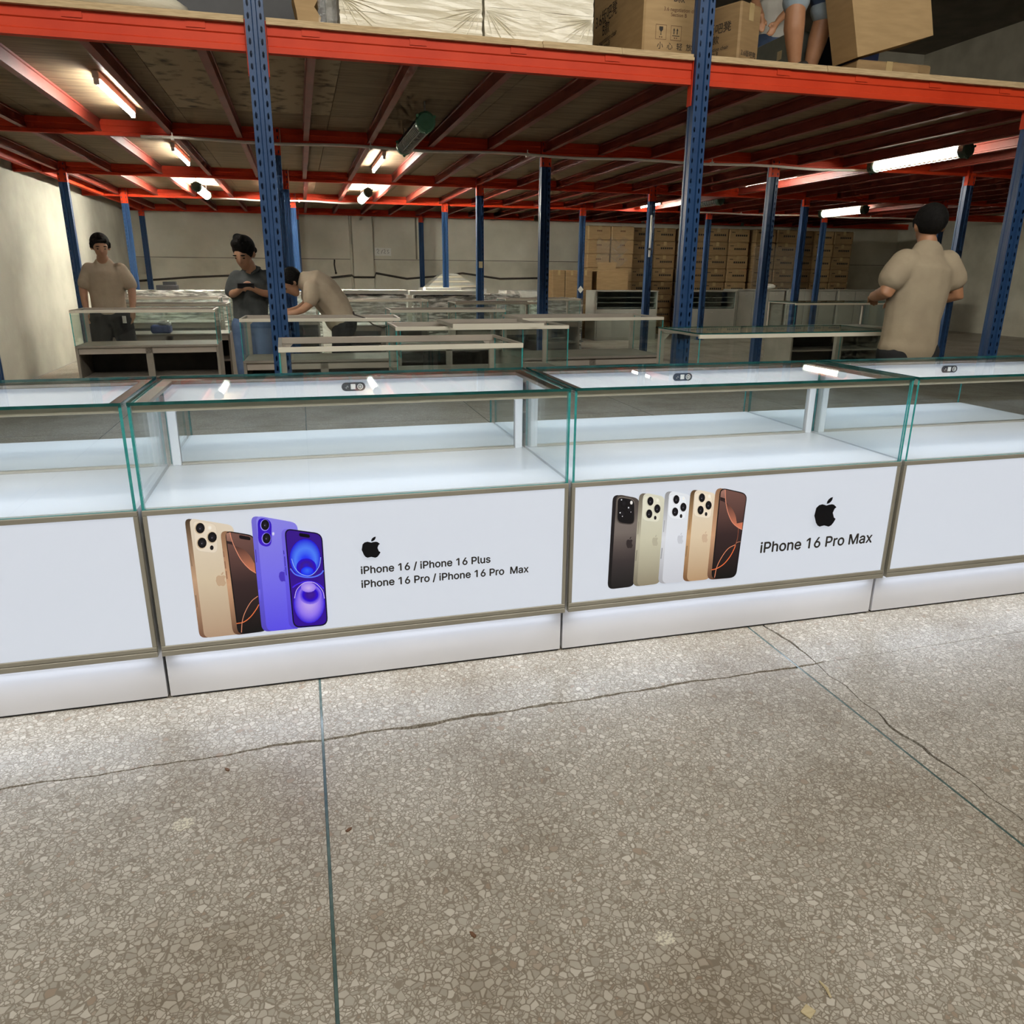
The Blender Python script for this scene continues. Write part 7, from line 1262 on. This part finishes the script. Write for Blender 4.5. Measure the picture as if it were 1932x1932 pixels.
# --- the worker in denim shorts up on the deck
rt5 = (3.50, 5.38, ZD)
def up5(ch): return [(p[0], p[1], p[2] + ZD, p[3]) for p in ch]
lg5 = [up5([(3.44, 5.36, .74, .085), (3.375, 5.24, .42, .066), (3.385, 5.25, .30, .070), (3.425, 5.26, .09, .041)]), up5([(3.66, 5.42, .74, .085), (3.73, 5.42, .45, .066), (3.715, 5.45, .30, .068), (3.69, 5.48, .09, .041)])]
tor5 = up5([(3.55, 5.40, .80, .135), (3.55, 5.40, .95, .135), (3.53, 5.39, 1.12, .15), (3.52, 5.37, 1.24, .14), (3.51, 5.36, 1.30, .085)])
a5a, a5b = up5([(3.37, 5.36, 1.25, .05), (3.30, 5.34, 1.05, .04), (3.30, 5.22, .90, .03)]), up5([(3.67, 5.36, 1.25, .05), (3.76, 5.34, 1.05, .04), (3.80, 5.24, .92, .03)])
body = [('c', tor5, (1, .68, 1)), ('c', up5([(3.51, 5.36, 1.28, .056), (3.51, 5.33, 1.37, .053)])), ('c', a5a), ('c', a5b)] + [('c', l) for l in lg5] + [('c', up5([(3.43, 5.29, .035, .036), (3.40, 5.13, .03, .034)])), ('c', up5([(3.69, 5.51, .035, .036), (3.68, 5.35, .03, .034)]))]
body += hand(a5a[-1][:3], (0, -.4, -1), (-.9, 0, 0), (0, -1, 0), .5) + hand(a5b[-1][:3], (0, -.4, -1), (.9, 0, 0), (0, -1, 0), .5)
p5 = person('person', 'worker with bare tanned legs in denim shorts standing on the deck', rt5, body,
       [('t_shirt', [('c', grow(tor5[:4], .02) + up5([(3.51, 5.36, 1.31, .095)]), (1, .72, 1)), ('c', grow(a5a[:1], .02) + up5([(3.335, 5.35, 1.12, .062)])), ('c', grow(a5b[:1], .02) + up5([(3.72, 5.35, 1.12, .062)]))], 'greyshirt', 0.012),
        ('denim_shorts', [('c', up5([(3.55, 5.40, .86, .14), (3.55, 5.40, .76, .145)]), (1, .75, 1)), ('c', up5([(3.44, 5.36, .74, .105), (3.39, 5.27, .50, .085), (3.385, 5.255, .46, .083)])), ('c', up5([(3.66, 5.42, .74, .105), (3.71, 5.42, .54, .09), (3.72, 5.42, .49, .086)]))], 'denimdark', 0.012),
        ('shorts_cuff', [('c', up5([(3.388, 5.262, .475, .090), (3.383, 5.253, .445, .090)]))], 'denimcuff', 0.010), ('shorts_cuff', [('c', up5([(3.716, 5.42, .50, .093), (3.722, 5.42, .47, .093)]))], 'denimcuff', 0.010),
        ('shoes', [('c', up5([(3.432, 5.31, .045, .044), (3.398, 5.11, .038, .04)])), ('c', up5([(3.69, 5.53, .045, .044), (3.68, 5.33, .038, .04)]))], 'shoe', 0.012)],
       ((3.51, 5.32, ZD + 1.46), (-.2, -1, -.3), 1.0), skin='skin2')
# --- the worker in a light grey shirt reaching down, deeper on the deck
rt6 = (4.68, 7.6, ZD)
def up6(ch): return [(p[0], p[1], p[2] + ZD, p[3]) for p in ch]
tor6 = up6([(4.68, 7.6, .95, .145), (4.66, 7.59, 1.08, .145), (4.64, 7.57, 1.22, .16), (4.62, 7.54, 1.33, .15), (4.61, 7.52, 1.39, .09)])
a6a, a6b = up6([(4.80, 7.45, 1.32, .05), (4.72, 7.36, 1.13, .042), (4.57, 7.34, 1.00, .032), (4.54, 7.33, .97, .027)]), up6([(4.45, 7.55, 1.32, .05), (4.36, 7.45, 1.15, .042), (4.36, 7.32, 1.0, .032)])
lg6 = [up6([(4.58, 7.6, .86, .09), (4.58, 7.58, .46, .062), (4.58, 7.62, .09, .042)]), up6([(4.78, 7.6, .86, .09), (4.78, 7.58, .46, .062), (4.78, 7.62, .09, .042)])]
body = [('c', tor6, (1, .68, 1)), ('c', up6([(4.61, 7.52, 1.37, .058), (4.60, 7.47, 1.46, .054)])), ('c', a6a), ('c', a6b)] + [('c', l) for l in lg6] + [('c', up6([(x, 7.63, .035, .036), (x, 7.48, .03, .034)])) for x in (4.58, 4.78)]
body += hand(a6a[-1][:3], (-.5, -.1, -.8), (0, -1, 0), (-.8, 0, .4), .4) + hand(a6b[-1][:3], (0, -.3, -1), (0, -1, 0), (1, 0, 0), .4)
person('person', 'worker in light grey shirt and dark trousers reaching down on the deck', rt6, body,
       [('shirt', [('c', grow(tor6[:4], .025) + up6([(4.61, 7.52, 1.39, .10)]), (1, .74, 1)), ('c', grow(a6a[:1], .025) + up6([(4.765, 7.41, 1.23, .065)])), ('c', grow(a6b[:1], .025) + up6([(4.41, 7.5, 1.23, .065)]))], 'greyshirt', 0.012),
        ('trousers', [('c', up6([(4.68, 7.6, .95, .145), (4.68, 7.6, .84, .15)]), (1, .74, 1)), ('c', grow(lg6[0][:2], .02) + up6([(4.58, 7.62, .11, .065)])), ('c', grow(lg6[1][:2], .02) + up6([(4.78, 7.62, .11, .065)]))], 'denimdark', 0.012),
        ('shoes', [('c', up6([(x, 7.64, .045, .045), (x, 7.46, .038, .042)])) for x in (4.58, 4.78)], 'shoe', 0.012)],
       ((4.59, 7.44, ZD + 1.53), (-.3, -1, -.7), 1.0), skin='skin2')

# ------------------------------------------------------------------ small things
bb = thing('poster_reflection_board', 'white poster board with black lettering among the showcases', 'poster', (0.88, 5.05, 0.0), 0.0)  # added board, stands in for a poster reflected in a showcase mirror
B('board', (0, 0, 0, 0.22, 0.006, 0.66), 'paper', bb)
text_on('printed_lettering', 'Pro Max', 0.05, 0.17, (0.025, -0.0008, 0.44), (1, 0, 0), (0, 0, 1), 'ink', bb)
pr = thing('paper_roll', 'white cardboard roll lying on the floor behind the dark-topped showcase', 'roll', (3.15, 6.9, 0.06), 0.35)
MB().tube([(0, -.02, 0), (0, 0.45, 0)], 0.058, 18, caps=False).build('tube', 'paper', pr, smooth=True); MB().tube([(0, 0.45, 0), (0, -.02, 0)], 0.044, 18, caps=False).build('core', 'paper', pr, smooth=True)
tag(MB().prism([(0, 0), (.22, .02), (.42, -.01), (.6, .03), (.4, .06), (.2, .07), (.03, .05)], 'z', 0.001, 0.012).build('packing_scrap', 'paper', None, (2.75, 5.75, 0)), 'white packing scrap on the floor behind the dark-topped showcase', 'scrap')
for i, x in enumerate((3.75, 4.12, 4.5)):
    carton(['small low carton on the floor left of two others', 'small low carton on the floor between two others', 'small low carton on the floor right of two others'][i], x, 8.1, 0, 0.33, 0.3, 0.26, 0, 'card2', True, 'small cartons on the floor')
bg = thing('blue_bag', 'blue box with a clear plastic bag on a left showcase deck', 'bag', (-1.60, 9.25, 0.647))
MB().chbox(0, 0, 0, 0.20, 0.16, 0.085, 0.015).build('box', 'bluebag', bg)
MB().ball((0.14, 0.07, 0.10), (0.07, 0.06, 0.035), 12, 8).build('plastic_bag', 'film', bg, smooth=True)
tag(MB().tube([(0.42, 6.60, .972), (0.50, 6.50, .95), (0.56, 6.42, .90), (0.63, 6.38, .88), (0.70, 6.42, .90), (0.76, 6.52, .95), (0.80, 6.62, .968)], 0.006, 6).build('loose_cable', 'cable', smooth=True), 'dark loose cable looped over a showcase top near the bent man', 'cable')
cp = thing('crumpled_paper', 'crumpled white paper on the long drawer cabinet', 'paper', (9.75, 14.95, 1.0))
MB().ball((0, 0.1, .06), (.16, .12, .06), 7, 5).ball((-.13, .1, .09), (.08, .08, .09), 6, 4).build('sheet', 'paper', cp)
bx_ = thing('black_box', 'small black box on the far left wrapped crate', 'box', (-2.15, 13.35, 1.012))
B('body', (0, 0, 0, 0.30, 0.2, 0.07), 'black', bx_, ch=0.004); B('lid', (0.1, 0.02, 0.0705, 0.28, 0.18, 0.12), 'black', bx_)
# litter on the terrazzo in front
def paint_spot(x, y, rx, ry, seed):
    q = random.Random(seed); n = 26
    MB().prism([(x + math.cos(6.283 * k / n) * rx * q.uniform(.72, 1.1), y + math.sin(6.283 * k / n) * ry * q.uniform(.72, 1.1)) for k in range(n)], 'z', 0.0, 0.0007).build('paint_spot', 'paintspot', floor)
paint_spot(0.639, 1.116, 0.022, 0.020, 3); paint_spot(-0.375, 1.732, 0.030, 0.024, 8)
tag(MB().chbox(-.0115, -.010, 0, .0115, .010, .004, .001).build('wood_chip', 'wood', None, (0.824, 0.896, 0), 0.5), 'small square pale wood chip on the terrazzo near the camera', 'chip')
tag(MB().tube([(0, 0, .003), (.006, .018, .0035), (.005, .036, .003)], [.002, .0035, .0015], 6).build('wood_splinter', 'wood', None, (0.883, 0.909, 0), 0.1), 'thin pale splinter on the terrazzo near the square chip', 'chip')
dr = random.Random(21)
for i in range(3):
    a = [(0.02, 1.60), (-0.28, 1.93), (0.26, 1.22)][i]
    tag(MB().prism([(0, 0), (.012, .002), (.016, .007), (.006, .009), (-.003, .006)], 'z', 0, 0.003).build('grit_crumb', 'inkbrown', None, (a[0], a[1], 0), dr.uniform(0, 3)), ['dark brown crumb on the terrazzo beside the dark strip', 'dark brown crumb near the left end of the crack', 'dark brown crumb on the near terrazzo by the strip'][i], 'crumb')
